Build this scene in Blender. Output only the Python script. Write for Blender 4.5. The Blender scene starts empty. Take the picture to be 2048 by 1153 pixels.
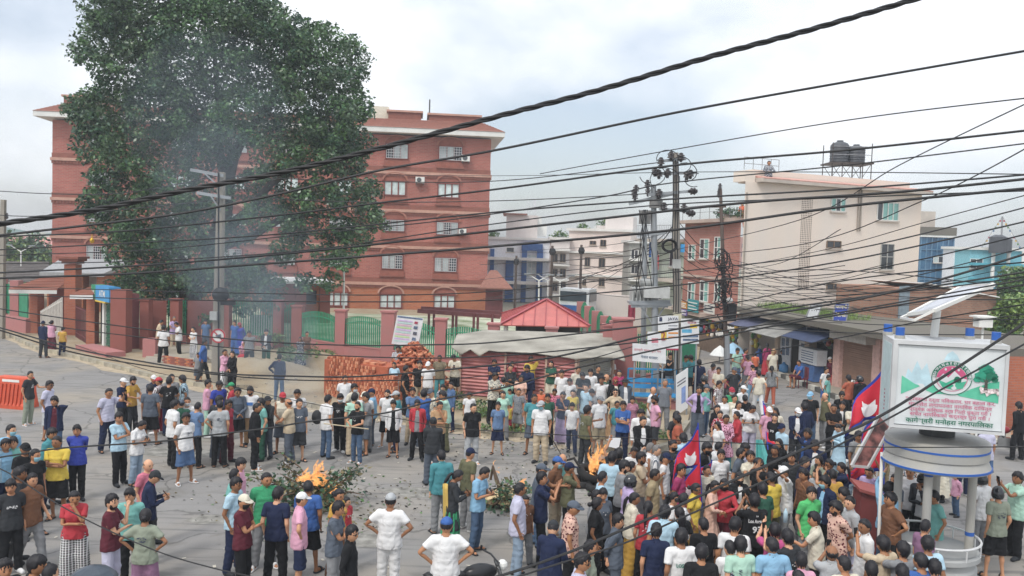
import bpy, math, random
import numpy as np
from mathutils import Vector, Matrix, noise as mnoise
R = math.radians
random.seed(7)
scene = bpy.context.scene
COL = scene.collection
# ---------------------------------------------------------------- camera
FPX, HOR, ROLL, CAMH = 1700.0, 487.0, R(1.8), 6.05
PITCH = math.atan((576.5 - HOR) / FPX)
_F = Vector((0, math.cos(PITCH), -math.sin(PITCH)))
_R0 = Vector((1, 0, 0)); _U0 = _R0.cross(_F)
_RT = _R0 * math.cos(ROLL) + _U0 * math.sin(ROLL)
_UP = -_R0 * math.sin(ROLL) + _U0 * math.cos(ROLL)
CAM = Vector((0, 0, CAMH))
cd = bpy.data.cameras.new('camera'); cam = bpy.data.objects.new('camera', cd); COL.objects.link(cam)
cd.sensor_width = 36; cd.lens = 36 * FPX / 2048; cd.clip_end = 3000; cd.clip_start = 0.1
m = Matrix((_RT, _UP, -_F)).transposed().to_4x4(); m.translation = CAM
cam.matrix_world = m
scene.camera = cam
# ---------------------------------------------------------------- sky and sun
SUN_EL, SUN_AZ = R(52), R(215)
w = bpy.data.worlds.new('World'); scene.world = w; w.use_nodes = True
nt = w.node_tree; nt.nodes.clear()
def N(t, **k):
 n = nt.nodes.new(t)
 for a, b in k.items():
  if a[0] == '_': setattr(n, a[1:], b)
  else: n.inputs[a].default_value = b
 return n
sky = N('ShaderNodeTexSky', _sky_type='NISHITA', _sun_disc=False, _sun_elevation=SUN_EL, _sun_rotation=SUN_AZ, _dust_density=2.5)
tc = N('ShaderNodeTexCoord'); mp = N('ShaderNodeMapping'); mp.inputs['Scale'].default_value = (1, 1, 1.7)
nz = N('ShaderNodeTexNoise', Scale=2.1, Detail=6.0, Roughness=0.5); nz2 = N('ShaderNodeTexNoise', Scale=4.5, Detail=7.0, Roughness=0.55)
rp = N('ShaderNodeValToRGB'); rp.color_ramp.elements[0].position = 0.40; rp.color_ramp.elements[1].position = 0.56
rc = N('ShaderNodeValToRGB'); rc.color_ramp.elements[0].position = 0.3; rc.color_ramp.elements[1].position = 0.62
rc.color_ramp.elements[0].color = (0.80, 0.84, 0.90, 1); rc.color_ramp.elements[1].color = (0.90, 0.92, 0.945, 1)
sep = N('ShaderNodeSeparateXYZ'); zr = N('ShaderNodeMapRange'); zr.inputs['From Min'].default_value = 0.0; zr.inputs['From Max'].default_value = 1.0
zr.inputs['To Min'].default_value = 1.0; zr.inputs['To Max'].default_value = 1.75
sc1 = N('ShaderNodeVectorMath', _operation='SCALE'); sc2 = N('ShaderNodeVectorMath', _operation='SCALE'); sc1.inputs['Scale'].default_value = 0.13
mx = N('ShaderNodeMix', _data_type='RGBA'); bg = N('ShaderNodeBackground', Strength=1.0); out = N('ShaderNodeOutputWorld')
mfac = N('ShaderNodeMapRange'); mfac.inputs['To Min'].default_value = 0.3; mfac.inputs['To Max'].default_value = 1.0
L = nt.links.new
L(tc.outputs['Generated'], mp.inputs['Vector']); L(mp.outputs[0], nz.inputs['Vector']); L(mp.outputs[0], nz2.inputs['Vector'])
L(nz.outputs[0], rp.inputs[0]); L(nz2.outputs[0], rc.inputs[0]); L(tc.outputs['Generated'], sep.inputs[0]); L(sep.outputs['Z'], zr.inputs['Value'])
L(rc.outputs[0], sc2.inputs[0]); L(zr.outputs[0], sc2.inputs['Scale']); L(sky.outputs[0], sc1.inputs[0])
L(rp.outputs[0], mfac.inputs['Value']); L(mfac.outputs[0], mx.inputs['Factor'])
L(sc1.outputs[0], mx.inputs[6]); L(sc2.outputs[0], mx.inputs[7]); L(mx.outputs[2], bg.inputs[0]); L(bg.outputs[0], out.inputs[0])
sl = bpy.data.lights.new('sun', 'SUN'); sl.energy = 1.5; sl.angle = R(12); sl.color = (1, 0.95, 0.88)
so = bpy.data.objects.new('sun', sl); COL.objects.link(so)
_sd = Vector((math.sin(SUN_AZ) * math.cos(SUN_EL), math.cos(SUN_AZ) * math.cos(SUN_EL), math.sin(SUN_EL)))
so.rotation_euler = _sd.to_track_quat('Z', 'Y').to_euler(); so.location = (0, 0, 60)
scene.view_settings.view_transform = 'Standard'; scene.view_settings.look = 'None'
scene.view_settings.exposure = 0.27; scene.view_settings.gamma = 1; scene.view_settings.use_curve_mapping = False
scene.cycles.max_bounces = 6; scene.cycles.transparent_max_bounces = 12; scene.cycles.volume_bounces = 0
# ---------------------------------------------------------------- photo pixel -> place
def ray(px, py): return _F * FPX + _RT * (px - 1024) - _UP * (py - 576.5)
def G(px, py, z=0.0):
 d = ray(px, py); t = (z - CAMH) / d.z
 return CAM + d * t
def P(px, py, Y):
 d = ray(px, py); return CAM + d * (Y / d.y)
def Zat(px, py, Y): return P(px, py, Y).z
# ---------------------------------------------------------------- materials
def lin(c):
 if isinstance(c, str):
  c = c.lstrip('#'); c = [int(c[i:i + 2], 16) / 255 for i in (0, 2, 4)]
 return tuple((x / 12.92 if x <= 0.04045 else ((x + 0.055) / 1.055) ** 2.4) for x in c[:3])
_M = {}
def mat(name, c='808080', rough=0.8, var=0.15, vs=6.0, bump=0.0, bs=30.0, metal=0.0, c2=None, alpha=1, coord='Object', emit=0, spec=0.4, k=1.0, streak=False):
 key = (name, str(c), rough, metal)
 if key in _M: return _M[key]
 m = bpy.data.materials.new(name); m.use_nodes = True; t = m.node_tree; b = t.nodes['Principled BSDF']
 col = tuple(x * k for x in lin(c)); b.inputs['Roughness'].default_value = rough; b.inputs['Metallic'].default_value = metal
 b.inputs['Specular IOR Level'].default_value = spec
 b.inputs['Base Color'].default_value = (*col, 1)
 co = t.nodes.new('ShaderNodeTexCoord')
 if var > 0 or c2:
  n = t.nodes.new('ShaderNodeTexNoise'); n.inputs['Scale'].default_value = vs; n.inputs['Detail'].default_value = 6
  src = co.outputs[coord]
  if streak:
   mpn = t.nodes.new('ShaderNodeMapping'); mpn.inputs['Scale'].default_value = (1, 1, 0.12)
   t.links.new(src, mpn.inputs[0]); src = mpn.outputs[0]
  t.links.new(src, n.inputs['Vector'])
  r = t.nodes.new('ShaderNodeValToRGB'); r.color_ramp.elements[0].position = 0.32; r.color_ramp.elements[1].position = 0.68
  a = tuple(max(0, x * (1 - var)) for x in col); bb = tuple(x * (1 + var) for x in (lin(c2) if c2 else col))
  r.color_ramp.elements[0].color = (*a, 1); r.color_ramp.elements[1].color = (*bb, 1)
  t.links.new(n.outputs[0], r.inputs[0]); t.links.new(r.outputs[0], b.inputs['Base Color'])
 if bump > 0:
  n = t.nodes.new('ShaderNodeTexNoise'); n.inputs['Scale'].default_value = bs; n.inputs['Detail'].default_value = 5
  t.links.new(co.outputs[coord], n.inputs['Vector'])
  bn = t.nodes.new('ShaderNodeBump'); bn.inputs['Strength'].default_value = min(1, bump); bn.inputs['Distance'].default_value = 0.02
  t.links.new(n.outputs[0], bn.inputs['Height']); t.links.new(bn.outputs[0], b.inputs['Normal'])
 if emit:
  b.inputs['Emission Color'].default_value = (*lin(c), 1); b.inputs['Emission Strength'].default_value = emit
 if alpha < 1: b.inputs['Alpha'].default_value = alpha
 _M[key] = m
 return m
def brickmat(name, c1, c2, mortar, scale=1.0, bw=0.24, bh=0.075, ang=0.0, off=(0, 0, 0)):
 """brick courses on a vertical wall turned by ang about z"""
 m = bpy.data.materials.new(name); m.use_nodes = True; t = m.node_tree; b = t.nodes['Principled BSDF']; b.inputs['Roughness'].default_value = 0.85
 b.inputs['Specular IOR Level'].default_value = 0.25
 co = t.nodes.new('ShaderNodeTexCoord'); sx = t.nodes.new('ShaderNodeSeparateXYZ'); mpn = t.nodes.new('ShaderNodeMapping'); mpn.inputs['Rotation'].default_value = (0, 0, -ang)
 cb = t.nodes.new('ShaderNodeCombineXYZ'); ad = t.nodes.new('ShaderNodeMath'); ad.operation = 'ADD'
 br = t.nodes.new('ShaderNodeTexBrick'); br.inputs['Scale'].default_value = 1.0
 br.inputs['Brick Width'].default_value = bw * scale; br.inputs['Row Height'].default_value = bh * scale; br.inputs['Mortar Size'].default_value = 0.012 * scale
 br.inputs['Color1'].default_value = (*lin(c1), 1); br.inputs['Color2'].default_value = (*lin(c2), 1); br.inputs['Mortar'].default_value = (*lin(mortar), 1)
 n = t.nodes.new('ShaderNodeTexNoise'); n.inputs['Scale'].default_value = 0.35; n.inputs['Detail'].default_value = 5
 mm = t.nodes.new('ShaderNodeMix'); mm.data_type = 'RGBA'; mm.blend_type = 'MULTIPLY'; mm.inputs['Factor'].default_value = 1
 rr = t.nodes.new('ShaderNodeMapRange'); rr.inputs['From Min'].default_value = 0.3; rr.inputs['From Max'].default_value = 0.7; rr.inputs['To Min'].default_value = 0.82; rr.inputs['To Max'].default_value = 1.12
 l = t.links.new
 l(co.outputs['Object'], mpn.inputs[0]); l(mpn.outputs[0], sx.inputs[0]); l(sx.outputs[0], ad.inputs[0]); l(sx.outputs[1], ad.inputs[1])
 l(ad.outputs[0], cb.inputs[0]); l(sx.outputs[2], cb.inputs[1]); l(cb.outputs[0], br.inputs['Vector'])
 l(co.outputs['Object'], n.inputs['Vector']); l(n.outputs[0], rr.inputs['Value']); l(br.outputs[0], mm.inputs[6]); l(rr.outputs[0], mm.inputs[7]); l(mm.outputs[2], b.inputs['Base Color'])
 bn = t.nodes.new('ShaderNodeBump'); bn.inputs['Strength'].default_value = 0.5; bn.inputs['Distance'].default_value = 0.01; bn.invert = True
 l(br.outputs['Fac'], bn.inputs['Height']); l(bn.outputs[0], b.inputs['Normal'])
 return m
# ---------------------------------------------------------------- objects
def origin(o):
 v = Vector((0, 0, 0))
 while o: v += o.location; o = o.parent
 return v
def tag(o, label=None, cat=None, group=None, kind=None):
 if label: o['label'] = label
 if cat: o['category'] = cat
 if group: o['group'] = group
 if kind: o['kind'] = kind
 return o
def thing(name, label, cat, loc=(0, 0, 0), group=None):
 o = bpy.data.objects.new(name, None); COL.objects.link(o); o.location = loc; o.empty_display_size = 0.2
 return tag(o, label, cat, group)
def link(name, me, parent=None, m=None):
 o = bpy.data.objects.new(name, me); COL.objects.link(o)
 if parent: o.parent = parent
 if m: me.materials.append(m)
 return o
class MB:
 def __init__(s): s.v = []; s.f = []; s.mi = []; s.cur = 0
 def add(s, vs, fs):
  o = len(s.v); s.v += [tuple(x) for x in vs]; s.f += [tuple(i + o for i in f) for f in fs]; s.mi += [s.cur] * len(fs); return s
 def box(s, c, sz, ang=0.0, ax=None):
  """c centre, sz full sizes; ang about z, or ax = (X, Y, Z) unit vectors"""
  c = Vector(c)
  if ax is None: ax = (Vector((math.cos(ang), math.sin(ang), 0)), Vector((-math.sin(ang), math.cos(ang), 0)), Vector((0, 0, 1)))
  vs = [c + ax[0] * (i * sz[0] / 2) + ax[1] * (j * sz[1] / 2) + ax[2] * (k * sz[2] / 2) for i in (-1, 1) for j in (-1, 1) for k in (-1, 1)]
  return s.add(vs, [(0, 1, 3, 2), (4, 6, 7, 5), (0, 4, 5, 1), (2, 3, 7, 6), (0, 2, 6, 4), (1, 5, 7, 3)])
 def beam(s, a, b, w, h, up=Vector((0, 0, 1))):
  a = Vector(a); b = Vector(b); x = (b - a); l = x.length; x.normalize(); y = up.cross(x)
  if y.length < 1e-4: y = Vector((0, 1, 0)).cross(x)
  y.normalize(); z = x.cross(y)
  return s.box((a + b) / 2, (l, w, h), ax=(x, y, z))
 def cyl(s, a, b, r0, r1=None, n=10, cap=True):
  a = Vector(a); b = Vector(b); r1 = r0 if r1 is None else r1; z = (b - a).normalized()
  x = z.orthogonal().normalized(); y = z.cross(x)
  vs = [p + (x * math.cos(2 * math.pi * i / n) + y * math.sin(2 * math.pi * i / n)) * r for p, r in ((a, r0), (b, r1)) for i in range(n)]
  fs = [(i, (i + 1) % n, n + (i + 1) % n, n + i) for i in range(n)]
  if cap: fs += [tuple(range(n))[::-1], tuple(range(n, 2 * n))]
  return s.add(vs, fs)
 def tube(s, pts, r, n=6):
  pts = [Vector(p) for p in pts]; rs = r if isinstance(r, (list, tuple)) else [r] * len(pts); o = len(s.v); vs = []; x = None
  for i, p in enumerate(pts):
   d = (pts[min(i + 1, len(pts) - 1)] - pts[max(i - 1, 0)]); d = d.normalized() if d.length > 1e-9 else Vector((0, 0, 1))
   if x is None: x = d.orthogonal().normalized()
   else:
    x = (x - d * x.dot(d)); x = x.normalized() if x.length > 1e-6 else d.orthogonal().normalized()
   y = d.cross(x)
   vs += [p + (x * math.cos(2 * math.pi * k / n) + y * math.sin(2 * math.pi * k / n)) * rs[i] for k in range(n)]
  fs = [(i * n + k, i * n + (k + 1) % n, (i + 1) * n + (k + 1) % n, (i + 1) * n + k) for i in range(len(pts) - 1) for k in range(n)]
  fs += [tuple(range(n))[::-1], tuple((len(pts) - 1) * n + k for k in range(n))]
  return s.add(vs, fs)
 def prism(s, poly, z0, z1):
  n = len(poly); z0 = z0 if hasattr(z0, '__len__') else [z0] * n; z1 = z1 if hasattr(z1, '__len__') else [z1] * n
  vs = [(p[0], p[1], z0[i]) for i, p in enumerate(poly)] + [(p[0], p[1], z1[i]) for i, p in enumerate(poly)]
  return s.add(vs, [tuple(range(n))[::-1], tuple(range(n, 2 * n))] + [(i, (i + 1) % n, n + (i + 1) % n, n + i) for i in range(n)])
 def slab(s, quad, t, nrm=None):
  """a plate: outline quad (any n-gon), thickness t against its normal"""
  q = [Vector(p) for p in quad]; n = len(q)
  if nrm is None: nrm = (q[1] - q[0]).cross(q[2] - q[0]).normalized()
  vs = q + [p - nrm * t for p in q]
  return s.add(vs, [tuple(range(n)), tuple(range(n, 2 * n))[::-1]] + [((i + 1) % n, i, n + i, n + (i + 1) % n) for i in range(n)])
 def lathe(s, prof, c=(0, 0, 0), n=20):
  c = Vector(c); vs = [(c.x + r * math.cos(2 * math.pi * i / n), c.y + r * math.sin(2 * math.pi * i / n), c.z + z) for r, z in prof for i in range(n)]
  fs = [(j * n + i, j * n + (i + 1) % n, (j + 1) * n + (i + 1) % n, (j + 1) * n + i) for j in range(len(prof) - 1) for i in range(n)]
  fs += [tuple(range(n))[::-1], tuple((len(prof) - 1) * n + k for k in range(n))]
  return s.add(vs, fs)
 def ball(s, c, r, n=10, k=6):
  rr = r if hasattr(r, '__len__') else (r, r, r); c = Vector(c); vs = []; fs = []
  for j in range(k + 1):
   a = math.pi * j / k
   for i in range(n):
    b = 2 * math.pi * i / n; vs.append((c.x + rr[0] * math.sin(a) * math.cos(b), c.y + rr[1] * math.sin(a) * math.sin(b), c.z + rr[2] * math.cos(a)))
  for j in range(k):
   for i in range(n): fs.append((j * n + i, (j + 1) * n + i, (j + 1) * n + (i + 1) % n, j * n + (i + 1) % n))
  return s.add(vs, fs)
 def grid(s, fn, nu, nv):
  vs = [fn(i / nu, j / nv) for j in range(nv + 1) for i in range(nu + 1)]
  fs = [(j * (nu + 1) + i, j * (nu + 1) + i + 1, (j + 1) * (nu + 1) + i + 1, (j + 1) * (nu + 1) + i) for j in range(nv) for i in range(nu)]
  return s.add(vs, fs)
 def build(s, name, m, parent=None, at=None, smooth=False, label=None):
  o_ = origin(parent) if parent else Vector(at or (0, 0, 0))
  me = bpy.data.meshes.new(name); me.from_pydata([(v[0] - o_.x, v[1] - o_.y, v[2] - o_.z) for v in s.v], [], s.f); me.update()
  for mm in (m if isinstance(m, (list, tuple)) else [m]): me.materials.append(mm)
  if any(s.mi): me.polygons.foreach_set('material_index', s.mi)
  if smooth: me.polygons.foreach_set('use_smooth', [True] * len(me.polygons))
  o = bpy.data.objects.new(name, me); COL.objects.link(o)
  if parent: o.parent = parent
  elif at: o.location = at
  if label: o['label'] = label
  return o
def single(mb, name, m, label, cat, at=None, group=None, kind=None, smooth=False):
 return tag(mb.build(name, m, None, at, smooth), label, cat, group, kind)
_txt = {}
def text_geo(body, spacing=1.0, bold=0.0):
 key = (body, spacing, bold)
 if key not in _txt:
  cu = bpy.data.curves.new('lettering', 'FONT'); cu.body = body; cu.size = 1; cu.space_character = spacing; cu.resolution_u = 2; cu.offset = bold
  ob = bpy.data.objects.new('lettering', cu); COL.objects.link(ob); bpy.context.view_layer.update()
  me = ob.evaluated_get(bpy.context.evaluated_depsgraph_get()).to_mesh()
  vs = [tuple(v.co) for v in me.vertices]; fs = [tuple(p.vertices) for p in me.polygons]
  ob.to_mesh_clear(); bpy.data.objects.remove(ob); bpy.data.curves.remove(cu)
  _txt[key] = (vs, fs)
 return _txt[key]
def text_on(mb, body, o, X, Y, w=None, h=None, bold=0.0, center=True, thick=0.0, wmax=None):
 """flat lettering: box of width w / height h centred at o, along X (right) and Y (up)"""
 vs, fs = text_geo(body, 1.0, bold)
 if not vs: return mb
 x0 = min(v[0] for v in vs); x1 = max(v[0] for v in vs); y0 = min(v[1] for v in vs); y1 = max(v[1] for v in vs)
 sx = (w / (x1 - x0)) if w else None; sy = (h / (y1 - y0)) if h else None
 sx = sx or sy; sy = sy or sx
 cx = (x0 + x1) / 2 if center else x0; cy = (y0 + y1) / 2
 o = Vector(o); X = Vector(X).normalized(); Y = Vector(Y).normalized()
 return mb.add([o + X * ((v[0] - cx) * sx) + Y * ((v[1] - cy) * sy) for v in vs], fs)
# ================================================================ SETTING
V = Vector
class Facade:
 """a vertical wall plane from ground point A to B; hit() gives the wall point seen at a photo pixel"""
 def __init__(s, A, B):
  s.A = V((A[0], A[1], 0)); s.B = V((B[0], B[1], 0)); s.X = (s.B - s.A).normalized(); s.N = s.X.cross(V((0, 0, 1)))  # N faces the viewer when A is on the left
  s.len = (s.B - s.A).length
 def hit(s, px, py):
  d = ray(px, py); t = (s.A - CAM).dot(s.N) / d.dot(s.N); return CAM + d * t
 def uz(s, px, py):
  p = s.hit(px, py); return (p - s.A).dot(s.X), p.z
 def at(s, u, z, out=0.0): return s.A + s.X * u + V((0, 0, z)) + s.N * out
 def box(s, mb, u0, u1, z0, z1, o0, o1):
  return mb.box(s.at((u0 + u1) / 2, (z0 + z1) / 2, (o0 + o1) / 2), (abs(u1 - u0), abs(o1 - o0), abs(z1 - z0)), ax=(s.X, -s.N, V((0, 0, 1))))
 def rect(s, x0, y0, x1, y1):
  a = s.uz(x0, (y0 + y1) / 2)[0]; b = s.uz(x1, (y0 + y1) / 2)[0]; c = (x0 + x1) / 2
  return a, b, s.uz(c, y1)[1], s.uz(c, y0)[1]
# ---- ground
mb = MB(); mb.grid(lambda u, v: (-900 + 1800 * u, -60 + 1400 * v, -0.03), 6, 6)
single(mb, 'ground', mat('far_ground', '8f8c7c', 0.95, 0.3, 0.05), 'dry open ground reaching out behind the buildings', None, kind='structure')
asph = mat('asphalt', '8a8886', 0.9, 0.07, 1.2, bump=0.35, bs=90)
def dress_asphalt(m):
 t = m.node_tree; b = t.nodes['Principled BSDF']; co = t.nodes.new('ShaderNodeTexCoord')
 src = b.inputs['Base Color'].links[0].from_socket
 def layer(scale, det, lo, hi, c, fac, src, dist=0.0):
  n = t.nodes.new('ShaderNodeTexNoise'); n.inputs['Scale'].default_value = scale; n.inputs['Detail'].default_value = det; n.inputs['Distortion'].default_value = dist
  r = t.nodes.new('ShaderNodeMapRange'); r.inputs['From Min'].default_value = lo; r.inputs['From Max'].default_value = hi; r.inputs['To Max'].default_value = fac
  x = t.nodes.new('ShaderNodeMix'); x.data_type = 'RGBA'; x.inputs[7].default_value = (*lin(c), 1)
  t.links.new(co.outputs['Object'], n.inputs['Vector']); t.links.new(n.outputs[0], r.inputs['Value']); t.links.new(r.outputs[0], x.inputs['Factor'])
  t.links.new(src, x.inputs[6]); return x.outputs[2]
 s = layer(60, 3, 0.42, 0.7, '696866', 0.5, src)
 s = layer(0.28, 6, 0.45, 0.7, 'a39886', 0.55, s, 0.4)
 s = layer(0.9, 7, 0.56, 0.7, '6f6c66', 0.6, s, 1.2)
 t.links.new(s, b.inputs['Base Color'])
dress_asphalt(asph)
def cracks(m):
 t = m.node_tree; b = t.nodes['Principled BSDF']; src = b.inputs['Base Color'].links[0].from_socket; co = t.nodes.new('ShaderNodeTexCoord')
 v = t.nodes.new('ShaderNodeTexVoronoi'); v.feature = 'DISTANCE_TO_EDGE'; v.inputs['Scale'].default_value = .33; n = t.nodes.new('ShaderNodeTexNoise'); n.inputs['Scale'].default_value = 1.1; n.inputs['Detail'].default_value = 8
 ad = t.nodes.new('ShaderNodeVectorMath'); ad.operation = 'MULTIPLY_ADD'; ad.inputs[1].default_value = (.9, .9, .9); t.links.new(co.outputs['Object'], n.inputs['Vector']); t.links.new(n.outputs['Color'], ad.inputs[0]); t.links.new(co.outputs['Object'], ad.inputs[2]); t.links.new(ad.outputs[0], v.inputs['Vector'])
 r = t.nodes.new('ShaderNodeMapRange'); r.inputs['From Min'].default_value = .002; r.inputs['From Max'].default_value = .014; r.inputs['To Min'].default_value = .55; r.inputs['To Max'].default_value = 0; t.links.new(v.outputs['Distance'], r.inputs['Value'])
 x = t.nodes.new('ShaderNodeMix'); x.data_type = 'RGBA'; x.inputs[7].default_value = (.06, .058, .055, 1); t.links.new(src, x.inputs[6]); t.links.new(r.outputs[0], x.inputs['Factor']); src = x.outputs[2]
 w_ = t.nodes.new('ShaderNodeTexNoise'); w_.inputs['Scale'].default_value = 3.2; w_.inputs['Detail'].default_value = 4; mp_ = t.nodes.new('ShaderNodeMapping'); mp_.inputs['Scale'].default_value = (.12, 1.6, 1); mp_.inputs['Rotation'].default_value = (0, 0, .22); t.links.new(co.outputs['Object'], mp_.inputs[0]); t.links.new(mp_.outputs[0], w_.inputs['Vector'])
 r2 = t.nodes.new('ShaderNodeMapRange'); r2.inputs['From Min'].default_value = .55; r2.inputs['From Max'].default_value = .7; r2.inputs['To Max'].default_value = .7; t.links.new(w_.outputs[0], r2.inputs['Value']); y = t.nodes.new('ShaderNodeMix'); y.data_type = 'RGBA'; y.inputs[7].default_value = (.13, .128, .125, 1); t.links.new(src, y.inputs[6]); t.links.new(r2.outputs[0], y.inputs['Factor']); t.links.new(y.outputs[2], b.inputs['Base Color'])
cracks(asph)
def road_z(x, y): return 0.0
mb = MB(); mb.grid(lambda u, v: (-75 + 150 * u, 2 + 66 * v, 0), 30, 14)
single(mb, 'road', asph, 'worn grey asphalt road under the crowd', None, kind='structure')
def pix_poly(pts, z): return [tuple(G(x, y, z)[:2]) for x, y in pts]
kerb_px = [(-220, 590), (-80, 630), (0, 664), (75, 700), (180, 724), (300, 754), (440, 782), (560, 803), (700, 830), (850, 850), (1000, 870), (1120, 884), (1230, 902), (1300, 908), (1345, 893), (1375, 850), (1388, 800), (1394, 740), (1400, 700), (1395, 660)]
kerbL = pix_poly(kerb_px, 0.0)
back = [tuple(P(1290, 640, 66)[:2]), tuple(P(-400, 560, 100)[:2])]
dirt = mat('dirt_ground', 'a8957a', 0.95, 0.22, 0.8, bump=0.6, bs=18, c2='958a76')
pave = mat('pavement_concrete', 'a8a096', 0.9, 0.2, 1.5, bump=0.3, bs=40, c2='97907f')
mb = MB(); mb.prism(kerbL + [(p[0], p[1]) for p in back], -0.05, 0.13)
single(mb, 'pavement', dirt, 'dusty earth and paved verge between the road and the red wall', None, kind='structure')
rd_ = random.Random(2); kl = kerbL[2:14]; inn_ = [];
for i, (a, b) in enumerate(zip(kl[:-1], kl[1:])):
 for k in range(5): t_ = k / 5; inn_.append((a[0] + (b[0] - a[0]) * t_, a[1] + (b[1] - a[1]) * t_))
outp = [(x + rd_.uniform(-.2, .2), y - rd_.uniform(.35, 1.0)) for x, y in inn_]; mb = MB(); n_ = len(inn_); mb.add([(x, y + .1, .004) for x, y in inn_] + [(x, y, .004) for x, y in outp], [(i + n_, i + 1 + n_, i + 1, i) for i in range(n_ - 1)])
single(mb, 'dust_strip', mat('dust', 'aa9c86', .95, .25, 3), 'drifted dust lying along the foot of the kerb', None, kind='structure')
for i, (px, py, rx, ry) in enumerate(((350, 905, 1.5, .6), (860, 985, 1.1, .5), (210, 860, .35, .2), (730, 1080, .8, .4), (420, 1040, .5, .3))):
 g = G(px, py); mb = MB(); pts = [(g.x + rx * math.cos(a) * rd_.uniform(.75, 1.15), g.y + ry * math.sin(a) * rd_.uniform(.75, 1.15), .004) for a in [2 * math.pi * k / 16 for k in range(16)]]; mb.add(pts, [tuple(range(16))])
 single(mb, 'road_patch', mat('patch_dark', '77756f', .9, .25, 4, c2='8b8983'), 'darker worn patch in the asphalt', None, kind='structure')
ks = thing('kerb', 'low concrete kerb along the dusty verge', None, (0, 0, 0)); ks['kind'] = 'structure'
kmat = mat('kerb_stone', '9c9687', 0.9, 0.25, 3, bump=0.4)
kdark = mat('kerb_black', '5b5a55', 0.9, 0.3, 3); klight = mat('kerb_white', 'c4c2b8', 0.9, 0.25, 3)
def lay_kerb(line, parent, mats, step=0.6, hh=0.17, limit=140):
 k = 0; me = {}
 for a, b in zip(line[:-1], line[1:]):
  a = V((*a, 0)); b = V((*b, 0)); d = b - a; n = max(1, int(d.length / step)); d.normalize(); st = (b - a).length / n
  for i in range(n):
   if k >= limit: return
   c = a + d * (st * (i + .5)); mi = k % len(mats)
   if mi not in me:
    q = MB(); q.box((0, 0, hh / 2), (0.97, 0.2, hh)); me[mi] = bpy.data.meshes.new('kerb_stone'); me[mi].from_pydata(q.v, [], q.f); me[mi].materials.append(mats[mi])
   o = bpy.data.objects.new('kerb_stone', me[mi]); COL.objects.link(o); o.parent = parent
   o.location = (c.x, c.y, random.uniform(-.015, .015)); o.rotation_euler = (0, 0, math.atan2(d.y, d.x) + random.uniform(-.02, .02)); o.scale = (st, 1, 1); k += 1
lay_kerb([p for p in kerbL[1:16]], ks, [kmat, kmat, mat('kerb_stone_b', 'a8a08c', 0.9, 0.3, 3)], 0.75, 0.17, 130)
kerbR_px = [(1484, 706), (1545, 748), (1620, 778), (1690, 806), (1760, 842), (1900, 880), (2100, 905), (2400, 960)]
kerbR = pix_poly(kerbR_px, 0.0)
mb = MB(); mb.prism(kerbR + [(40, 30), (40, 60), tuple(P(1440, 690, 62)[:2])], -0.05, 0.16)
single(mb, 'shop_pavement', pave, 'raised concrete pavement in front of the shops', None, kind='structure')
kr = thing('shop_kerb', 'black and white painted kerb before the shops', None); kr['kind'] = 'structure'
lay_kerb(kerbR[:7], kr, [klight, kdark], 0.55, 0.2, 90)
fa = [G(600, 700), G(880, 742), G(1258, 786)]
mb = MB(); mb.prism([(-24, 47), (fa[0].x, fa[0].y + .5), (fa[1].x, fa[1].y + .5), (fa[2].x - .2, fa[2].y + .5), tuple(P(1150, 640, 66)[:2]), (-26, 66)], 0.0, 0.2)
single(mb, 'lawn', mat('lawn_green', '8b9b72', 0.95, 0.3, 0.5, bump=0.5, bs=30, c2='b3b5a2'), 'green lawn inside the red walled compound', None, kind='structure')
# ---- bank of dry earth and weeds under the compound wall
def lump(cx, cy, rx, ry, h, seed, z0=0.1):
 def f(u, v):
  r = v; a = 2 * math.pi * u; x = cx + math.cos(a) * rx * r; y = cy + math.sin(a) * ry * r
  nn = mnoise.noise(V((x * 1.3, y * 1.3, seed))) * .35 + mnoise.noise(V((x * 4, y * 4, seed))) * .15
  return (x, y, z0 + h * max(0, (1 - r ** 1.7)) * (1 + nn) - (0.1 if v > .99 else 0))
 return f
for n_, (px, py, rx, ry, h, lab) in enumerate([(520, 742, 2.6, 1.5, .55, 'bare earth mound behind the concrete pole'), (620, 730, 2.4, 1.2, .6, 'stony earth mound with weeds under the wall'), (640, 775, 1.8, .9, .25, 'low sandy heap beside the stacked bricks')]):
 g = G(px, py, .1); mb = MB(); mb.grid(lump(g.x, g.y, rx, ry, h, n_ * 7.3), 28, 9)
 single(mb, 'earth_mound', dirt, lab, 'earth mound', kind='structure', smooth=True)
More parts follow.
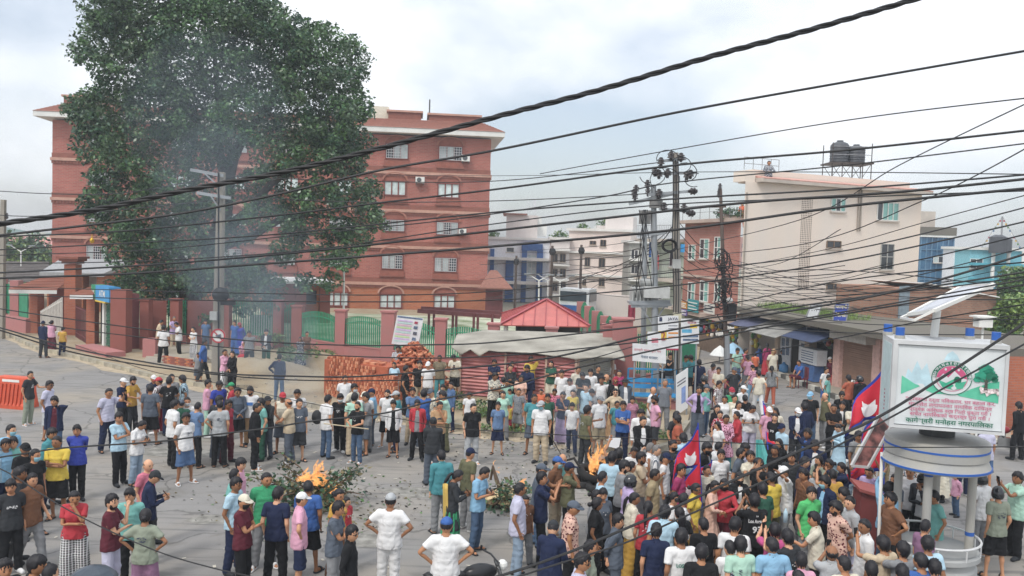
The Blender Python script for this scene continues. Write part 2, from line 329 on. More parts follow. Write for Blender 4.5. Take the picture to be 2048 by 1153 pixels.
# ---------------------------------------------------------------- plants
def leaf_mesh(pts, size, rnd, droop=0.3, aspect=.62):
 """many leaf blades at points pts (n,3)"""
 n = len(pts); pts = np.asarray(pts); s = size * rnd.uniform(.4, 1.5, n)[:, None]
 a = rnd.uniform(0, 2 * np.pi, n); el = rnd.normal(-droop, .5, n)
 d = np.stack([np.cos(a) * np.cos(el), np.sin(a) * np.cos(el), np.sin(el)], 1)
 t = rnd.normal(size=(n, 3)); sd = np.cross(d, t); sd /= np.linalg.norm(sd, axis=1)[:, None] + 1e-9
 up = np.cross(sd, d)
 v = np.stack([pts, pts + d * s * .45 + sd * s * aspect * .5 - up * s * .08, pts + d * s, pts + d * s * .45 - sd * s * aspect * .5 - up * s * .08], 1).reshape(-1, 3)
 f = np.arange(4 * n).reshape(n, 4)
 return v, f
def np_mesh(name, v, f, m, parent=None, mi=None, mats=None, smooth=False):
 me = bpy.data.meshes.new(name); o_ = origin(parent) if parent else V((0, 0, 0))
 v = np.asarray(v, dtype=np.float32) - np.array(o_, dtype=np.float32); f = np.asarray(f, dtype=np.int32); k = f.shape[1]
 me.vertices.add(len(v)); me.vertices.foreach_set('co', v.ravel()); me.loops.add(f.size); me.loops.foreach_set('vertex_index', f.ravel())
 me.polygons.add(len(f)); me.polygons.foreach_set('loop_start', np.arange(0, f.size, k, dtype=np.int32)); me.polygons.foreach_set('loop_total', np.full(len(f), k, dtype=np.int32))
 for mm in (mats or [m]): me.materials.append(mm)
 if mi is not None: me.polygons.foreach_set('material_index', np.asarray(mi, dtype=np.int32))
 if smooth: me.polygons.foreach_set('use_smooth', np.ones(len(f), dtype=bool))
 me.update(calc_edges=True); me.validate()
 o = bpy.data.objects.new(name, me); COL.objects.link(o)
 if parent: o.parent = parent
 return o
def leafmat(name, c, c2, rough=.34):
 m = mat(name, c, rough, .25, 1.3, c2=c2, spec=.42); m.node_tree.nodes['Principled BSDF'].inputs['Transmission Weight'].default_value = 0
 return m
leaf_a = leafmat('leaf_dark', '2d4a38', '3c5a44'); leaf_b = leafmat('leaf_mid', '40623e', '58784a'); leaf_c = leafmat('leaf_light', '57743a', '7a8f4e'); leaf_d = leafmat('leaf_olive', '3e5440', '546a48')
bark = mat('bark', '4f463c', .95, .35, 4, bump=.8, bs=14, streak=True)
BID = []
def blob_leaves(blobs, per, size, rs, shell=.75, droop=.35):
 """blobs: (centre, (rx,ry,rz), weight)"""
 out_ = []
 for c, r, wgt in blobs:
  n = int(per * wgt); d = rs.normal(size=(n, 3)); d /= np.linalg.norm(d, axis=1)[:, None]
  q = shell + (1 - shell) * rs.uniform(0, 1, n) ** .7; q = np.where(rs.uniform(size=n) < .25, rs.uniform(.2, .8, n), q)
  lumpy = 1 + .22 * np.sin(d[:, 0] * 7 + c[0] * 3) * np.sin(d[:, 2] * 6 + c[2] * 2) + rs.normal(0, .06, n)
  p = np.asarray(c) + d * np.asarray(r) * (q * lumpy)[:, None]; out_.append(p); BID.append(np.full(n, rs.randint(3)))
 return np.concatenate(out_)
def limb_tree(name, label, cat, blobs, base, trunk, limbs, per, size, mats, seed, group=None, droop=.35, shell=.75):
 t = thing(name, label, cat, base, group); rs = np.random.RandomState(seed)
 q = MB(); q.tube(trunk[0], trunk[1], 10)
 q.build('trunk', bark, t, smooth=True)
 for pts, rr in limbs:
  q = MB(); q.tube(pts, rr, 7); q.build('limb', bark, t, smooth=True)
 BID.clear(); p = blob_leaves(blobs, per, size, rs, shell, droop); v, f = leaf_mesh(p, size, rs, droop)
 mi = np.where(rs.uniform(size=len(f)) < .55, np.minimum(np.concatenate(BID), len(mats) - 1), rs.randint(0, len(mats), len(f)))
 o = np_mesh('foliage', v, f, None, t, mi, mats); o['kind'] = 'stuff'
 return t
TY = 47.0
def tb(px, py, r, dy=0.0, wgt=1.0, ry=None):
 p = P(px, py, TY + dy); s = r * (TY + dy) / FPX
 return (tuple(p), (s, (ry or r) * TY / FPX, s * .85), wgt * (s / 1.3) ** 2)
rb = random.Random(3)
crown_px = [(215, 15, 60), (290, -10, 70), (380, -20, 75), (470, -5, 70), (520, 30, 55), (215, 75, 62), (300, 60, 70), (390, 55, 75), (475, 75, 65), (560, 95, 60), (585, 62, 50), (640, 90, 55), (690, 120, 52),
 (205, 140, 32), (270, 135, 65), (350, 140, 70), (440, 150, 70), (530, 165, 65), (610, 160, 62), (680, 185, 58), (715, 215, 36), (170, 210, 34), (230, 215, 60), (310, 215, 68), (400, 225, 70), (490, 240, 70), (580, 240, 66), (660, 245, 60), (710, 285, 44),
 (190, 240, 38), (190, 285, 48), (255, 295, 58), (330, 300, 60), (550, 310, 55), (630, 310, 58), (690, 320, 50), (212, 350, 36), (205, 400, 46), (270, 370, 55), (330, 380, 55), (225, 440, 52), (290, 450, 58), (350, 460, 52), (240, 500, 40), (300, 520, 50),
 (270, 570, 42), (240, 575, 35), (340, 550, 50), (400, 560, 45), (460, 560, 45), (500, 540, 40), (400, 330, 40), (395, 430, 40), (560, 390, 42), (640, 390, 50), (700, 390, 48), (735, 430, 32), (600, 440, 40), (670, 450, 44), (715, 480, 34), (570, 500, 34), (650, 510, 34), (690, 520, 28), (540, 570, 34), (610, 560, 24), (480, 600, 36), (320, 590, 40), (420, 620, 30), (540, 610, 24), (660, 560, 26), (440, 395, 36), (475, 460, 38), (385, 400, 42), (520, 430, 36), (500, 370, 38), (440, 300, 40), (360, 620, 30), (420, 500, 36), (750, 445, 24), (745, 380, 24), (150, 225, 26), (165, 100, 26), (590, 470, 34), (500, 560, 38)]
blobs = []
for (x, y, r) in crown_px:
 r = r * .92
 blobs.append(tb(x, y, r * 1.0, rb.uniform(-2.2, .6) if y < 330 else rb.uniform(-1.6, 1.0), 1.15))
 if y < 330:
  blobs.append(tb(x + rb.uniform(-20, 20), y + rb.uniform(-15, 15), r * .9, rb.uniform(2.5, 5), .5))
 for k in range(5):
  a = rb.uniform(0, 6.28); f_ = rb.uniform(.55, 1.02); blobs.append(tb(x + math.cos(a) * r * f_, y + math.sin(a) * r * f_ * .9, r * rb.uniform(.22, .48), rb.uniform(-3.4, -.6), 1.1))
tp = lambda x, y, dy=0: tuple(P(x, y, TY + dy))
tbase = G(392, 668); tbase.z = .1
limb_tree('peepal_tree', 'huge dark green peepal tree rising in front of the brick building', 'tree', blobs, tuple(tbase),
 ([(tbase.x, TY + .5, -.1), tp(385, 640), tp(372, 600), tp(392, 560), tp(425, 500), tp(448, 430), tp(456, 350), tp(470, 300)], [.85, .6, .5, .5, .5, .45, .4, .3]),
 [([tp(452, 330), tp(425, 290), tp(395, 250), tp(380, 215), tp(350, 160), tp(300, 90)], [.28, .25, .22, .18, .12, .06]), ([tp(460, 330), tp(490, 270), tp(520, 235), tp(560, 170), tp(600, 110)], [.3, .26, .2, .14, .06]),
     ([tp(455, 380), tp(440, 320), tp(440, 240), tp(430, 120), tp(410, 20)], [.25, .22, .2, .12, .06]), ([tp(440, 470), tp(500, 420), tp(540, 370), tp(600, 330), tp(680, 320)], [.3, .26, .2, .14, .08]),
     ([tp(430, 500), tp(510, 470), tp(560, 440), tp(620, 430), tp(700, 440)], [.26, .22, .2, .12, .06]), ([tp(425, 500), tp(380, 440), tp(330, 380), tp(270, 340), tp(210, 300)], [.28, .24, .2, .14, .08]),
     ([tp(395, 560), tp(350, 500), tp(300, 470), tp(240, 450)], [.24, .2, .14, .07]), ([tp(400, 560), tp(470, 540), tp(530, 520), tp(570, 500)], [.2, .16, .12, .07]), ([tp(380, 590), tp(330, 570), tp(270, 560)], [.18, .14, .07]),
     ([tp(370, 620), tp(400, 590), tp(440, 560), tp(480, 580)], [.3, .24, .16, .08]), ([tp(300, 95), tp(270, 40), tp(250, -20)], [.1, .07, .04])],
 1000, .185, [leaf_a, leaf_b, leaf_d], 5)
def bush(px, py, w_, h_, label, name='shrub', z=.1, mats=None, seed=1, size=.12, per=260, Y=None, group=None, cat='shrub'):
 g = G(px, py, z) if Y is None else P(px, py, Y); rs = np.random.RandomState(seed); t = thing(name, label, cat, (g.x, g.y, g.z), group)
 bl = [((g.x + rs.uniform(-.35, .35) * w_, g.y + rs.uniform(-.3, .3) * w_, g.z + h_ * rs.uniform(.35, .8)), (w_ * .28, w_ * .25, h_ * .28), 1) for _ in range(6)]
 p = blob_leaves(bl, per, size, rs, .5, 0); v, f = leaf_mesh(p, size, rs, -.1, .45); m_ = mats or [leaf_b, leaf_c, leaf_d]
 o = np_mesh('foliage', v, f, None, t, rs.choice(len(m_), size=len(f)), m_); o['kind'] = 'stuff'
 q = MB()
 for i in range(5): q.tube([(g.x, g.y, g.z), (g.x + rs.uniform(-.2, .2) * w_, g.y + rs.uniform(-.2, .2) * w_, g.z + h_ * .6)], .015, 4)
 q.build('stem', bark, t)
 return t
def small_tree(px, py, Y, r, label, seed, mats=None, per=420, size=.25, group=None, name='tree', trunk_h=None):
 c = P(px, py, Y); rs = np.random.RandomState(seed); rr = r * Y / FPX
 bl = [((c.x + rs.uniform(-.6, .6) * rr, c.y + rs.uniform(-.5, .5) * rr, c.z + rs.uniform(-.5, .6) * rr), (rr * .45,) * 3, 1.3) for _ in range(12)]
 base = (c.x, c.y, 0)
 return limb_tree(name, label, 'tree', bl, base, ([(c.x, c.y, -.05), (c.x + .1, c.y, c.z * .5), (c.x, c.y, c.z)], [.2, .15, .08]),
  [([(c.x, c.y, c.z * .6), (c.x + rr * .4, c.y, c.z)], [.1, .04]), ([(c.x, c.y, c.z * .5), (c.x - rr * .4, c.y, c.z)], [.1, .04])], per, size, mats or [leaf_a, leaf_b, leaf_c], seed, group)
small_tree(62, 528, 92, 62, 'dark green tree before the cream house with the red roof', 11, size=.4)
small_tree(28, 520, 96, 40, 'smaller dark tree behind the roofed shed by the cream house', 14, size=.4)
small_tree(2000, 640, 44, 52, 'bright green bushy tree beside the brick shed', 12, [leaf_b, leaf_c, leaf_c], size=.2, per=600)
small_tree(2055, 590, 50, 58, 'bright green tree in front of the cyan house', 13, [leaf_b, leaf_c, leaf_c], size=.22, per=600)
small_tree(2040, 735, 36, 42, 'low green tree behind the white municipal signboard', 15, [leaf_a, leaf_b, leaf_c], size=.2, per=500)
for i, (px, py, w_, h_, lab) in enumerate([(545, 700, 1.5, .9, 'scrubby weeds on the earth mound under the wall'), (600, 735, 1.8, .8, 'dry weeds beside the brick stack'), (640, 725, 1.6, .8, 'green weeds at the foot of the wall pillar'), (580, 722, 1.4, .7, 'leafy weeds behind the woman in red skirt'),
  (935, 822, 1.4, .35, 'grass tuft before the tin shed'), (975, 835, 1.8, .35, 'long grass beside the boy in white'), (905, 800, 1.0, .4, 'weeds at the corner of the tin shed'), (1270, 830, 1.2, .4, 'grass under the blue metal bench'), (1300, 880, 1.6, .35, 'grass patch behind the man in orange'), (1010, 862, 1.6, .2, 'sparse grass along the kerb edge'),
  (8, 650, .8, .7, 'small bush against the far red wall')]):
 bush(px, py, w_, h_, lab, 'weed_clump', seed=20 + i, size=.1 if h_ < .5 else .13, per=110, cat='weeds', group='weeds on the verge')
# ---------------------------------------------------------------- brick institution building
bA, bB = P(104, 560, 69), P(974, 560, 73); F1 = Facade(bA, bB)
brk = brickmat('brick_far', 'b56d61', 'a55e53', 'a67e74', 1.6, ang=math.atan2(F1.X.y, F1.X.x))
brk_lo = brickmat('brick_ground', 'bd7250', 'b06545', 'a67e66', 1.6, ang=math.atan2(F1.X.y, F1.X.x))
band_m = mat('band_terracotta', 'bd9484', .85, .12, 2); dent_m = mat('dentil_brick', '8c594c', .85, .12, 3); hood_m = mat('hood_brick', '945a4c', .85, .15, 3)
white_m = mat('fascia_white', 'dcdcd8', .7, .08, 1); tile_m = mat('roof_tile_red', '8a5f52', .85, .2, 5); grille_m = mat('grille_white', 'c9c9cc', .5, 0); wframe_m = mat('window_frame_maroon', '7b4038', .6, .1)
glass_m = mat('glass_pale', 'a9b7ba', .12, .25, .8, spec=.6, c2='c8d2d2'); glass_d = mat('glass_dark', '39434a', .1, .3, 1, spec=.6); curtain = mat('glass_curtain', 'c9d6d6', .3, .2, 2)
bt = thing('brick_building', 'five storey red brick office building behind the huge tree', 'building', (bA.x, bA.y, 0))
Ltot = F1.len; ztop = F1.uz(974, 279)[1]; z1 = F1.uz(973, 573)[1]
mb = MB(); F1.box(mb, 0, Ltot, z1, ztop, -14, 0); mb.build('wall', brk, bt)
mb = MB(); F1.box(mb, 0, Ltot, 0, z1, -14, 0.002); mb.build('wall', brk_lo, bt)
for y in (573, 500, 428, 353):
 z = F1.uz(973, y)[1]
 mb = MB(); F1.box(mb, -.12, Ltot + .12, z - .12, z + .12, -14.1, .16); mb.build('cornice', band_m, bt)
 mb = MB(); F1.box(mb, -.05, Ltot + .05, z - .34, z - .12, -14.0, .07); u = .1
 while u < Ltot: F1.box(mb, u, u + .11, z - .32, z - .13, .07, .13); u += .26
 o = mb.build('dentil', dent_m, bt); o['kind'] = 'stuff'
 mb = MB(); F1.box(mb, -.04, Ltot + .04, z + .12, z + .5, -14.0, .04); mb.build('plinth_course', dent_m, bt)
mb = MB(); e = 1.05
def ring(o, z): return [F1.at(-o, z, o), F1.at(Ltot + o, z, o), F1.at(Ltot + o, z, -14 - o), F1.at(-o, z, -14 - o)]
r0 = ring(e, ztop + .12); r1 = ring(e, ztop + .52); mb.add(r0 + r1, [(0, 1, 2, 3), (7, 6, 5, 4)] + [((i + 1) % 4, i, 4 + i, 4 + (i + 1) % 4) for i in range(4)]); mb.build('eave', white_m, bt)
mb = MB(); r0 = ring(e + .05, ztop + .53); r1 = ring(-.7, ztop + 1.45); mb.add(r0 + r1, [(7, 6, 5, 4), (0, 1, 2, 3)] + [((i + 1) % 4, i, 4 + i, 4 + (i + 1) % 4) for i in range(4)]); mb.build('roof', tile_m, bt)
mb = MB()
for k in range(1, 8):
 a = F1.at(-e + 1.75 * k / 8, ztop + .55 + .92 * k / 8, e - 1.75 * k / 8); b = F1.at(Ltot + e - 1.75 * k / 8, ztop + .55 + .92 * k / 8, e - 1.75 * k / 8); mb.beam(a, b, .05, .05)
o = mb.build('tile_course', dent_m, bt); o['kind'] = 'stuff'
zr_ = ztop + 1.45
for (x0, x1, h) in ((775, 842, 1.2), (858, 962, 1.0), (115, 205, 1.1)):
 u0 = F1.uz(x0, 250)[0]; u1 = F1.uz(x1, 250)[0]; mb = MB(); F1.box(mb, u0, u1, zr_ - .6, zr_ + h * .55, -4.5, -1.2); mb.build('parapet', dent_m, bt)
 mb = MB(); F1.box(mb, u0 - .15, u1 + .15, zr_ + h * .55, zr_ + h * .55 + .16, -4.6, -1.05); mb.build('parapet_coping', band_m, bt)
u0 = F1.uz(742, 235)[0]; mb = MB(); F1.box(mb, u0, u0 + 1.4, zr_ - .6, zr_ + 1.2, -5, -2); mb.build('stair_head', mat('cream_plaster', 'd8d4c4', .8, .1), bt)
u0 = F1.uz(859, 235)[0]; mb = MB(); mb.cyl(F1.at(u0, zr_, -1.5), F1.at(u0, zr_ + 1.9, -1.5), .06); mb.build('roof_mast', mat('steel_dark', '4b4d50', .5, .1), bt)
def arch_window(F, parent, x0, y0, x1, y1, kind, deep=.12, arch=True):
 a, b, z0, z1 = F.rect(x0 - 2, y0 - 2, x1 + 2, y1 + 2); w_ = b - a; c = (a + b) / 2
 fr = MB(); t = .09
 F.box(fr, a - t, b + t, z1, z1 + t, 0, deep); F.box(fr, a - t, b + t, z0 - t, z0, 0, deep + .05); F.box(fr, a - t, a, z0, z1, 0, deep); F.box(fr, b, b + t, z0, z1, 0, deep)
 for k in (1 / 3, 2 / 3): F.box(fr, a + w_ * k - .05, a + w_ * k + .05, z0, z1, .0, deep - .02)
 fo = fr.build('window', wframe_m, parent)
 for k in range(3):
  p = MB(); F.box(p, a + w_ * k / 3 + (.05 if k else 0), a + w_ * (k + 1) / 3 - (.05 if k < 2 else 0), z0, z1, 0.005, .04); p.build('pane', [glass_m, curtain, glass_d][(k + int(x0) + kind) % 3] if kind != 2 else curtain, fo)
 if kind == 1:
  g = MB(); n = 9
  for k in range(n + 1): F.box(g, a + w_ * k / n - .018, a + w_ * k / n + .018, z0, z1, deep + .02, deep + .05)
  for k in range(6): zz = z0 + (z1 - z0) * k / 5; F.box(g, a, b, zz - .018, zz + .018, deep + .05, deep + .07)
  g.build('grille', grille_m, fo)
 if arch:
  h = MB(); n = 12; ri = w_ / 2 + .12; sc_ = .62
  for k in range(n):
   t0, t1 = math.pi * k / n, math.pi * (k + 1) / n
   q = []
   for (tt, rr) in ((t0, ri), (t1, ri), (t1, ri + .16), (t0, ri + .16)):
    q.append(F.at(c + math.cos(tt) * rr, z1 + .12 + math.sin(tt) * rr * sc_, .16))
   h.slab(q[::-1], .15, F.N)
  h.build('arch', band_m if y0 > 560 else mat('arch_brick', 'a56f60', .85, .12, 3), parent)
  tm = MB(); n = 10; F_ = [F.at(c + math.cos(math.pi * k / n) * ri, z1 + .1 + math.sin(math.pi * k / n) * ri * sc_, .05) for k in range(n + 1)]
  tm.slab(F_[::-1], .04, F.N); tm.build('tympanum', hood_m, parent)
 s = MB(); F.box(s, a - .2, b + .2, z0 - .62, z0 - .1, 0, .1); s.build('apron', hood_m, parent)
 s = MB(); F.box(s, a - .26, b + .26, z0 - .72, z0 - .62, 0, .16); s.build('sill', dent_m, parent)
rowsA = [(775, 292, 813, 315), (772, 366, 808, 388), (769, 443, 806, 460), (767, 513, 802, 535), (763, 592, 800, 613)]
rowsB = [(881, 297, 921, 319), (879, 371, 915, 393), (876, 448, 913, 467), (872, 519, 910, 541), (871, 594, 906, 613)]
kinds = [1, 2, 1, 1, 2]
for r_, k in zip(rowsA, kinds): arch_window(F1, bt, *r_, k)
for r_, k in zip(rowsB, kinds): arch_window(F1, bt, *r_, k)
for dx, sk in ((-107, -4), (-214, -8), (-321, -12), (-428, -15), (-590, -18)):
 for r_, k in zip(rowsA, kinds): arch_window(F1, bt, r_[0] + dx, r_[1] + sk, r_[2] + dx, r_[3] + sk, k if (dx, k) != (-590, 2) else 1)
def ac_unit(F, parent, x0, y0, x1, y1, lab):
 a, b, z0, z1 = F.rect(x0, y0, x1, y1); t = thing('air_conditioner', lab, 'air conditioner', tuple(F.at(a, z0, .1)), 'air conditioner units on the brick facade')
 m = MB(); F.box(m, a, b, z0, z1, .12, .5); m.build('case', white_m, t)
 m = MB(); c = F.at(a + (b - a) * .4, (z0 + z1) / 2, .5); m.cyl(c, c + F.N * .03, (z1 - z0) * .38, n=16); m.build('fan_grille', mat('fan_dark', '55595c', .5, .1), t)
 m = MB(); F.box(m, a + .05, a + .1, z0 - .15, z0, 0, .5); F.box(m, b - .1, b - .05, z0 - .15, z0, 0, .5); m.build('bracket', mat('steel_dark', '4b4d50', .5, .1), t)
ac_unit(F1, bt, 923, 311, 939, 324, 'white air conditioner beside the top floor window near the corner')
ac_unit(F1, bt, 831, 355, 849, 367, 'white air conditioner between the two windows of the fourth floor')
ac_unit(F1, bt, 917, 458, 932, 469, 'white air conditioner with a pipe beside the third floor corner window')
ac_unit(F1, bt, 690, 448, 708, 460, 'white air conditioner half hidden by the tree foliage')
pt_ = thing('entrance_porch', 'brick entrance porch with a pale sloping canopy at the building corner', 'porch', tuple(P(170, 600, 62)))
F2 = Facade(P(98, 600, 61), P(255, 600, 62)); a0 = F2.uz(100, 560)[0]; a1 = F2.uz(252, 560)[0]; zc0 = F2.uz(170, 520)[1]
mb = MB(); mb.slab([F2.at(a0 - .3, zc0 - .9, 1.2), F2.at(a1 - 1.2, zc0 - .9, 1.2), F2.at(a1, zc0, -2.5), F2.at(a0, zc0, -2.5)], .25, V((0, 0, 1))); mb.build('canopy', mat('canopy_gray', '9a9c9e', .7, .1), pt_)
mb = MB(); F2.box(mb, a0 - .2, a0 + 2.2, 0, zc0 - 1.0, -2, 0); F2.box(mb, a1 - 2.0, a1, 0, zc0 - 1.0, -2, 0); mb.build('pier', brk_lo, pt_)
mb = MB(); F2.box(mb, a0 + 2.2, a1 - 2.0, zc0 - 2.2, zc0 - 1.1, -1.8, -1.5); mb.build('arch_panel', white_m, pt_)
mb = MB(); F2.box(mb, a0 + 2.2, a1 - 2.0, 0, zc0 - 2.2, -1.9, -1.6); mb.build('doorway', glass_d, pt_)
mb = MB(); mb.ball(P(184, 482, 60), (.16, .16, .2)); mb.cyl(P(184, 478, 60), P(184, 468, 60), .06, .01)
single(mb, 'gilded_finial', mat('gilt', 'c9a23a', .35, .1, metal=.8), 'small gilded bell ornament at the canopy of the brick porch', 'ornament', kind=None)
pg = thing('pergola', 'dark red timber pergola inside the compound near the brick building', 'pergola', tuple(G(900, 690)))
redp = mat('paint_maroon', '6d3a3c', .6, .15, 3)
for i, (x0, y0, x1, y1) in enumerate([(835, 622, 1000, 634), (842, 617, 1005, 627)]):
 mb = MB(); mb.beam(P(x0, y0, 52 + 2.2 * i), P(x1, y1, 53 + 2.2 * i), .18, .25); mb.build('beam', redp, pg)
for x in (858, 868, 906, 913, 948, 956, 985):
 mb = MB(); p = P(x, 628, 52.6); mb.cyl((p.x, p.y, 0), p, .08, n=8); mb.build('post', redp, pg)
# ---------------------------------------------------------------- compound wall with pillars and green railings
wall_red = mat('wall_paint_red', 'b07c79', .85, .14, 1.5, bump=.2, c2='a26b69'); wall_dk = mat('wall_red_dark', '94594f', .85, .18, 1.5, c2='845048'); green = mat('paint_green', '318866', .5, .15, 3)
cw = thing('compound_wall', 'long red painted wall with pillars and green iron railings', 'wall', tuple(G(600, 700)))
def pillar(px, py, h, w_=.5, m=None, cap=True, name='pillar', Y=None):
 g = G(px, py, .1); mb = MB(); mb.box((g.x, g.y, h / 2), (w_, w_, h), ang=-.08)
 if cap: mb.box((g.x, g.y, h + .04), (w_ + .1, w_ + .1, .08), ang=-.08)
 mb.build(name, m or wall_red, cw); return g
def rail_panel(a, b, wall_h, top_h, arch_h=.25, gap=.1, bm=None):
 a = V((a.x, a.y, 0)); b = V((b.x, b.y, 0)); d = b - a; Lp = d.length; x = d.normalized(); n = V((x.y, -x.x, 0))
 mb = MB(); mb.box((a + b) / 2 + V((0, 0, wall_h / 2)), (Lp, .24, wall_h), ax=(x, n, V((0, 0, 1)))); mb.box((a + b) / 2 + V((0, 0, wall_h + .03)), (Lp, .3, .06), ax=(x, n, V((0, 0, 1)))); mb.build('base_wall', wall_red, cw)
 mb = MB(); k = int(Lp / .13)
 for i in range(k + 1):
  t = (i + .5) / (k + 1); h = top_h + arch_h * math.sin(math.pi * t); c = a + d * t
  mb.box(c + V((0, 0, (wall_h + h) / 2)), (.05, .03, h - wall_h), ax=(x, n, V((0, 0, 1))))
  mb.box(c + V((0, 0, h - .03)), (.07, .025, .08), ax=(x, n, V((0, 0, 1))))
 o = mb.build('railing_bar', bm or green, cw); o['kind'] = 'stuff'
 mb = MB()
 for hh in (wall_h + .15,): mb.beam(a + V((0, 0, hh)), b + V((0, 0, hh)), .05, .04)
 pr = [a + d * (i / 8) + V((0, 0, top_h - .25 + arch_h * math.sin(math.pi * i / 8))) for i in range(9)]
 for p, q in zip(pr[:-1], pr[1:]): mb.beam(p, q, .05, .04)
 c = (a + b) / 2 + V((0, 0, (wall_h + top_h) / 2)) - n * .0
 mb.build('rail', bm or green, cw)
pil = [pillar(595, 698, 2.35, .55, wall_dk), pillar(681, 714, 2.4), pillar(776, 726, 2.55, .62), pillar(880, 742, 2.45), pillar(985, 756, 2.45), pillar(1100, 770, 2.5), pillar(1212, 783, 2.8, .42), pillar(1240, 787, 3.1, .8)]
for a, b in zip(pil[:-2], pil[1:-1]): rail_panel(a, b, .7, 1.95, .28)
prev = pil[-1]
for i, (px, Yd) in enumerate([(1262, 36.5), (1230, 39.5), (1211, 42), (1193, 45), (1177, 48.5), (1161, 52)]):
 p = P(px, 640, Yd); g = V((p.x, p.y, 0)); mb = MB(); mb.box((g.x, g.y, 1.3), (.5, .4, 2.6)); mb.build('pillar', wall_red, cw)
 if i: rail_panel(prev, g, .7, 2.2, .5)
 prev = g
pe = G(1262, 775); pf = G(1345, 768); pf2 = G(1392, 742); rail_panel(pe, pf, .5, 2.3, 0); rail_panel(pf, pf2, .5, 2.3, 0)
gl = [G(250, 716), G(290, 694), G(330, 690), G(400, 690), G(480, 692), G(556, 694)]
for a, b, kind in ((G(256, 703), G(290, 700), 'r'), (G(292, 699), G(332, 698), 'w'), (G(334, 697), G(372, 696), 'r'), (G(374, 696), G(452, 695), 'w'), (G(455, 695), G(556, 697), 'r')):
 if kind == 'w':
  a = V((a.x, a.y, 0)); b = V((b.x, b.y, 0)); mb = MB(); mb.beam(a + V((0, 0, 1.25)), b + V((0, 0, 1.25)), .24, 2.5); mb.build('wall_panel', wall_dk, cw)
 else: rail_panel(a, b, .6, 2.5, 0)
for x, y in ((292, 700), (352, 697), (452, 695), (556, 697)): pillar(x, y, 2.6, .45, wall_dk)
mb = MB(); a = G(490, 690); b = G(556, 692); mb.beam((a.x, a.y + .8, 1.0), (b.x, b.y + .8, 1.0), .05, 1.2)
single(mb, 'white_screen', white_m, 'pale screen panel standing behind the green railing near the tree', 'screen')
gt = thing('iron_gate', 'green iron gate between the red pillars right of the tree', 'gate', tuple(G(572, 697))); gt['label'] = 'green iron gate with curved top beside the dark red pillar'
a = G(560, 697); b = G(588, 698); mb = MB()
for k in range(9): p = a.lerp(b, (k + .5) / 9); mb.cyl((p.x, p.y, .15), (p.x, p.y, 2.0 + .5 * math.sin(k / 8 * 1.57)), .03, n=5)
mb.build('bars_panel', green, gt); mb = MB(); mb.beam((a.x, a.y, .3), (b.x, b.y, .3), .06, .08); mb.beam((a.x, a.y, 1.9), (b.x, b.y, 2.3), .06, .08); mb.build('gate_frame', green, gt)
eb = thing('portico', 'dark red portico with a white edged roof behind the green gate', 'portico', tuple(P(600, 640, 58)))
F3 = Facade(P(560, 640, 57), P(745, 640, 59)); zt = F3.uz(620, 563)[1]
mb = MB(); F3.box(mb, -1.5, F3.uz(665, 600)[0], zt - .15, zt, -6, .6); mb.build('roof_slab', white_m, eb)
mb = MB(); F3.box(mb, -1, F3.uz(655, 600)[0], 0, zt - .15, -6, -2); mb.build('wall', brk_lo, eb)
for x in (580, 602, 650): u = F3.uz(x, 600)[0]; mb = MB(); F3.box(mb, u - .35, u + .35, 0, zt - .15, -.7, 0); mb.build('pier', wall_dk, eb)
u = F3.uz(624, 600)[0]; mb = MB(); F3.box(mb, u - .5, u + .5, F3.uz(624, 613)[1], F3.uz(624, 585)[1], -2, -1.95); mb.build('window', glass_d, eb)
# ---------------------------------------------------------------- far left: red wall, green panels, gatehouse, cash booth
lw = thing('far_wall', 'red wall with solid green panels along the far pavement', 'wall', tuple(G(20, 660)))
def px_block(parent, name, m, xa, ya, xb, yb, h, t=.35, z0=0.0, dy=0):
 a = G(xa, ya, .1); b = G(xb, yb, .1); mb = MB(); mb.beam((a.x, a.y + dy, z0 + (h - z0) / 2), (b.x, b.y + dy, z0 + (h - z0) / 2), t, h - z0); return mb.build(name, m, parent)
px_block(lw, 'base_wall', wall_red, -90, 640, 58, 668, .95)
for x0, x1, y in ((-30, -2, 651), (8, 27, 656), (39, 56, 664)): px_block(lw, 'green_panel', green, x0, y - 2, x1, y + 2, 2.7, .06, .95)
for x, y in ((-34, 648), (3, 655), (33, 661)):
 g = G(x, y, .1); mb = MB(); mb.box((g.x, g.y, 1.5), (.5, .5, 3)); mb.build('pillar', wall_red, lw)
tilec = mat('gate_tile', 'a5705c', .85, .25, 6, c2='8a5647')
gh = thing('gatehouse', 'brick gatehouse with sloping tiled canopies beside the cash booth', 'gatehouse', tuple(G(110, 672)))
brk_n = brickmat('brick_near', 'b0694f', 'a15c47', '9c6f60', 1.2)
def gpier(x0, x1, y, h, m=brk_n, cap=None, d=.7):
 a = G(x0, y, .1); b = G(x1, y, .1); mb = MB(); mb.box(((a.x + b.x) / 2, (a.y + b.y) / 2 + d / 2, h / 2), (abs(b.x - a.x), d, h)); mb.build('pier', m, gh)
 if cap:
  for k in range(3): mb = MB(); mb.box(((a.x + b.x) / 2, (a.y + b.y) / 2 + d / 2, h + .1 + .14 * k), (abs(b.x - a.x) + .2 + .2 * k, d + .2 + .2 * k, .13)); mb.build('cap_course', dent_m, gh)
gpier(57, 76, 668, 2.6); gpier(126, 152, 672, 4.1, cap=True); gpier(171, 190, 690, 2.7, d=.5)
a = G(76, 668, .1); b = G(126, 671, .1); mb = MB(); mb.box(((a.x + b.x) / 2, a.y + 1.2, 1.3), (abs(b.x - a.x), .2, 2.6)); mb.build('back_wall', wall_dk, gh)
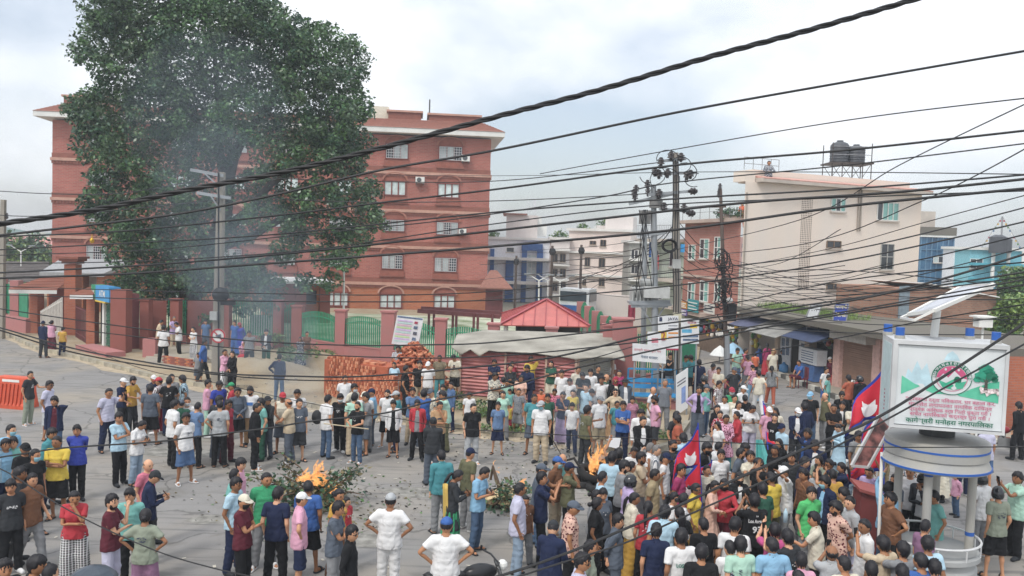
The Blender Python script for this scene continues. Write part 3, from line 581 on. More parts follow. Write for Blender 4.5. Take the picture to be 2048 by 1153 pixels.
def tile_roof(parent, P0, P1, P2, P3, n, m=tilec, name='tiled_roof'):
 """P0-P1 eave, P3-P2 ridge; stepped tile courses"""
 mb = MB()
 for k in range(n):
  t0, t1 = k / n, (k + 1) / n; a = P0.lerp(P3, t0); b = P1.lerp(P2, t0); c = P1.lerp(P2, t1); d = P0.lerp(P3, t1); up = V((0, 0, .035))
  mb.slab([a + up, b + up, c, d], .05)
 return mb.build(name, m, parent)
for (x0, x1, y, h0, h1, dy0, dy1) in ((36, 130, 668, 2.65, 3.35, -.9, 1.3), (155, 200, 690, 2.75, 3.4, -.8, 1.2)):
 a = G(x0, y, .1); b = G(x1, y, .1); e0 = V((a.x, a.y + dy0, h0)); e1 = V((b.x, b.y + dy0, h0)); r1_ = V((b.x - .2, b.y + dy1, h1)); r0_ = V((a.x + .9, a.y + dy1, h1))
 tile_roof(gh, e0, e1, r1_, r0_, 9); mb = MB(); mb.beam(e0 - V((0, -.02, .12)), e1 - V((0, -.02, .12)), .05, .2); mb.build('fascia', white_m, gh)
mb = MB(); a = G(82, 672, .1); b = G(124, 680, .1)
for k in range(15): p = a.lerp(b, k / 14); mb.cyl((p.x, p.y, .12), (p.x, p.y, 1.5 + .9 * k / 14), .035, n=5)
mb.beam((a.x, a.y, .5), (b.x, b.y, .5), .05, .05); mb.beam((a.x, a.y, 1.4), (b.x, b.y, 2.2), .05, .05)
single(mb, 'white_gate', mat('gate_white', 'cfcbc4', .5, .1), 'pale iron bar gate standing open beside the brick gatehouse', 'gate')
mb = MB(); a = G(152, 676, .1); b = G(172, 688, .1)
for k in range(9): p = a.lerp(b, k / 8); mb.cyl((p.x, p.y, .12), (p.x, p.y, 1.9), .03, n=5)
mb.beam((a.x, a.y, .4), (b.x, b.y, .4), .05, .05); mb.beam((a.x, a.y, 1.8), (b.x, b.y, 1.8), .05, .05)
single(mb, 'maroon_gate', redp, 'dark maroon bar gate between the tall brick pier and the booth', 'gate')
ab = thing('cash_booth', 'blue and green signed cash machine booth under the tiled canopy', 'booth', tuple(G(212, 694)))
blue = mat('paint_blue', '3f8fc4', .5, .1, 3); dgreen = mat('shutter_green', '2c5c46', .6, .1)
A_ = G(192, 690, .1); B_ = G(228, 702, .1); FB = Facade(A_, B_); Lb = FB.len
mb = MB(); FB.box(mb, 0, Lb, .0, 2.9, -1.2, -.25); mb.build('booth_wall', redp, ab)
mb = MB(); FB.box(mb, Lb * .02, Lb * .27, .2, 2.5, -.25, -.2); mb.build('doorway', mat('dark_doorway', '2b2422', .9, .1), ab)
mb = MB(); FB.box(mb, Lb * .28, Lb * .38, .15, 2.5, -.25, -.05); mb.build('white_post', white_m, ab)
so_ = MB()
for k in range(16): FB.box(so_, Lb * .39, Lb * .72, .2 + k * .145, .2 + k * .145 + .12, -.25, -.15 - .02 * (k % 2))
so_.build('shutter', dgreen, ab)
mb = MB(); FB.box(mb, Lb * .73, Lb, .1, 2.6, -.25, -.12); mb.build('side_panel', blue, ab)
mb = MB(); FB.box(mb, Lb * .25, Lb * 1.0, 2.5, 3.25, -.3, .25); sg = mb.build('signboard', blue, ab)
mb = MB(); FB.box(mb, 0, Lb * .25, 2.5, 3.25, -.3, .25); mb.build('sign_end', mat('sign_green', '2b8a63', .5, .05), ab)
mb = MB(); FB.box(mb, Lb * .25, Lb * .8, 2.42, 2.5, -.3, .27); mb.build('yellow_strip', mat('sign_yellow', 'd8b53c', .5, .05), ab)
mb = MB(); text_on(mb, 'NBL', FB.at(Lb * .13, 2.88, .262), FB.X, (0, 0, 1), h=.2, bold=.02); text_on(mb, 'ATM', FB.at(Lb * .62, 2.88, .262), FB.X, (0, 0, 1), h=.32, bold=.02); mb.build('lettering', white_m, ab)
g1 = G(228, 708, .1); g2 = G(256, 704, .1); mb = MB(); mb.box(((g1.x + g2.x) / 2, (g1.y + g2.y) / 2, 1.6), (.75, .7, 3.2)); single(mb, 'red_pier', wall_dk, 'tall square dark red pier beside the cash booth', 'pier')
mb = MB(); a = G(170, 700, .1); b = G(232, 716, .1); mb.beam((a.x, a.y, .22), (b.x, b.y, .22), .9, .3); single(mb, 'brick_step', wall_red, 'low red brick step before the cash booth', 'step')
# ---------------------------------------------------------------- platform around the tree
pf_ = thing('brick_platform', 'low brick and cement platform under the big tree', 'platform', tuple(G(350, 725)))
def plat(pxs, z0, z1, name, m): mb = MB(); mb.prism(pix_poly(pxs, z1), z0, z1); mb.build(name, m, pf_)
plat([(300, 706), (330, 716), (392, 722), (445, 716), (440, 690), (320, 688)], .1, .3, 'upper_slab', pave)
plat([(288, 722), (335, 735), (396, 742), (400, 724), (330, 716), (296, 706)], .1, .2, 'lower_step', pave)
mb = MB(); a = G(330, 722, .3); b = G(392, 731, .3)
n = 0
for r_ in range(5):
 for k in range(9):
  t0 = (k + (.5 if r_ % 2 else 0)) / 9.5; p = a.lerp(b, t0);
  q = MB(); d = (b - a).normalized(); q.box((p.x, p.y - .06, .44 + r_ * .085 - .3 + .02), ((b - a).length / 9.5 - .015, .12, .07), ax=(d, V((-d.y, d.x, 0)), V((0, 0, 1)))); q.build('brick', [wall_dk, brk_lo, hood_m][(r_ * 3 + k * 7) % 3], pf_)
g = G(303, 715, .1); mb = MB(); mb.box((g.x, g.y, .55), (.6, .6, .9)); mb.build('corner_block', wall_red, pf_)
# ================================================================ TIN SHED, BRICKS
tinred = mat('tin_red', 'a9666a', .6, .18, 1.2, c2='b87f7a', bump=.1); shut_grey = mat('shutter_grey', 'a3a39c', .55, .12, 2)
sh = thing('tin_shed', 'red corrugated tin shed under a torn pale tarpaulin', 'shed', tuple(G(1035, 800)))
s0 = G(920, 792, .1); s1 = G(1150, 812, .1); s2 = G(1222, 800, .1)
FS = Facade(s0, s1); Ls = FS.len
def corrugated(F, mb, u0, u1, z0, z1, out, pitch=.11, amp=.025, depth=.03):
 n = int((z1 - z0) / pitch * 4)
 vs = []
 for i in range(n + 1):
  z = z0 + (z1 - z0) * i / n; o = out + amp * math.sin(i * math.pi / 2)
  vs += [F.at(u0, z, o), F.at(u1, z, o), F.at(u1, z, o - depth), F.at(u0, z, o - depth)]
 fs = []
 for i in range(n):
  a = i * 4
  for k in range(4): fs.append((a + k, a + (k + 1) % 4, a + 4 + (k + 1) % 4, a + 4 + k))
 return mb.add(vs, fs)
zsh = 1.86
for k in range(4):
 mb = MB(); corrugated(FS, mb, Ls * k / 4 + .01, Ls * (k + 1) / 4 - .01, .15, zsh, 0, .13, .03); mb.build('tin_sheet', tinred, sh)
for k in (0, 1.6, 3.0, 4):
 mb = MB(); FS.box(mb, Ls * k / 4 - .04, Ls * k / 4 + .04, .1, zsh + .04, .04, .1); mb.build('post', mat('timber_pale', 'b59a8a', .8, .2, 4), sh)
FS2 = Facade(s1, s2)
for k in range(2):
 mb = MB(); corrugated(FS2, mb, FS2.len * k / 2 + .02, FS2.len * (k + 1) / 2 - .02, .15, zsh + .1, 0, .08, .012); mb.build('shutter', shut_grey, sh)
mb = MB(); FS2.box(mb, -.03, .07, .1, 1.98, 0, .1); FS2.box(mb, FS2.len - .1, FS2.len, .1, 1.98, 0, .1); mb.build('frame', mat('timber_pale', 'b59a8a', .8, .2, 4), sh)
mb = MB(); a = s0 + V((.05, 2.2, 0)); b = s2 + V((0, 2.2, 0)); mb.prism([(s0.x + .05, s0.y + .1), (s1.x, s1.y + .1), (s2.x - .05, s2.y + .1), (b.x, b.y), (a.x, a.y)], .1, 1.8); mb.build('inner_wall', tinred, sh)
tarp_m = mat('tarpaulin', '8a867c', .85, .14, 1.0, bump=.1, bs=9, c2='a19d93')
def tarp(u, v):
 lx = s0.x - .35 + (s2.x - s0.x + .6) * u; fy = s0.y + (s1.y - s0.y) * min(1, u * 1.25) - .45; by = s0.y + 2.6
 rag = [0, -.28, -.03, -.28, -.02, -.05, -.02, -.03, -.02, -.03, -.05, -.08, -.1, -.16, -.08, -.02, -.02, -.02, -.15]
 t = u * (len(rag) - 1); i = int(min(t, len(rag) - 2)); r_ = rag[i] + (rag[i + 1] - rag[i]) * (t - i)
 y = fy + (by - fy) * v; ridge = 2.0 + .42 * v * min(1, .45 + u * 3)
 z = ridge + (r_ * max(0, 1 - v * 9) if v < .12 else 0) + .02 * mnoise.noise(V((lx * .7, y * 1.5, 3))) + .02 * abs(mnoise.noise(V((lx * 3 + y * 2, y, 1))))
 return (lx, y + (.12 if v < .01 else 0), z)
mb = MB(); mb.grid(tarp, 72, 26)
o = single(mb, 'tarpaulin', tarp_m, 'pale grey tarpaulin sagging over the red tin shed', 'tarpaulin', smooth=True)
md = o.modifiers.new('thick', 'SOLIDIFY'); md.thickness = .012
pv = thing('pavilion', 'small pavilion with a red pyramid tin roof behind the shed', 'pavilion', tuple(P(1088, 660, 41)))
c0 = P(1000, 652, 39); c1 = P(1180, 652, 39.5); ap = P(1093, 600, 42.5); c0.z = c1.z = (c0.z + c1.z) / 2; dd = V((0, 6, 0))
corners = [c0, c1, c1 + dd, c0 + dd]
rt = mat('roof_paint_red', 'b8655e', .45, .12, 1.5)
for k in range(4):
 a, b = corners[k], corners[(k + 1) % 4]; mb = MB(); mb.slab([a, b, ap], .05); mb.build('roof_panel', rt, pv)
 mb = MB(); mb.beam(a + V((0, 0, .05)), ap + V((0, 0, .05)), .14, .05);
 for j in range(1, 8):
  p = a.lerp(b, j / 8); t = 1 - abs(j / 8 - .5) * 2
  q = p.lerp(ap.lerp((a + b) / 2, 0) if t > .99 else (a.lerp(ap, t * 1.0) if j < 4 else b.lerp(ap, t)), .97); mb.beam(p + V((0, 0, .03)), q + V((0, 0, .04)), .03, .03)
 mb.build('roof_rib', mat('roof_rib_red', '9c474c', .5, .1), pv)
for a in corners:
 mb = MB(); p = a.lerp(ap, .12); mb.cyl((p.x, p.y, 0), (p.x, p.y, c0.z), .1, n=8); mb.build('post', white_m, pv)
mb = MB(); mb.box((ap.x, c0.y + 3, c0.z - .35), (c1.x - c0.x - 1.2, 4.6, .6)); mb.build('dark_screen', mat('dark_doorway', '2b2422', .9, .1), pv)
brick_ms = [mat('brick_orange_%s' % k, c, .9, .12, 9) for k, c in zip('abcd', ('b87050', 'a65c42', 'c98d6e', '8f5039'))]
bme = []
for m_ in brick_ms:
 q = MB(); q.box((0, 0, 0), (.23, .11, .06)); me = bpy.data.meshes.new('brick'); me.from_pydata(q.v, [], q.f); me.materials.append(m_); bme.append(me)
rbk = random.Random(11)
def put_brick(par, p, rot):
 o = bpy.data.objects.new('brick', rbk.choice(bme)); COL.objects.link(o); o.parent = par; o.location = V(p) - par.location; o.rotation_euler = rot
st = thing('brick_stack', 'long stack of orange bricks set on edge beside the dirt bank', 'brick stack', tuple(G(715, 798, .1)))
sa = G(652, 792, .1); sb = G(792, 815, .1); dx = (sb - sa).normalized(); ang = math.atan2(dx.y, dx.x); Lst = (sb - sa).length; nb = int(Lst / .067)
cnt = 0; rest = MB()
for c in range(13):
 zc = .12 + .118 * c + .055; inset = .022 * c + (0.0); top_cut = 0 if c < 9 else (c - 8) * .35
 for i in range(nb):
  u = (i + .5) * .067
  if u < inset: continue
  if c >= 9 and (u > Lst * .50 and c > 10 or u > Lst * .72 + .0): continue
  p = sa + dx * u + V((0, .10 * 0 + .022 * c, 0)); pp = (p.x + rbk.uniform(-.004, .004), p.y + rbk.uniform(-.03, .03), zc)
  pass
  if (c >= 5 and cnt < 296 and u < Lst * .8):
   put_brick(st, pp, (R(90), 0, ang + R(90))); cnt += 1
  else: rest.cur = (i * 7 + c * 3) % 4 if rbk.random() < .8 else 2; X = dx; rest.box(pp, (.06, .22, .108), ang=ang)
core = MB(); mid = (sa + sb) / 2; core.box((mid.x, mid.y + .75, .8), (Lst - .3, 1.0, 1.3), ang=ang); core.build('stack_core', brick_ms[1], st)
for q in range(1, 4):
 for c in range(0, 12, 1):
  for i in range(0, nb, 1):
   if c < 11 and q < 3: continue
   rest.cur = rbk.randrange(4); u = (i + .5) * .067
   if u > Lst * .8 and c > 8: continue
   p = sa + dx * u + V((0, .2 + .23 * q, 0)); rest.box((p.x, p.y, .175 + .118 * c), (.06, .22, .108), ang=ang)
o = rest.build('lower_brick', brick_ms, st); o['kind'] = 'stuff'
hp = thing('brick_heap', 'tall heap of tipped loose bricks under the leaning notice board', 'brick heap', tuple(G(820, 795, .1)))
hc = G(822, 788, .1); hc = V((hc.x, hc.y + .8, 0)); cone = MB(); cone.grid(lump(hc.x, hc.y, 1.45, 1.3, 1.75, 4.4, .0), 20, 8); cone.build('heap_core', brick_ms[3], hp, smooth=False)
rest = MB()
def heap_z(x, y):
 r = math.hypot((x - hc.x) / 1.5, (y - hc.y) / 1.35); return .1 + 1.85 * max(0, 1 - r ** 1.5)
for i in range(900):
 a = rbk.uniform(0, 6.28); r = math.sqrt(rbk.random()) * 1.05; x = hc.x + math.cos(a) * r * 1.5; y = hc.y + math.sin(a) * r * 1.35; z = heap_z(x, y) + rbk.uniform(-.02, .06)
 rot = (rbk.uniform(-.9, .9), rbk.uniform(-.9, .9), rbk.uniform(0, 6.28))
 if i < 290 and y < hc.y + .2: put_brick(hp, (x, y, z), rot)
 else:
  M_ = Matrix.Rotation(rot[2], 3, 'Z') @ Matrix.Rotation(rot[1], 3, 'Y') @ Matrix.Rotation(rot[0], 3, 'X'); rest.cur = rbk.randrange(4)
  rest.box((x, y, z), (.23, .11, .06), ax=(M_.col[0], M_.col[1], M_.col[2]))
o = rest.build('loose_brick', brick_ms, hp); o['kind'] = 'stuff'
mb = MB(); g = G(672, 792, .1); mb.ball((g.x, g.y, .28), (.42, .3, .24), 12, 7); single(mb, 'sand_sack', mat('sack_cream', 'c9b795', .9, .1, bump=.4), 'full cream sack lying before the brick stack', 'sack', smooth=True)
# ================================================================ RIGHT SIDE BUILDINGS
cream = mat('plaster_cream', 'e9dfd4', .9, .12, .5, bump=.2, c2='d8cabc', streak=True)
cA, cB = P(1482, 560, 46.5), P(1840, 560, 52.7); FC = Facade(cA, cB); zt = FC.uz(1530, 366)[1]
cbld = thing('cream_building', 'cream plastered three storey building with black water tanks on its roof', 'building', (cA.x, cA.y, 0))
u1 = FC.uz(1838, 500)[0]; uL = FC.uz(1508, 500)[0]
mb = MB(); mb.prism([tuple(FC.at(0, 0).to_2d()), tuple(FC.at(u1, 0).to_2d()), tuple((FC.at(u1, 0, -8)).to_2d()), (cA.x + 3.2, cA.y + 9)], 0, zt); mb.build('wall', cream, cbld)
mb = MB(); FC.box(mb, uL - .05, u1 + .3, zt, zt + .22, -1.5, .55); mb.build('roof_slab', mat('slab_grey', 'b9b0a6', .9, .12, 1), cbld)
mb = MB(); q0 = [FC.at(uL - .05, zt + .225, .56), FC.at(u1 + .3, zt + .225, .56), FC.at(u1 + .1, zt + .42, -.5), FC.at(uL + .2, zt + .42, -.5)]; mb.slab(q0, .1); mb.build('roof_tiles', mat('tile_pale_red', 'c09488', .8, .2, 4), cbld)
mb = MB(); FC.box(mb, uL + .2, u1 - .4, zt + .2, zt + .75, -1.2, -.6); mb.build('parapet', cream, cbld)
mb = MB(); FC.box(mb, 0, uL - .1, zt, zt + .6, -1, -.05); mb.build('parapet_left', cream, cbld)
dark_hole = mat('jali_hole', '6a5c52', .95, 0);
def flat_window(F, parent, x0, y0, x1, y1, cols=2, rows=1, fm=None, gm=None, off=.0):
 a, b, z0, z1 = F.rect(x0, y0, x1, y1); fm = fm or white_m; w_ = b - a; t = .05
 m = MB(); F.box(m, a, b, z0, z0 + t, off, off + .06); F.box(m, a, b, z1 - t, z1, off, off + .06)
 for k in range(cols + 1): uu = a + w_ * k / cols; F.box(m, uu - t / 2, uu + t / 2, z0 + t, z1 - t, off, off + .058)
 for k in range(1, rows): zz = z0 + (z1 - z0) * k / rows; F.box(m, a, b, zz - t / 2, zz + t / 2, off, off + .055)
 wo = m.build('window', fm, parent)
 for k in range(cols):
  m = MB(); F.box(m, a + w_ * k / cols + .03, a + w_ * (k + 1) / cols - .03, z0 + .03, z1 - .03, off, off + .02); m.build('pane', (gm[k % len(gm)] if isinstance(gm, list) else gm) or glass_d, wo)
 m = MB(); F.box(m, a - .08, b + .08, z0 - .08, z0, off, off + .12); m.build('sill', mat('slab_grey', 'b9b0a6', .9, .12, 1), parent)
 return wo
gteal = mat('glass_teal', '7fb0a8', .15, .2, 1, spec=.6); gdark2 = mat('glass_dark_b', '3c3f44', .15, .2, 1, spec=.6)
flat_window(FC, cbld, 1662, 397, 1690, 424, 3, 1, white_m, [gteal, gdark2, gteal]); flat_window(FC, cbld, 1754, 405, 1796, 442, 4, 1, white_m, [gdark2, gteal, gteal, gteal])
flat_window(FC, cbld, 1653, 482, 1681, 497, 2, 1, mat('frame_brown', '7d6a58', .7, .1), gdark2); flat_window(FC, cbld, 1653, 567, 1680, 580, 2, 1, mat('frame_brown', '7d6a58', .7, .1), gdark2)
flat_window(FC, cbld, 1761, 488, 1786, 540, 2, 2, mat('frame_grey', 'a5a5a0', .6, .1), gdark2); flat_window(FC, cbld, 1761, 572, 1786, 624, 2, 2, mat('frame_grey', 'a5a5a0', .6, .1), gdark2)
a, b, z0, z1_ = FC.rect(1599, 392, 1622, 580); mb = MB(); n = 7; rws = int((z1_ - z0) / .11)
for i in range(rws):
 for k in range(n): u = a + (b - a) * (k + .5) / n; z = z0 + (i + .5) * .11; FC.box(mb, u - .03, u + .03, z - .033, z + .033, -.0, .006)
o = mb.build('lattice', dark_hole, cbld); o['kind'] = 'stuff'
mb = MB();
for x in (1718, 1723): p0 = FC.uz(x, 370); FC.box(mb, p0[0] - .035, p0[0] + .035, FC.uz(x, 463)[1], zt, .02, .1)
mb.build('drain_pipe', mat('pipe_grey', 'a39a90', .6, .1), cbld)
mb = MB(); p0 = FC.uz(1488, 500)[0]; FC.box(mb, p0 - .03, p0 + .03, 1.5, zt - .6, .0, .08); mb.build('corner_pipe', mat('pipe_grey', 'a39a90', .6, .1), cbld)
mb = MB(); rail = mat('rail_steel', '8d8f92', .5, .1)
pts = [FC.at(FC.uz(x, 360)[0], zt + .75, -1) for x in (1512, 1530, 1548, 1566, 1582)]
for p in pts: mb.cyl(p, p + V((0, 0, .7)), .02, n=5)
for hh in (.7, .35): mb.tube([p + V((0, 0, hh)) for p in pts], .018, 5)
mb.build('roof_rail', rail, cbld)
tk = thing('tank_stand', 'dark steel stand carrying the two black tanks on the cream roof', 'tank stand', tuple(P(1690, 356, 53)))
ytk = 52.5; zb = P(1690, 357, ytk).z; zp = P(1690, 329, ytk).z
xs = [P(x, 329, ytk).x for x in (1655, 1675, 1695, 1715, 1732)]
mb = MB()
for x in xs:
 for y in (ytk - .8, ytk + .8): mb.cyl((x, y, zb - .3), (x, y, zp + (1.2 if x in (xs[0], xs[-1]) else 0)), .03, n=5)
for i in range(4):
 mb.cyl((xs[i], ytk - .8, zb), (xs[i + 1], ytk - .8, zp), .02, n=4); mb.cyl((xs[i + 1], ytk + .8, zb), (xs[i], ytk + .8, zp), .02, n=4)
mb.build('leg_frame', mat('steel_rust', '4a4340', .7, .2), tk)
mb = MB(); mb.box(((xs[0] + xs[-1]) / 2, ytk, zp), (xs[-1] - xs[0] + .2, 1.9, .08)); mb.build('deck', mat('steel_rust', '4a4340', .7, .2), tk)
mb = MB(); mb.tube([(xs[0], ytk - .8, zp + 1.0), (xs[-1], ytk - .8, zp + 1.0)], .018, 5); mb.tube([(xs[0], ytk - .8, zp + .5), (xs[-1], ytk - .8, zp + .5)], .018, 5); mb.build('handrail', rail, tk)
tankm = mat('tank_black', '4a4d52', .5, .12, 2)
for (x, r, h, lab) in ((1678, .55, 1.3, 'taller black plastic water tank with a ribbed body'), (1711, .52, 1.1, 'shorter black plastic water tank beside the taller one')):
 p = P(x, 329, ytk); prof = [(r, 0)]
 for k in range(6): z = h * .78 * (k + .3) / 6; prof += [(r, z), (r * 1.04, z + .05), (r, z + .1)]
 prof += [(r, h * .82), (r * .8, h * .93), (r * .35, h), (r * .35, h * 1.06), (r * .1, h * 1.07)]
 mb = MB(); mb.lathe(prof, (p.x, p.y, zp + .05), 20); single(mb, 'water_tank', tankm, lab, 'water tank', (p.x, p.y, zp + .05), 'black tanks on the roof stand', smooth=False)
mb = MB(); p = P(1612, 355, 52); mb.box(p, (.4, .3, .35)); single(mb, 'roof_box', mat('steel_rust', '4a4340', .7, .2), 'small dark box on the cream roof parapet', 'box')
rA, rB = P(1366, 560, 55), P(1482, 560, 46.9); FR = Facade(rA, rB)
rbld = thing('brick_house', 'red brick house with white framed windows next to the cream building', 'house', (rA.x, rA.y, 0))
brk_h = brickmat('brick_house', 'b4776b', 'a5685c', 'a3877c', 1.3, ang=math.atan2(FR.X.y, FR.X.x))
zr1 = FR.uz(1478, 442)[1]; zg = FR.uz(1478, 640)[1]
mb = MB(); mb.prism([(rA.x, rA.y), (FR.at(FR.len - .3, 0).x, FR.at(FR.len - .3, 0).y), (rB.x + 1.0, rB.y + 6), (rA.x + 3, rA.y + 8)], zg, zr1); mb.build('wall', brk_h, rbld)
mb = MB(); FR.box(mb, 0, FR.len - .3, 0, zg, -2, -1.4); mb.build('ground_wall', cream, rbld)
for y, t_ in ((440, .2), (562, .14), (645, .25)): z = FR.uz(1478, y)[1]; mb = MB(); FR.box(mb, -.2, FR.len - .3, z - t_ / 2, z + t_ / 2, -1, .45 if y != 562 else .12); mb.build('slab', mat('slab_pale', 'b8a59a', .9, .15, 1), rbld)
for (x0, y0, x1, y1) in ((1378, 490, 1391, 520), (1401, 478, 1418, 518), (1430, 474, 1442, 517), (1377, 565, 1390, 602), (1401, 562, 1417, 604), (1430, 566, 1442, 604)): flat_window(FR, rbld, x0, y0, x1, y1, 2, 2, white_m, [gdark2, gteal])
for (x0, y0, x1, y1, c, lab, tx) in ((1366, 603, 1390, 617, 'c08a45', 'small orange and white shop sign on the brick house', 'SHOP'), (1366, 618, 1390, 630, '7a6aa6', 'small purple shop sign under the orange one', None), (1392, 600, 1413, 625, '2f8c94', 'teal signboard on the brick house balcony', 'OPTICAL'), (1425, 608, 1446, 628, 'cfcfc8', 'pale signboard beside the teal one', None)):
 if tx in ('SHOP', 'OPTICAL'): tx = None
 a, b, z0, z1_ = FR.rect(x0, y0, x1, y1); mb = MB(); FR.box(mb, a, b, z0, z1_, .5, .56); t = thing('signboard', lab, 'sign', tuple(FR.at(a, z0, .5))); mb.build('board', mat('sign_' + c, c, .5, .08), t)
 mb = MB()
 for k in range(3): zz = z0 + (z1_ - z0) * (.25 + .25 * k); FR.box(mb, a + .1, b - .1 - .2 * (k % 2), zz - .03, zz + .03, .56, .566)
 mb.build('print_line', white_m if c != 'cfcfc8' else mat('print_dark', '555a66', .6, 0), t)
mb = MB()
pts = [FR.at(FR.len * k / 6, zr1 + .1, .2) for k in range(7)]
for p in pts: mb.cyl(p, p + V((0, 0, .9)), .02, n=5)
mb.tube([p + V((0, 0, .9)) for p in pts], .02, 5); mb.tube([p + V((0, 0, .5)) for p in pts], .015, 5); mb.build('terrace_rail', rail, rbld)
p = FR.at(FR.len - 1.6, zr1 + .1, .1);
t = thing('terrace_plant', 'leafy green plants spilling over the brick house terrace', 'plant', tuple(p)); rs = np.random.RandomState(9)
pp = blob_leaves([((p.x + dx_, p.y, p.z + .3 + dz), (.5, .4, .35), 1) for dx_, dz in ((-.4, 0), (.2, .1), (.7, -.1))], 350, .1, rs, .5, .2); v, f = leaf_mesh(pp, .11, rs)
o = np_mesh('foliage', v, f, None, t, rs.choice(2, size=len(f)), [leaf_a, leaf_b]); o['kind'] = 'stuff'
mb = MB(); mb.box((p.x + .1, p.y, p.z + .1), (1.2, .25, .2)); mb.build('planter', mat('slab_pale', 'b8a59a', .9, .15, 1), t)
gA, gB = P(1296, 560, 60), P(1372, 560, 55.5); FG = Facade(gA, gB); gbl = thing('pale_green_house', 'narrow pale green house with grey balconies behind the utility poles', 'house', (gA.x, gA.y, 0)); pg_m = mat('plaster_pale_green', 'b4beb0', .9, .15, .6)
mb = MB(); FG.box(mb, 0, FG.len, 0, FG.uz(1340, 483)[1], -1.5, 0); mb.build('wall', pg_m, gbl)
for y in (482, 560, 612): z = FG.uz(1340, y)[1]; mb = MB(); FG.box(mb, -.1, FG.len + .1, z - .1, z + .1, -1.5, 1.1); mb.build('balcony_slab', mat('slab_grey', 'b9b0a6', .9, .12, 1), gbl)
for (x0, y0, x1, y1) in ((1306, 500, 1318, 530), (1340, 500, 1356, 535), (1310, 575, 1325, 600)): flat_window(FG, gbl, x0, y0, x1, y1, 2, 1, white_m, gdark2)
for i in range(3):
 y = (560, 612, 482)[i]; z = FG.uz(1340, y)[1] + .1; mb = MB()
 for k in range(22): q = FG.at(FG.len * k / 21, z, 1.05); mb.cyl(q, q + V((0, 0, .9)), .012, n=4)
 mb.tube([FG.at(0, z + .9, 1.05), FG.at(FG.len, z + .9, 1.05)], .02, 4); mb.build('balcony_rail', rail, gbl)
for k, (c, x, lab) in enumerate((('b33b48', 1264, 'red cloth hanging on a line between the houses'), ('3a5f9a', 1298, 'blue cloth hanging beside the far balcony'), ('c14b56', 1303, 'crimson cloth hanging on the balcony rail'), ('8c2f45', 1256, 'dark pink cloth hanging by the dim balcony'))):
 q = P(x, (600, 500, 525, 625)[k], 58); mb = MB(); mb.grid(lambda u, v: (q.x + u * .5, q.y + .06 * math.sin(u * 9), q.z + .5 - v * 1.0), 6, 3); o = single(mb, 'hanging_cloth', mat('cloth_' + c, c, .9, .1), lab, 'cloth'); o.modifiers.new('t', 'SOLIDIFY').thickness = .01
stl = thing('market_stall', 'crowded stall of hanging bags and round white bowls under the brick house', 'stall', tuple(FR.at(4, 0, .5)))
goods = [mat('goods_%d' % i, c, .7, .2, 5) for i, c in enumerate(('3c3a3d', '8a4a3f', 'd8d2c8', '4c6f8f', 'b5485a', 'c9a441', '5c8a57', '2f2c30'))]
rg = random.Random(5)
a, b, z0, z1_ = FR.rect(1404, 642, 1476, 705)
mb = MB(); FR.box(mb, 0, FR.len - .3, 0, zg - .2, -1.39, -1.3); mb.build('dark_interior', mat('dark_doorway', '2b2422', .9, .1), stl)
mb = MB(); FR.box(mb, a, b, .0, .9, -.8, .3); mb.build('counter', mat('counter_wood', '6b5a4c', .8, .2), stl)
for i in range(70):
 u = rg.uniform(a, b); z = rg.uniform(.9, zg - .25); s_ = rg.uniform(.12, .32); mb = MB(); o_ = rg.uniform(-.9, .25)
 if i % 4 == 0: mb.cyl(FR.at(u, z, o_), FR.at(u, z, o_ + .06), s_ * .7, n=12)
 else: mb.ball(FR.at(u, z, o_), (s_ * .6, .1, s_ * .8), 8, 5)
 mb.build('ware', rg.choice(goods), stl)
for i in range(7):
 mb = MB(); c = FR.at(b - 1.9 + .34 * i, 1.25 + .42 * (i // 4 % 2), .36); mb.cyl(c, c + FR.N * .05, .15, n=14); mb.build('bowl', white_m, stl)
um = thing('market_umbrella', 'white and blue parasol over the roadside stall', 'parasol', tuple(G(1452, 720)));
for i, (x, y, r_) in enumerate(((1440, 696, .55), (1466, 690, .7))):
 q = P(x, y, 45); mb = MB(); mb.lathe([(r_, 0), (r_ * .6, .28), (.05, .5), (.02, .52)], (q.x, q.y, q.z - .4), 8); mb.build('canopy', [mat('cloth_white', 'd8dad8', .8, .05), mat('cloth_pale_blue', '9cc0d8', .8, .05)][i], um)
 mb = MB(); mb.cyl((q.x, q.y, 0), (q.x, q.y, q.z), .03, n=6); mb.build('pole', rail, um)
wA, wB = P(1500, 700, 45.8), P(1765, 700, 34.4); FW = Facade(wA, wB); row = thing('shop_row', 'row of low roadside shops under one stained concrete slab roof', 'shops', (wA.x, wA.y, 0))
stain = mat('concrete_stained', '7e7870', .95, .3, .7, bump=.4, c2='5d5a50', streak=True)
zrf = 2.85
mb = MB(); FW.box(mb, -.8, FW.len + 6, zrf - .1, zrf + .16, -5, .9); mb.build('roof_slab', stain, row)
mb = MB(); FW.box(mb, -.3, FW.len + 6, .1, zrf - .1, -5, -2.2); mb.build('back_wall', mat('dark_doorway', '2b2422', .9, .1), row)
def shop_u(x): return FW.uz(x, 700)[0]
plc = mat('plaster_dirty', 'b7a595', .9, .2, 1)
for x, wd, m_ in ((1504, .3, plc), (1556, .35, plc), (1617, .4, plc), (1677, .5, mat('plaster_pink', 'c7a49a', .9, .15)), (1757, .5, mat('plaster_pink', 'c7a49a', .9, .15))):
 u = shop_u(x); mb = MB(); FW.box(mb, u - wd / 2, u + wd / 2, .1, zrf - .1, -.3, .1); mb.build('pier', m_, row)
mb = MB(); FW.box(mb, shop_u(1763), FW.len + 6, .1, zrf - .1, -2, 0); mb.build('side_wall', brk_n, row)
ua, ub = shop_u(1680), shop_u(1752); shut = mat('shutter_brown', '8d7060', .6, .12, 2)
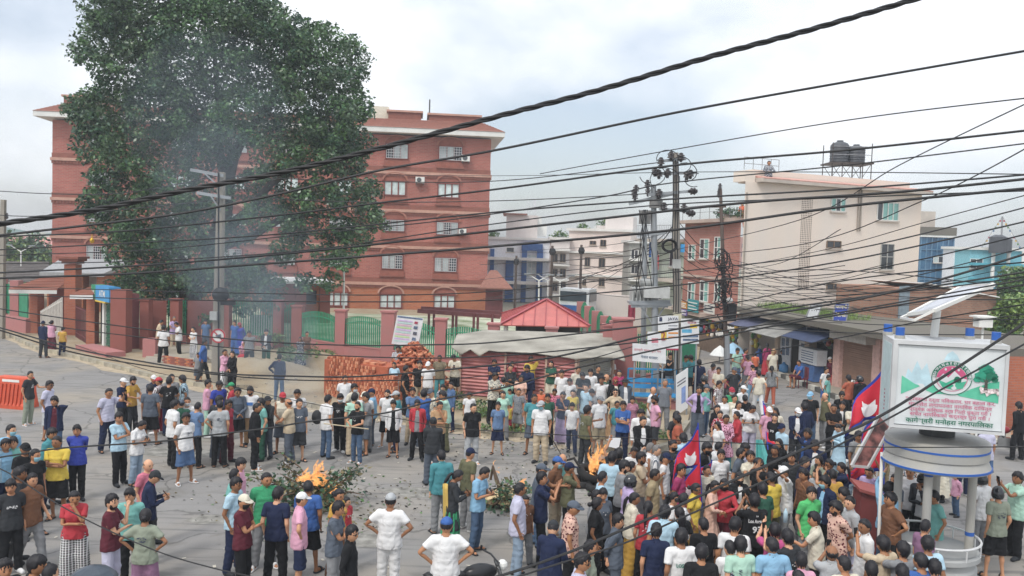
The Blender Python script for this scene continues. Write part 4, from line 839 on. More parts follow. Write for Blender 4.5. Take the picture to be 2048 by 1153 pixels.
for k in range(24): mb = MB(); z = .18 + k * .09; FW.box(mb, ua + .12, ub - .12, z, z + .082, -.15, -.09 + .012 * (k % 2)); mb.build('shutter_slat', shut, row)
mb = MB(); FW.box(mb, ua + .0, ub + .1, zrf - .5, zrf - .1, -.1, .55); mb.build('shutter_box', mat('box_grey', 'a7a29a', .8, .15), row)
def awning(x0, x1, c, lab, z=2.55, drop=.45, out=1.3):
 a, b = shop_u(x0), shop_u(x1); mb = MB(); mb.slab([FW.at(a, z - drop, out), FW.at(b, z - drop, out), FW.at(b, z, .1), FW.at(a, z, .1)], .03)
 o = single(mb, 'awning', mat('awning_' + c, c, .7, .2, 2), lab, 'awning'); return o
awning(1500, 1548, '585c74', 'slate blue awning over the shop hung with yellow packets'); awning(1545, 1612, '8b8a86', 'tilted grey tin awning over the white salon shop', 2.6, .6, 1.6); awning(1612, 1678, '3f4a66', 'dark blue awning over the grocery with white crates')
ua, ub = shop_u(1508), shop_u(1553)
for i in range(26):
 mb = MB(); u = ua + rg.uniform(0, (ub - ua) * .35); mb.ball(FW.at(u, rg.uniform(.9, 2.3), rg.uniform(-.1, .3)), (.11, .06, .15), 7, 5); mb.build('packet', [goods[5], mat('goods_y', 'cfc24f', .6, .1), goods[6], goods[2]][i % 4], row)
for i in range(14):
 mb = MB(); u = rg.uniform(ua + .6, ub); mb.box(FW.at(u, rg.uniform(.4, 2.2), -1.2), (.4, .4, .3)); mb.build('shelf_ware', rg.choice(goods), row)
ua, ub = shop_u(1560), shop_u(1613); w_ = ub - ua; wp = mat('panel_white', 'c8ccd2', .5, .1)
mb = MB(); FW.box(mb, ua, ua + w_ * .42, .15, 2.3, -.1, 0); FW.box(mb, ua + w_ * .72, ub, .15, 2.3, -.1, 0); FW.box(mb, ua + w_ * .42, ua + w_ * .72, 2.1, 2.3, -.1, 0); mb.build('salon_front', wp, row)
mb = MB(); n = 10; cc = ua + w_ * .57; pts = [FW.at(cc - w_ * .15, .15, -.05), FW.at(cc + w_ * .15, .15, -.05)] + [FW.at(cc + w_ * .15 * math.cos(t_), 1.6 + .45 * math.sin(t_), -.05) for t_ in [math.pi * k / n for k in range(n + 1)]]; mb.slab(pts, .05, FW.N); mb.build('arched_doorway', mat('dark_doorway', '2b2422', .9, .1), row)
mb = MB()
for (k, z) in ((.12, 1.55), (.28, 1.6), (.14, 1.1), (.3, 1.15), (.86, 1.5), (.87, 1.0)):
 FW.box(mb, ua + w_ * (k - .06), ua + w_ * (k + .06), z - .2, z + .2, 0, .008)
mb.build('portrait_print', mat('print_bluegrey', '5f7088', .6, .5, 9), row)
ua, ub = shop_u(1622), shop_u(1672); w_ = ub - ua
cr = thing('banner_crate', 'white printed banners wrapped round the grocery counter', 'banner', tuple(FW.at(ua, .1, .3)))
mb = MB(); FW.box(mb, ua + .05, ua + w_ * .75, .95, 1.65, .1, .6); mb.build('upper_banner', mat('banner_white', 'd5d8da', .6, .08), cr)
mb = MB(); FW.box(mb, ua + .05, ua + w_ * .65, .2, .9, .1, .6); lb = mb.build('lower_banner', mat('banner_blue', '4d6ea0', .6, .3, 3), cr)
mb = MB()
for k in range(5): FW.box(mb, ua + .2, ua + w_ * .6, 1.05 + .11 * k, 1.09 + .11 * k, .6, .606)
mb.build('print_line', mat('print_bluegrey', '5f7088', .6, .5, 9), cr)
for i in range(18):
 mb = MB(); u = rg.uniform(ua + w_ * .25, ub); mb.ball(FW.at(u, rg.uniform(1.6, 2.4), rg.uniform(-.5, .1)), (.14, .08, .14), 7, 5); mb.build('hanging_ware', rg.choice(goods), row)
def jar(px, py, lab, c='4f86b8', r=.22, h=.5):
 g = G(px, py, .16); mb = MB(); mb.lathe([(r, 0), (r * 1.05, h * .3), (r, h * .7), (r * .4, h * .85), (r * .25, h)], tuple(g), 12); single(mb, 'water_jar', mat('jar_' + c, c, .25, .1), lab, 'jar', tuple(g), smooth=True)
jar(1567, 745, 'translucent blue water jar outside the salon'); jar(1518, 728, 'blue barrel before the packet shop', '3b5f9c', .28, .8)
g = FW.at(3, zrf + .15, -1.0); rs = np.random.RandomState(4); n = 2600; uu = rs.uniform(-.5, 7.5, n); oo = rs.uniform(-2.2, -.4, n)
pts = np.array([tuple(FW.at(a_, zrf + .14, b_)) for a_, b_ in zip(uu, oo)]); v, f = leaf_mesh(pts, .3, rs, -1.2, .08); o = np_mesh('roof_grass', v, f, leaf_c); tag(o, 'yellow green grass growing along the shop roof slab', 'grass', None, 'stuff')
bluesig = mat('sign_royal', '3a4fa8', .5, .08); ylw = mat('letter_cream', 'e6dfb8', .5, 0)
def stand_sign(x0, y0, x1, y1, Y, m, lab, lean=0.0, lines=(), name='signboard', lm=None, legs=True):
 a = P(x0, y1, Y); b = P(x1, y1, Y); c = P(x1, y0, Y); d = P(x0, y0, Y); b.z = a.z; c.z = d.z = (c.z + d.z) / 2; c.x = b.x + lean; d.x = a.x + lean
 t = thing(name, lab, 'sign', (a.x, a.y, a.z)); mb = MB(); mb.slab([a, b, c, d], .04, V((0, -1, 0))); mb.build('board', m, t)
 fr = MB()
 for p, q in ((a, b), (b, c), (c, d), (d, a)): fr.beam(p, q, .05, .05)
 fr.build('frame', rail, t)
 if legs:
  lg = MB(); lg.cyl((a.x + .1, a.y, a.z - .6), (a.x + .1, a.y, a.z), .02, n=5); lg.cyl((b.x - .1, b.y, b.z - .6), (b.x - .1, b.y, b.z), .02, n=5); lg.build('leg', rail, t)
 X = (b - a).normalized(); U = (d - a).normalized(); W_ = (b - a).length; H_ = (d - a).length
 for (body, fu, fv, wf, hf, mt) in lines:
  mb = MB(); text_on(mb, body, a + X * (W_ * fu) + U * (H_ * fv) + V((0, -.012, 0)), X, U, w=W_ * wf, h=H_ * hf, bold=.015); mb.build('lettering', mt, t)
 return t
stand_sign(1663, 607, 1690, 656, 38.5, bluesig, 'tall blue notary signboard with yellow lettering on the shop roof', .12, [('कानुनी', .5, .85, .85, .2, ylw), ('लेखापढी', .5, .55, .9, .2, ylw), ('सेवा', .5, .27, .5, .12, white_m)])
stand_sign(1610, 609, 1632, 640, 39.5, mat('banner_white', 'd5d8da', .6, .08), 'faded white signboard standing on the grassy shop roof', .25, [('- - -', .5, .6, .5, .05, mat('print_dark', '555a66', .6, 0))])
bk = thing('brick_shed', 'rough unplastered brick shed with a grey metal door beside the cream building', 'shed', tuple(P(1830, 650, 41))); FK = Facade(P(1790, 640, 41), P(1990, 640, 43.5)); brk_r = brickmat('brick_rough', 'a67c68', '8f6856', '8d8175', 1.2)
zk = FK.uz(1850, 578)[1]; mb = MB(); FK.box(mb, 0, FK.len, 0, zk, -4, 0); mb.build('wall', brk_r, bk); mb = MB(); mb.slab([FK.at(1.8, zk + .3, .2), FK.at(FK.len, zk - .35, .2), FK.at(FK.len, zk - .35, -4), FK.at(1.8, zk + .3, -4)], .06, V((0, 0, 1))); mb.build('roof_sheet', white_m, bk)
a, b, z0, z1_ = FK.rect(1797, 572, 1817, 640); mb = MB(); FK.box(mb, a, b, z0, z1_, 0, .05); mb.build('metal_door', mat('door_greyblue', '7d8b94', .5, .15), bk)
gbm = mat('curtain_glass_blue', '33587c', .12, .25, .6, spec=.6, c2='44708f')
def simple_block(name, lab, cat, x0, x1, yt, Y, depth, m, Y2=None, floors=(), fm=None):
 F = Facade(P(x0, 560, Y), P(x1, 560, Y2 or Y)); t = thing(name, lab, cat, tuple(P(x0, 560, Y).to_2d()) + (0,)); z = F.uz((x0 + x1) / 2, yt)[1]
 mb = MB(); F.box(mb, 0, F.len, 0, z, -depth, 0); mb.build('wall', m, t)
 mb = MB(); F.box(mb, -.2, F.len + .2, z, z + .25, -depth - .1, .25); mb.build('roof_slab', fm or white_m, t)
 return F, t, z
FB_, t, z = simple_block('glass_building', 'blue glass fronted office block behind the cream building', 'building', 1838, 1903, 475, 85, 2.5, gbm)
for k in range(7): mb = MB(); FB_.box(mb, FB_.len * k / 6 - .05, FB_.len * k / 6 + .05, 0, z, 0, .08); mb.build('mullion', mat('mullion', '5b7f9b', .4, .1), t)
for y in (500, 520, 540, 560): zz = FB_.uz(1870, y)[1]; mb = MB(); FB_.box(mb, 0, FB_.len, zz - .05, zz + .05, 0, .09); mb.build('transom', mat('mullion', '5b7f9b', .4, .1), t)
mb = MB(); FB_.box(mb, -.3, FB_.len + .1, z + .2, z + 1.0, -2.4, .3); mb.build('roof_parapet', stain, t)
mb = MB(); FB_.box(mb, .2, FB_.len * .55, z + 1.0, z + 2.6, -2.4, -1); mb.build('stair_room', mat('slab_grey', 'b9b0a6', .9, .12, 1), t); flat_window(FB_, t, 1866, 513, 1885, 526, 2, 1, white_m, [glass_m, gdark2], .1)
FY, t, z = simple_block('white_house', 'plain white sided house beside the blue glass block', 'house', 1904, 1990, 500, 82, 2, mat('plaster_white', 'e2e4e8', .9, .08))
flat_window(FY, t, 1960, 545, 1975, 560, 1, 1, white_m, gdark2)
FY, t, z = simple_block('cyan_house', 'cyan painted house with columns and prayer flags on its roof', 'house', 1936, 2090, 502, 76, 2.5, mat('plaster_cyan', '7fb8c4', .8, .12))
for y in (530, 560, 590): zz = FY.uz(2000, y)[1]; mb = MB(); FY.box(mb, 0, FY.len, zz - .12, zz + .12, 0, .9); mb.build('balcony', mat('slab_cyan', '4f9fb0', .8, .1), t)
for x in (1975, 2005, 2035): u = FY.uz(x, 560)[0]; mb = MB(); mb.cyl(FY.at(u, 0, .7), FY.at(u, z, .7), .16, n=10); mb.build('column', white_m, t)
for (x0, x1, y) in ((1940, 1965, 518), (2010, 2024, 545), (1992, 2006, 575), (2030, 2046, 548)): flat_window(FY, t, x0, y, x1, y + 20, 2, 1, white_m, gdark2)
mb = MB(); p = P(2002, 500, 77); q = P(2002, 478, 77); mb.cyl(p, q + V((0, 0, 2)), .08, n=6); mb.build('flag_mast', rail, t)
mb = MB(); mb.lathe([(.7, 0), (.7, 1.4), (.3, 1.6)], tuple(P(1995, 502, 75) + V((0, 0, -.2))), 12); mb.lathe([(.6, 0), (.6, 1.2), (.2, 1.4)], tuple(P(2008, 502, 75) + V((0, 0, -.2))), 12); mb.build('roof_tank', tankm, t)
fl = thing('prayer_flags', 'strings of small prayer flags on the cyan house roof', 'flags', tuple(P(2002, 470, 76)))
for sgn in (-1, 1):
 a = q + V((0, 0, 2)); b = P(2002 + sgn * 42, 500, 76)
 mb = MB(); mb.tube([a, b], .02, 4); mb.build('cord', rail, fl)
 for k in range(9): c = a.lerp(b, (k + 1) / 10); mb = MB(); mb.box(c - V((0, 0, .1)), (.16, .02, .16)); mb.build('flag', [goods[4], goods[5], goods[6], goods[3], white_m][k % 5], fl)
# ================================================================ MIDDLE DISTANCE
pale = mat('plaster_pale', 'cfc9c6', .9, .12, .5, streak=True); blue_d = mat('tile_deep_blue', '2f558e', .5, .15)
FM, t, z = simple_block('blue_white_house', 'white villa with tall deep blue arched columns behind the compound', 'house', 960, 1100, 480, 88, 14, mat('plaster_white', 'e2e4e8', .9, .08))
for (x0, x1, yt) in ((980, 988, 498), (1011, 1027, 518), (1043, 1053, 500), (1073, 1085, 500)): a, b, z0, z1_ = FM.rect(x0, yt, x1, 565); mb = MB(); FM.box(mb, a, b, 0, z1_, 0, .5); mb.build('blue_column', blue_d, t)
a, b, z0, z1_ = FM.rect(1043, 494, 1085, 502); mb = MB(); FM.box(mb, a, b, z0, z1_ + .3, 0, .55); mb.build('blue_arch', blue_d, t)
flat_window(FM, t, 1013, 495, 1028, 505, 1, 1, white_m, gdark2); flat_window(FM, t, 1056, 510, 1071, 550, 2, 3, white_m, glass_m)
for y in (518, 565): zz = FM.uz(1030, y)[1]; mb = MB(); FM.box(mb, 0, FM.len, zz - .15, zz + .15, 0, 1.2); mb.build('balcony', white_m, t)
mb = MB(); FM.box(mb, FM.len * .35, FM.len * .8, z + .25, z + 2.6, -7, -1); mb.build('roof_room', pale, t); mb = MB(); FM.box(mb, FM.len * .3, FM.len * .65, z + 2.6, z + 2.75, -7.2, -.6); mb.build('roof_room_slab', tile_m, t)
mb = MB(); p = P(1078, 462, 92); mb.box(p, (1.6, 1, 1.2)); mb.cyl(p, p + V((0, 0, 1.6)), .3); mb.build('roof_tank', white_m, t)
FM, t, z = simple_block('beige_house', 'pale four storey house with dark windows and rooftop plants beyond the road', 'house', 1135, 1258, 463, 84, 3, mat('plaster_beige', 'ddd0c9', .9, .12, .4, streak=True), 82)
for y in (506, 552, 600): zz = FM.uz(1200, y)[1]; mb = MB(); FM.box(mb, -.1, FM.len + .1, zz - .1, zz + .1, 0, .35); mb.build('ledge', white_m, t)
for (x0, y0, x1, y1) in ((1170, 515, 1180, 533), (1198, 517, 1210, 535), (1165, 555, 1172, 572), (1198, 557, 1209, 573), (1201, 480, 1212, 494), (1180, 482, 1192, 490), (1196, 595, 1208, 615)): flat_window(FM, t, x0, y0, x1, y1, 2, 1, mat('frame_brown', '7d6a58', .7, .1), gdark2)
mb = MB(); FM.box(mb, FM.len * .55, FM.len, z + .2, z + 1.5, -2.9, -1); mb.build('roof_room', pale, t)
FM2, t, z = simple_block('balcony_house', 'grey balconied house front beside the pale four storey house', 'house', 1100, 1137, 480, 83, 3, pale)
for y in (500, 530, 560, 590): zz = FM2.uz(1115, y)[1]; mb = MB(); FM2.box(mb, 0, FM2.len, zz - .1, zz + .1, 0, 1); mb.build('balcony', white_m, t)
for y in (508, 538, 566):
 for x in (1104, 1120): flat_window(FM2, t, x, y, x + 11, y + 17, 2, 1, mat('frame_brown', '7d6a58', .7, .1), gdark2)
FM3, t, z = simple_block('dim_house', 'narrow dim house with balconies between the pale house and the poles', 'house', 1256, 1300, 487, 74, 4, mat('plaster_grey', '9a9a94', .9, .15), 74)
for y in (520, 560, 600): zz = FM3.uz(1275, y)[1]; mb = MB(); FM3.box(mb, 0, FM3.len, zz - .1, zz + .1, 0, .9); mb.build('balcony', white_m, t);
for y in (500, 530, 572): flat_window(FM3, t, 1262, y, 1276, y + 18, 2, 1, white_m, gdark2)
for i, (x, y, Y, w_) in enumerate(((1120, 478, 84, 1.6), (1165, 462, 84, 1.2), (1215, 452, 84, 2.2), (1245, 448, 84, 1.0), (985, 478, 89, 1.4))):
 p = P(x, y, Y + 1.2); t = thing('roof_garden', ('leafy pots on the roof of the grey balconied house', 'small shrub on the parapet of the pale four storey house', 'wide roof garden on top of the pale four storey house', 'bushy pot at the corner of the pale house roof', 'round shrub on the white villa roof')[i], 'plant', tuple(p)); rs = np.random.RandomState(60 + i)
 v, f = leaf_mesh(blob_leaves([(tuple(p + V((0, 0, .3))), (w_ * .6, .4, .55), 1)], 260, .22, rs, .4), .24, rs); o = np_mesh('foliage', v, f, None, t, rs.choice(2, size=len(f)), [leaf_b, leaf_c]); o['kind'] = 'stuff'
 mb = MB(); mb.box(p - V((0, 0, .35)), (w_, .5, .7)); mb.build('planter', pale, t)
mb = MB(); a = P(1180, 640, 64); mb.box((a.x + 1.5, a.y, 1.2), (7, .3, 2.4)); single(mb, 'pale_wall', pale, 'low pale wall below the pale four storey house', 'wall')
for (x, Y, lab) in ((1000, 66, 'small red roofed guard house at the corner of the brick building'),):
 F, t, z = simple_block('guard_house', lab, 'guard house', 972, 1006, 575, 68, 4, redp); mb = MB(); mb.slab([F.at(-.5, z, 1), F.at(F.len + .8, z, 1), F.at(F.len * .6, z + 1.3, -2), F.at(F.len * .2, z + 1.3, -2)], .1, V((0, 0, 1))); mb.build('roof', tile_m, t)
vn = thing('parked_bus', 'white and blue minibus parked beyond the pavilion', 'bus', tuple(P(1150, 625, 62).to_2d()) + (0,))
v0 = P(1150, 612, 62); vx, vy = v0.x, v0.y
mb = MB(); mb.prism([(vx - 1.1, vy - .2), (vx + .9, vy - 1.2), (vx + 1.6, vy + .7), (vx - .6, vy + 1.6)], .9, 2.9); mb.build('body', mat('van_white', 'c8ccd0', .3, .05), vn)
mb = MB(); mb.prism([(vx - 1.13, vy - .24), (vx + .7, vy - 1.16), (vx + .72, vy - 1.06), (vx - 1.1, vy - .15)], 2.0, 2.7); mb.build('side_window', glass_d, vn)
mb = MB(); mb.prism([(vx + .93, vy - 1.15), (vx + .97, vy - 1.15), (vx + 1.62, vy + .6), (vx + 1.55, vy + .6)], 2.0, 2.7); mb.build('windscreen', glass_d, vn)
mb = MB(); mb.prism([(vx - 1.14, vy - .25), (vx + .7, vy - 1.17), (vx + .72, vy - 1.06), (vx - 1.1, vy - .15)], 1.1, 1.7); mb.build('blue_stripe', blue_d, vn)
for dx_, dy_ in ((-.6, -.45), (.6, -1.05)): mb = MB(); mb.cyl((vx + dx_, vy + dy_, .5), (vx + dx_ + .1, vy + dy_ + .25, .5), .42, n=14); mb.build('wheel', mat('tyre_black', '2a2a2b', .8, .1), vn)
F, t, z = simple_block('cream_red_house', 'long cream house with a red roof at the far edge of the compound', 'house', -90, 102, 490, 120, 14, mat('plaster_cream_b', 'd6cdb4', .9, .08)); mb = MB(); mb.slab([F.at(-1, z, 1), F.at(F.len + 1, z, 1), F.at(F.len, z + 1.2, -5), F.at(0, z + 1.2, -5)], .2, V((0, 0, 1))); mb.build('roof', mat('roof_pink', 'b88078', .8, .1), t)
for k in range(5): u = F.len * (.1 + .2 * k); mb = MB(); F.box(mb, u, u + 1.6, z - 3.2, z - .8, 0, .05); mb.build('window', gdark2, t)
t = thing('tiled_shed', 'dark tiled lean-to roof behind the far red wall', 'shed', tuple(P(45, 600, 64).to_2d()) + (0,)); dt = mat('tile_dark', '5a5552', .9, .3, 3)
e0 = P(-60, 562, 62); e1 = P(100, 566, 62); r0_ = P(-60, 522, 70); r1_ = P(98, 524, 70); tile_roof(t, e0, e1, r1_, r0_, 12, dt)
for k in range(6): q = e0.lerp(e1, k / 5); mb = MB(); mb.cyl((q.x, q.y + .4, 0), (q.x, q.y + .4, q.z), .12, n=6); mb.build('post', redp, t)
stand_sign(-14, 545, 12, 585, 60, blue, 'small blue signboard at the edge above the far wall', 0, [], legs=True)
mb = MB();
def hill(u, v): x = -700 + 1400 * u; return (x, 900 + 80 * v, -5 + (14 + 16 * mnoise.noise(V((x / 160, 0, 2))) + 8 * mnoise.noise(V((x / 40, 3, 2)))) * v)
mb.grid(hill, 60, 3); single(mb, 'hill', mat('hill_blue', '5a6f6a', .95, .2, .01), 'low wooded hills on the horizon', None, kind='structure', smooth=True)
rsk = random.Random(9)
for i in range(26):
 x = -560 + i * 46 + rsk.uniform(-12, 12); Y = rsk.uniform(150, 330);
 if -.62 * Y < x < .05 * Y: continue
 hgt = rsk.uniform(7, 12); w_ = rsk.uniform(8, 14); c = rsk.choice((pale, cream, pg_m, white_m, brk_h)); t = thing('distant_house', 'pale distant house on the skyline beyond the road', 'house', (x, Y, 0), 'distant houses on the skyline')
 mb = MB(); mb.box((x, Y, hgt / 2), (w_, 9, hgt)); mb.build('wall', c, t)
 for fl_ in range(int(hgt / 3)):
  for k in range(3): mb = MB(); mb.box((x - w_ * .3 + w_ * .3 * k, Y - 4.52, 1.6 + 3 * fl_), (1.3, .1, 1.3)); mb.build('window', gdark2, t)
ms = thing('radio_mast', 'thin white lattice radio mast above the white villa', 'mast', tuple(P(1055, 560, 120).to_2d()) + (0,)); b0 = P(1055, 560, 120); ztp = P(1055, 392, 120).z; mb = MB()
for sx, sy in ((-.45, 0), (.45, 0), (0, .7)): mb.cyl((b0.x + sx, b0.y + sy, 0), (b0.x + sx * .8, b0.y + sy, ztp), .05, n=4)
k = 0.0
while k < ztp - 1: mb.cyl((b0.x - .43, b0.y, k), (b0.x + .43, b0.y, k + 1), .03, n=4); mb.cyl((b0.x + .43, b0.y, k), (b0.x - .43, b0.y, k + 1), .03, n=4); k += 1
mb.build('lattice', mat('mast_white', 'c9ccd0', .5, .05), ms); mb = MB(); mb.box((b0.x + .7, b0.y, ztp - 1.5), (.3, .2, 2)); mb.box((b0.x - .6, b0.y, ztp - 3), (.3, .2, 1.8)); mb.build('antenna', mat('mast_white', 'c9ccd0', .5, .05), ms)
# ================================================================ POLES AND CABLES
conc = mat('concrete_pole', 'a09a90', .9, .2, 2.5, bump=.3, c2='8b857a', streak=True); steel = mat('pole_steel', '9a9fa3', .45, .12, 2, metal=.3); insul = mat('insulator_dark', '3a3435', .3, .1); cablem = mat('cable_black', '1f2023', .6, .1); rusty = mat('pole_rust', '5c504a', .85, .3, 3, streak=True); boxg = mat('box_pale', 'a8aaa8', .6, .15, 3)
def pole(name, label, base, top, w0, w1, m, square=True):
 t = thing(name, label, 'pole', tuple(base)); mb = MB(); mb.cyl(base, top, w0, w1, 4 if square else 12); mb.build('shaft', m, t); return t
def wire(parent, pts, r, nm='wire', m=None, n=4):
 mb = MB(); mb.tube(pts, r, n); return mb.build(nm, m or cablem, parent)
b = G(434, 766, .1); tpt = P(443, 345, b.y + .1)
p1 = pole('concrete_pole', 'square concrete utility pole with steel cross arms before the big tree', b, tpt, .26, .17, conc)
for (x0, y0, x1, y1) in ((381, 340, 447, 352), (394, 386, 462, 397)):
 mb = MB(); mb.beam(P(x0, y0, b.y - .2), P(x1, y1, b.y - .15), .09, .12); mb.build('cross_arm', steel, p1); mb = MB(); mb.beam(P(x0 + 28, y0 + 7, b.y - .2), P(441, y1 + 24, b.y - .15), .05, .05); mb.build('brace', steel, p1)
mb = MB(); mb.box(P(428, 632, b.y - .3), (.28, .2, .34)); mb.build('meter_box', boxg, p1)
mb = MB(); q = P(441, 590, b.y - .35); mb.ball(q, (.35, .25, .3)); mb.box(P(456, 606, b.y - .4), (.5, .3, .18)); mb.build('cable_bundle', cablem, p1)
mb = MB(); mb.tube([P(437, 345 + k * 30, b.y - .25) for k in range(15)], .035, 5); mb.build('riser_cable', cablem, p1)
ns = thing('road_sign', 'round white no horn sign with a red ring on the concrete pole', 'road sign', tuple(P(437, 672, b.y - .4))); c = P(437, 672, b.y - .42)
mb = MB(); mb.cyl(c, c + V((0, -.03, 0)), .28, n=28); mb.build('plate', white_m, ns)
mb = MB(); k_ = 28; ri, ro = .225, .285
for i in range(k_):
 a0_, a1_ = 2 * math.pi * i / k_, 2 * math.pi * (i + 1) / k_; mb.slab([c + V((math.cos(a) * r, -.05, math.sin(a) * r)) for a, r in ((a0_, ri), (a0_, ro), (a1_, ro), (a1_, ri))], .015, V((0, -1, 0)))
mb.beam(c + V((-.17, -.045, .17)), c + V((.17, -.045, -.17)), .012, .05); mb.build('red_ring', mat('sign_red', 'b5323a', .5, .05), ns)
mb = MB(); mb.cyl(c + V((-.1, -.04, 0)), c + V((.1, -.04, 0)), .02, .08, 10); mb.build('horn_symbol', mat('print_dark', '555a66', .6, 0), ns)
b = G(1357, 815, .1); MY = b.y; tpt = P(1351, 306, MY)
p2 = pole('utility_pole', 'weathered tall pole thick with insulators beside the white notice boards', b, tpt, .17, .11, mat('pole_weathered', 'a8a196', .9, .25, 3, bump=.5, c2='87817a', streak=True), False)
def insulator(par, p, r=.13, horiz=None):
 mb = MB(); d = horiz or V((0, 0, 1)); p = V(p)
 for k, s_ in enumerate((.5, 1, .85, 1, .6)): mb.cyl(p + d * (.06 * k - .12), p + d * (.06 * k - .08), r * s_, r * s_ * .9, 10)
 mb.cyl(p - d * .16, p + d * .18, r * .35, n=6); mb.build('insulator', insul, par, smooth=False)
for (x, y) in ((1322, 325), (1342, 313), (1362, 316), (1381, 350), (1318, 350), (1335, 348), (1374, 352), (1385, 383), (1328, 415), (1352, 415), (1368, 418), (1381, 427), (1318, 388), (1310, 345)):
 insulator(p2, P(x, y, MY - .3), .14, V((1, 0, 0)) if (x * y) % 2 else None)
for (x0, y0, x1, y1) in ((1305, 348, 1392, 346), (1296, 390, 1395, 382), (1318, 418, 1385, 424), (1330, 322, 1372, 318)): mb = MB(); mb.beam(P(x0, y0, MY - .2), P(x1, y1, MY - .2), .08, .1); mb.build('cross_arm', steel, p2)
for k, (cx_, cy_, r_) in enumerate(((1335, 318, 22), (1370, 345, 24), (1305, 350, 26), (1340, 492, 14), (1388, 360, 18), (1330, 360, 30), (1362, 330, 20))):
 pts = [P(cx_ + r_ * math.cos(t_), cy_ + r_ * .8 * math.sin(t_), MY - .35 - .05 * k) for t_ in [math.pi * (.9 + 1.3 * j / 10 + k * .37) for j in range(11)]]; wire(p2, pts, .018, 'jumper_wire')
for k in range(4): pts = [P(1339 + 12 * math.cos(t_) * (1 + .1 * k), 492 + 10 * math.sin(t_) * (1 + .1 * k), MY - .5 - .06 * k) for t_ in [2 * math.pi * j / 14 for j in range(15)]]; wire(p2, pts, .025, 'cable_coil')
mb = MB(); mb.box(P(1353, 528, MY - .35), (.3, .2, .34)); mb.build('junction_box', boxg, p2); mb = MB(); mb.box(P(1354, 636, MY - .35), (.3, .2, .36)); mb.build('lower_box', mat('box_cream', 'b8b49c', .6, .15, 3), p2); mb = MB(); mb.box(P(1365, 497, MY - .3), (.14, .12, .3)); mb.build('blue_box', blue, p2)
for k in range(3): mb = MB(); mb.tube([P(1346 + 5 * k + 1.5 * math.sin(j), 320 + 34 * j, MY - .3) for j in range(14)], .022, 4); mb.build('riser_cable', cablem, p2)
b3 = G(1312, 812, .1); p3 = pole('transformer_pole', 'galvanised steel pole carrying a transformer platform and white boxes', b3, P(1307, 372, b3.y), .15, .1, steel, False)
Y3 = b3.y
b4 = P(1292, 640, Y3 + 1.5); mb = MB(); mb.cyl((b4.x, b4.y, 0), P(1290, 420, b4.y), .12, .09, 10); mb.build('second_shaft', steel, p3)
for (x0, y0, x1, y1) in ((1258, 408, 1345, 388), (1262, 612, 1336, 612), (1258, 606, 1340, 604), (1275, 470, 1330, 466)): mb = MB(); mb.beam(P(x0, y0, Y3 - .1), P(x1, y1, Y3 - .1), .1, .13); mb.build('beam', steel, p3)
mb = MB(); mb.box(P(1298, 607, Y3 + .4), (1.5, 1.2, .08)); mb.build('platform', steel, p3)
mb = MB(); mb.beam(P(1280, 612, Y3), P(1306, 650, Y3), .05, .05); mb.beam(P(1330, 612, Y3), P(1306, 650, Y3), .05, .05); mb.build('strut', steel, p3)
mb = MB(); q = P(1285, 592, Y3 + .3); mb.box(q, (.9, .6, .6));
for k in range(7): mb.box(q + V((-.42 + .14 * k, -.36, 0)), (.04, .14, .5))
mb.build('transformer', boxg, p3); mb = MB(); mb.box(P(1313, 585, Y3 - .25), (.95, .3, .42)); mb.build('pale_box', mat('box_cream2', 'b4b6b4', .5, .1), p3)
mb = MB(); mb.cyl(P(1280, 565, Y3), P(1305, 566, Y3), .14, n=10); mb.build('oil_tank', boxg, p3)
for (x, y) in ((1268, 388), (1272, 380), (1295, 370), (1318, 388), (1270, 395), (1318, 403), (1296, 385)): insulator(p3, P(x, y, Y3 - .2), .12)
mb = MB(); mb.box(P(1290, 435, Y3), (.4, .3, .5)); mb.box(P(1312, 408, Y3 - .2), (.45, .25, .3)); mb.build('fuse_box', mat('box_dark', '7b7a78', .6, .2), p3)
for k in range(6): pts = [P(1278 + 4 * k + 10 * math.sin(j * .5 + k), 420 + 22 * j, Y3 - .3) for j in range(9)]; wire(p3, pts, .018, 'drop_wire')
b5 = G(1455, 790, .1); p4 = pole('slender_pole', 'slender rusty pole with a grey sleeved base near the brick house', b5, P(1441, 378, b5.y), .10, .065, rusty, False)
mb = MB(); mb.cyl(b5, P(1453, 668, b5.y), .13, .12, 12); mb.build('sleeve', steel, p4)
mb = MB(); mb.beam(P(1418, 414, b5.y), P(1452, 414, b5.y), .07, .07); mb.beam(P(1435, 425, b5.y), P(1460, 432, b5.y), .05, .05); mb.build('cross_arm', rusty, p4); insulator(p4, P(1440, 376, b5.y), .09); insulator(p4, P(1437, 388, b5.y), .07)
rc_ = random.Random(21); mb = MB()
for k in range(26):
 cx_, cy_ = 1448 + rc_.uniform(-9, 9), 540 + rc_.uniform(-28, 85); r_ = rc_.uniform(5, 13); ph = rc_.uniform(0, 6)
 mb.tube([P(cx_ + r_ * math.cos(ph + j * .7), cy_ + r_ * 1.5 * math.sin(ph + j * .7), b5.y - .15 - .02 * k) for j in range(9)], .022, 4)
mb.build('cable_tangle', cablem, p4); mb = MB(); mb.box(P(1463, 625, b5.y - .3), (.35, .25, .7)); mb.build('dark_box', cablem, p4); mb = MB(); q = P(1459, 601, b5.y - .4); mb.ball(q, (.14, .08, .12)); mb.build('dish', white_m, p4)
b6 = P(2, 640, 46); p5 = pole('leaning_pole', 'grey concrete pole at the far edge of the street', (b6.x, b6.y, 0), P(7, 400, 46), .22, .15, conc)
mb = MB(); mb.beam(P(-6, 438, 46), P(16, 436, 46), .07, .07); mb.build('cross_arm', rusty, p5); insulator(p5, P(14, 433, 46), .08)
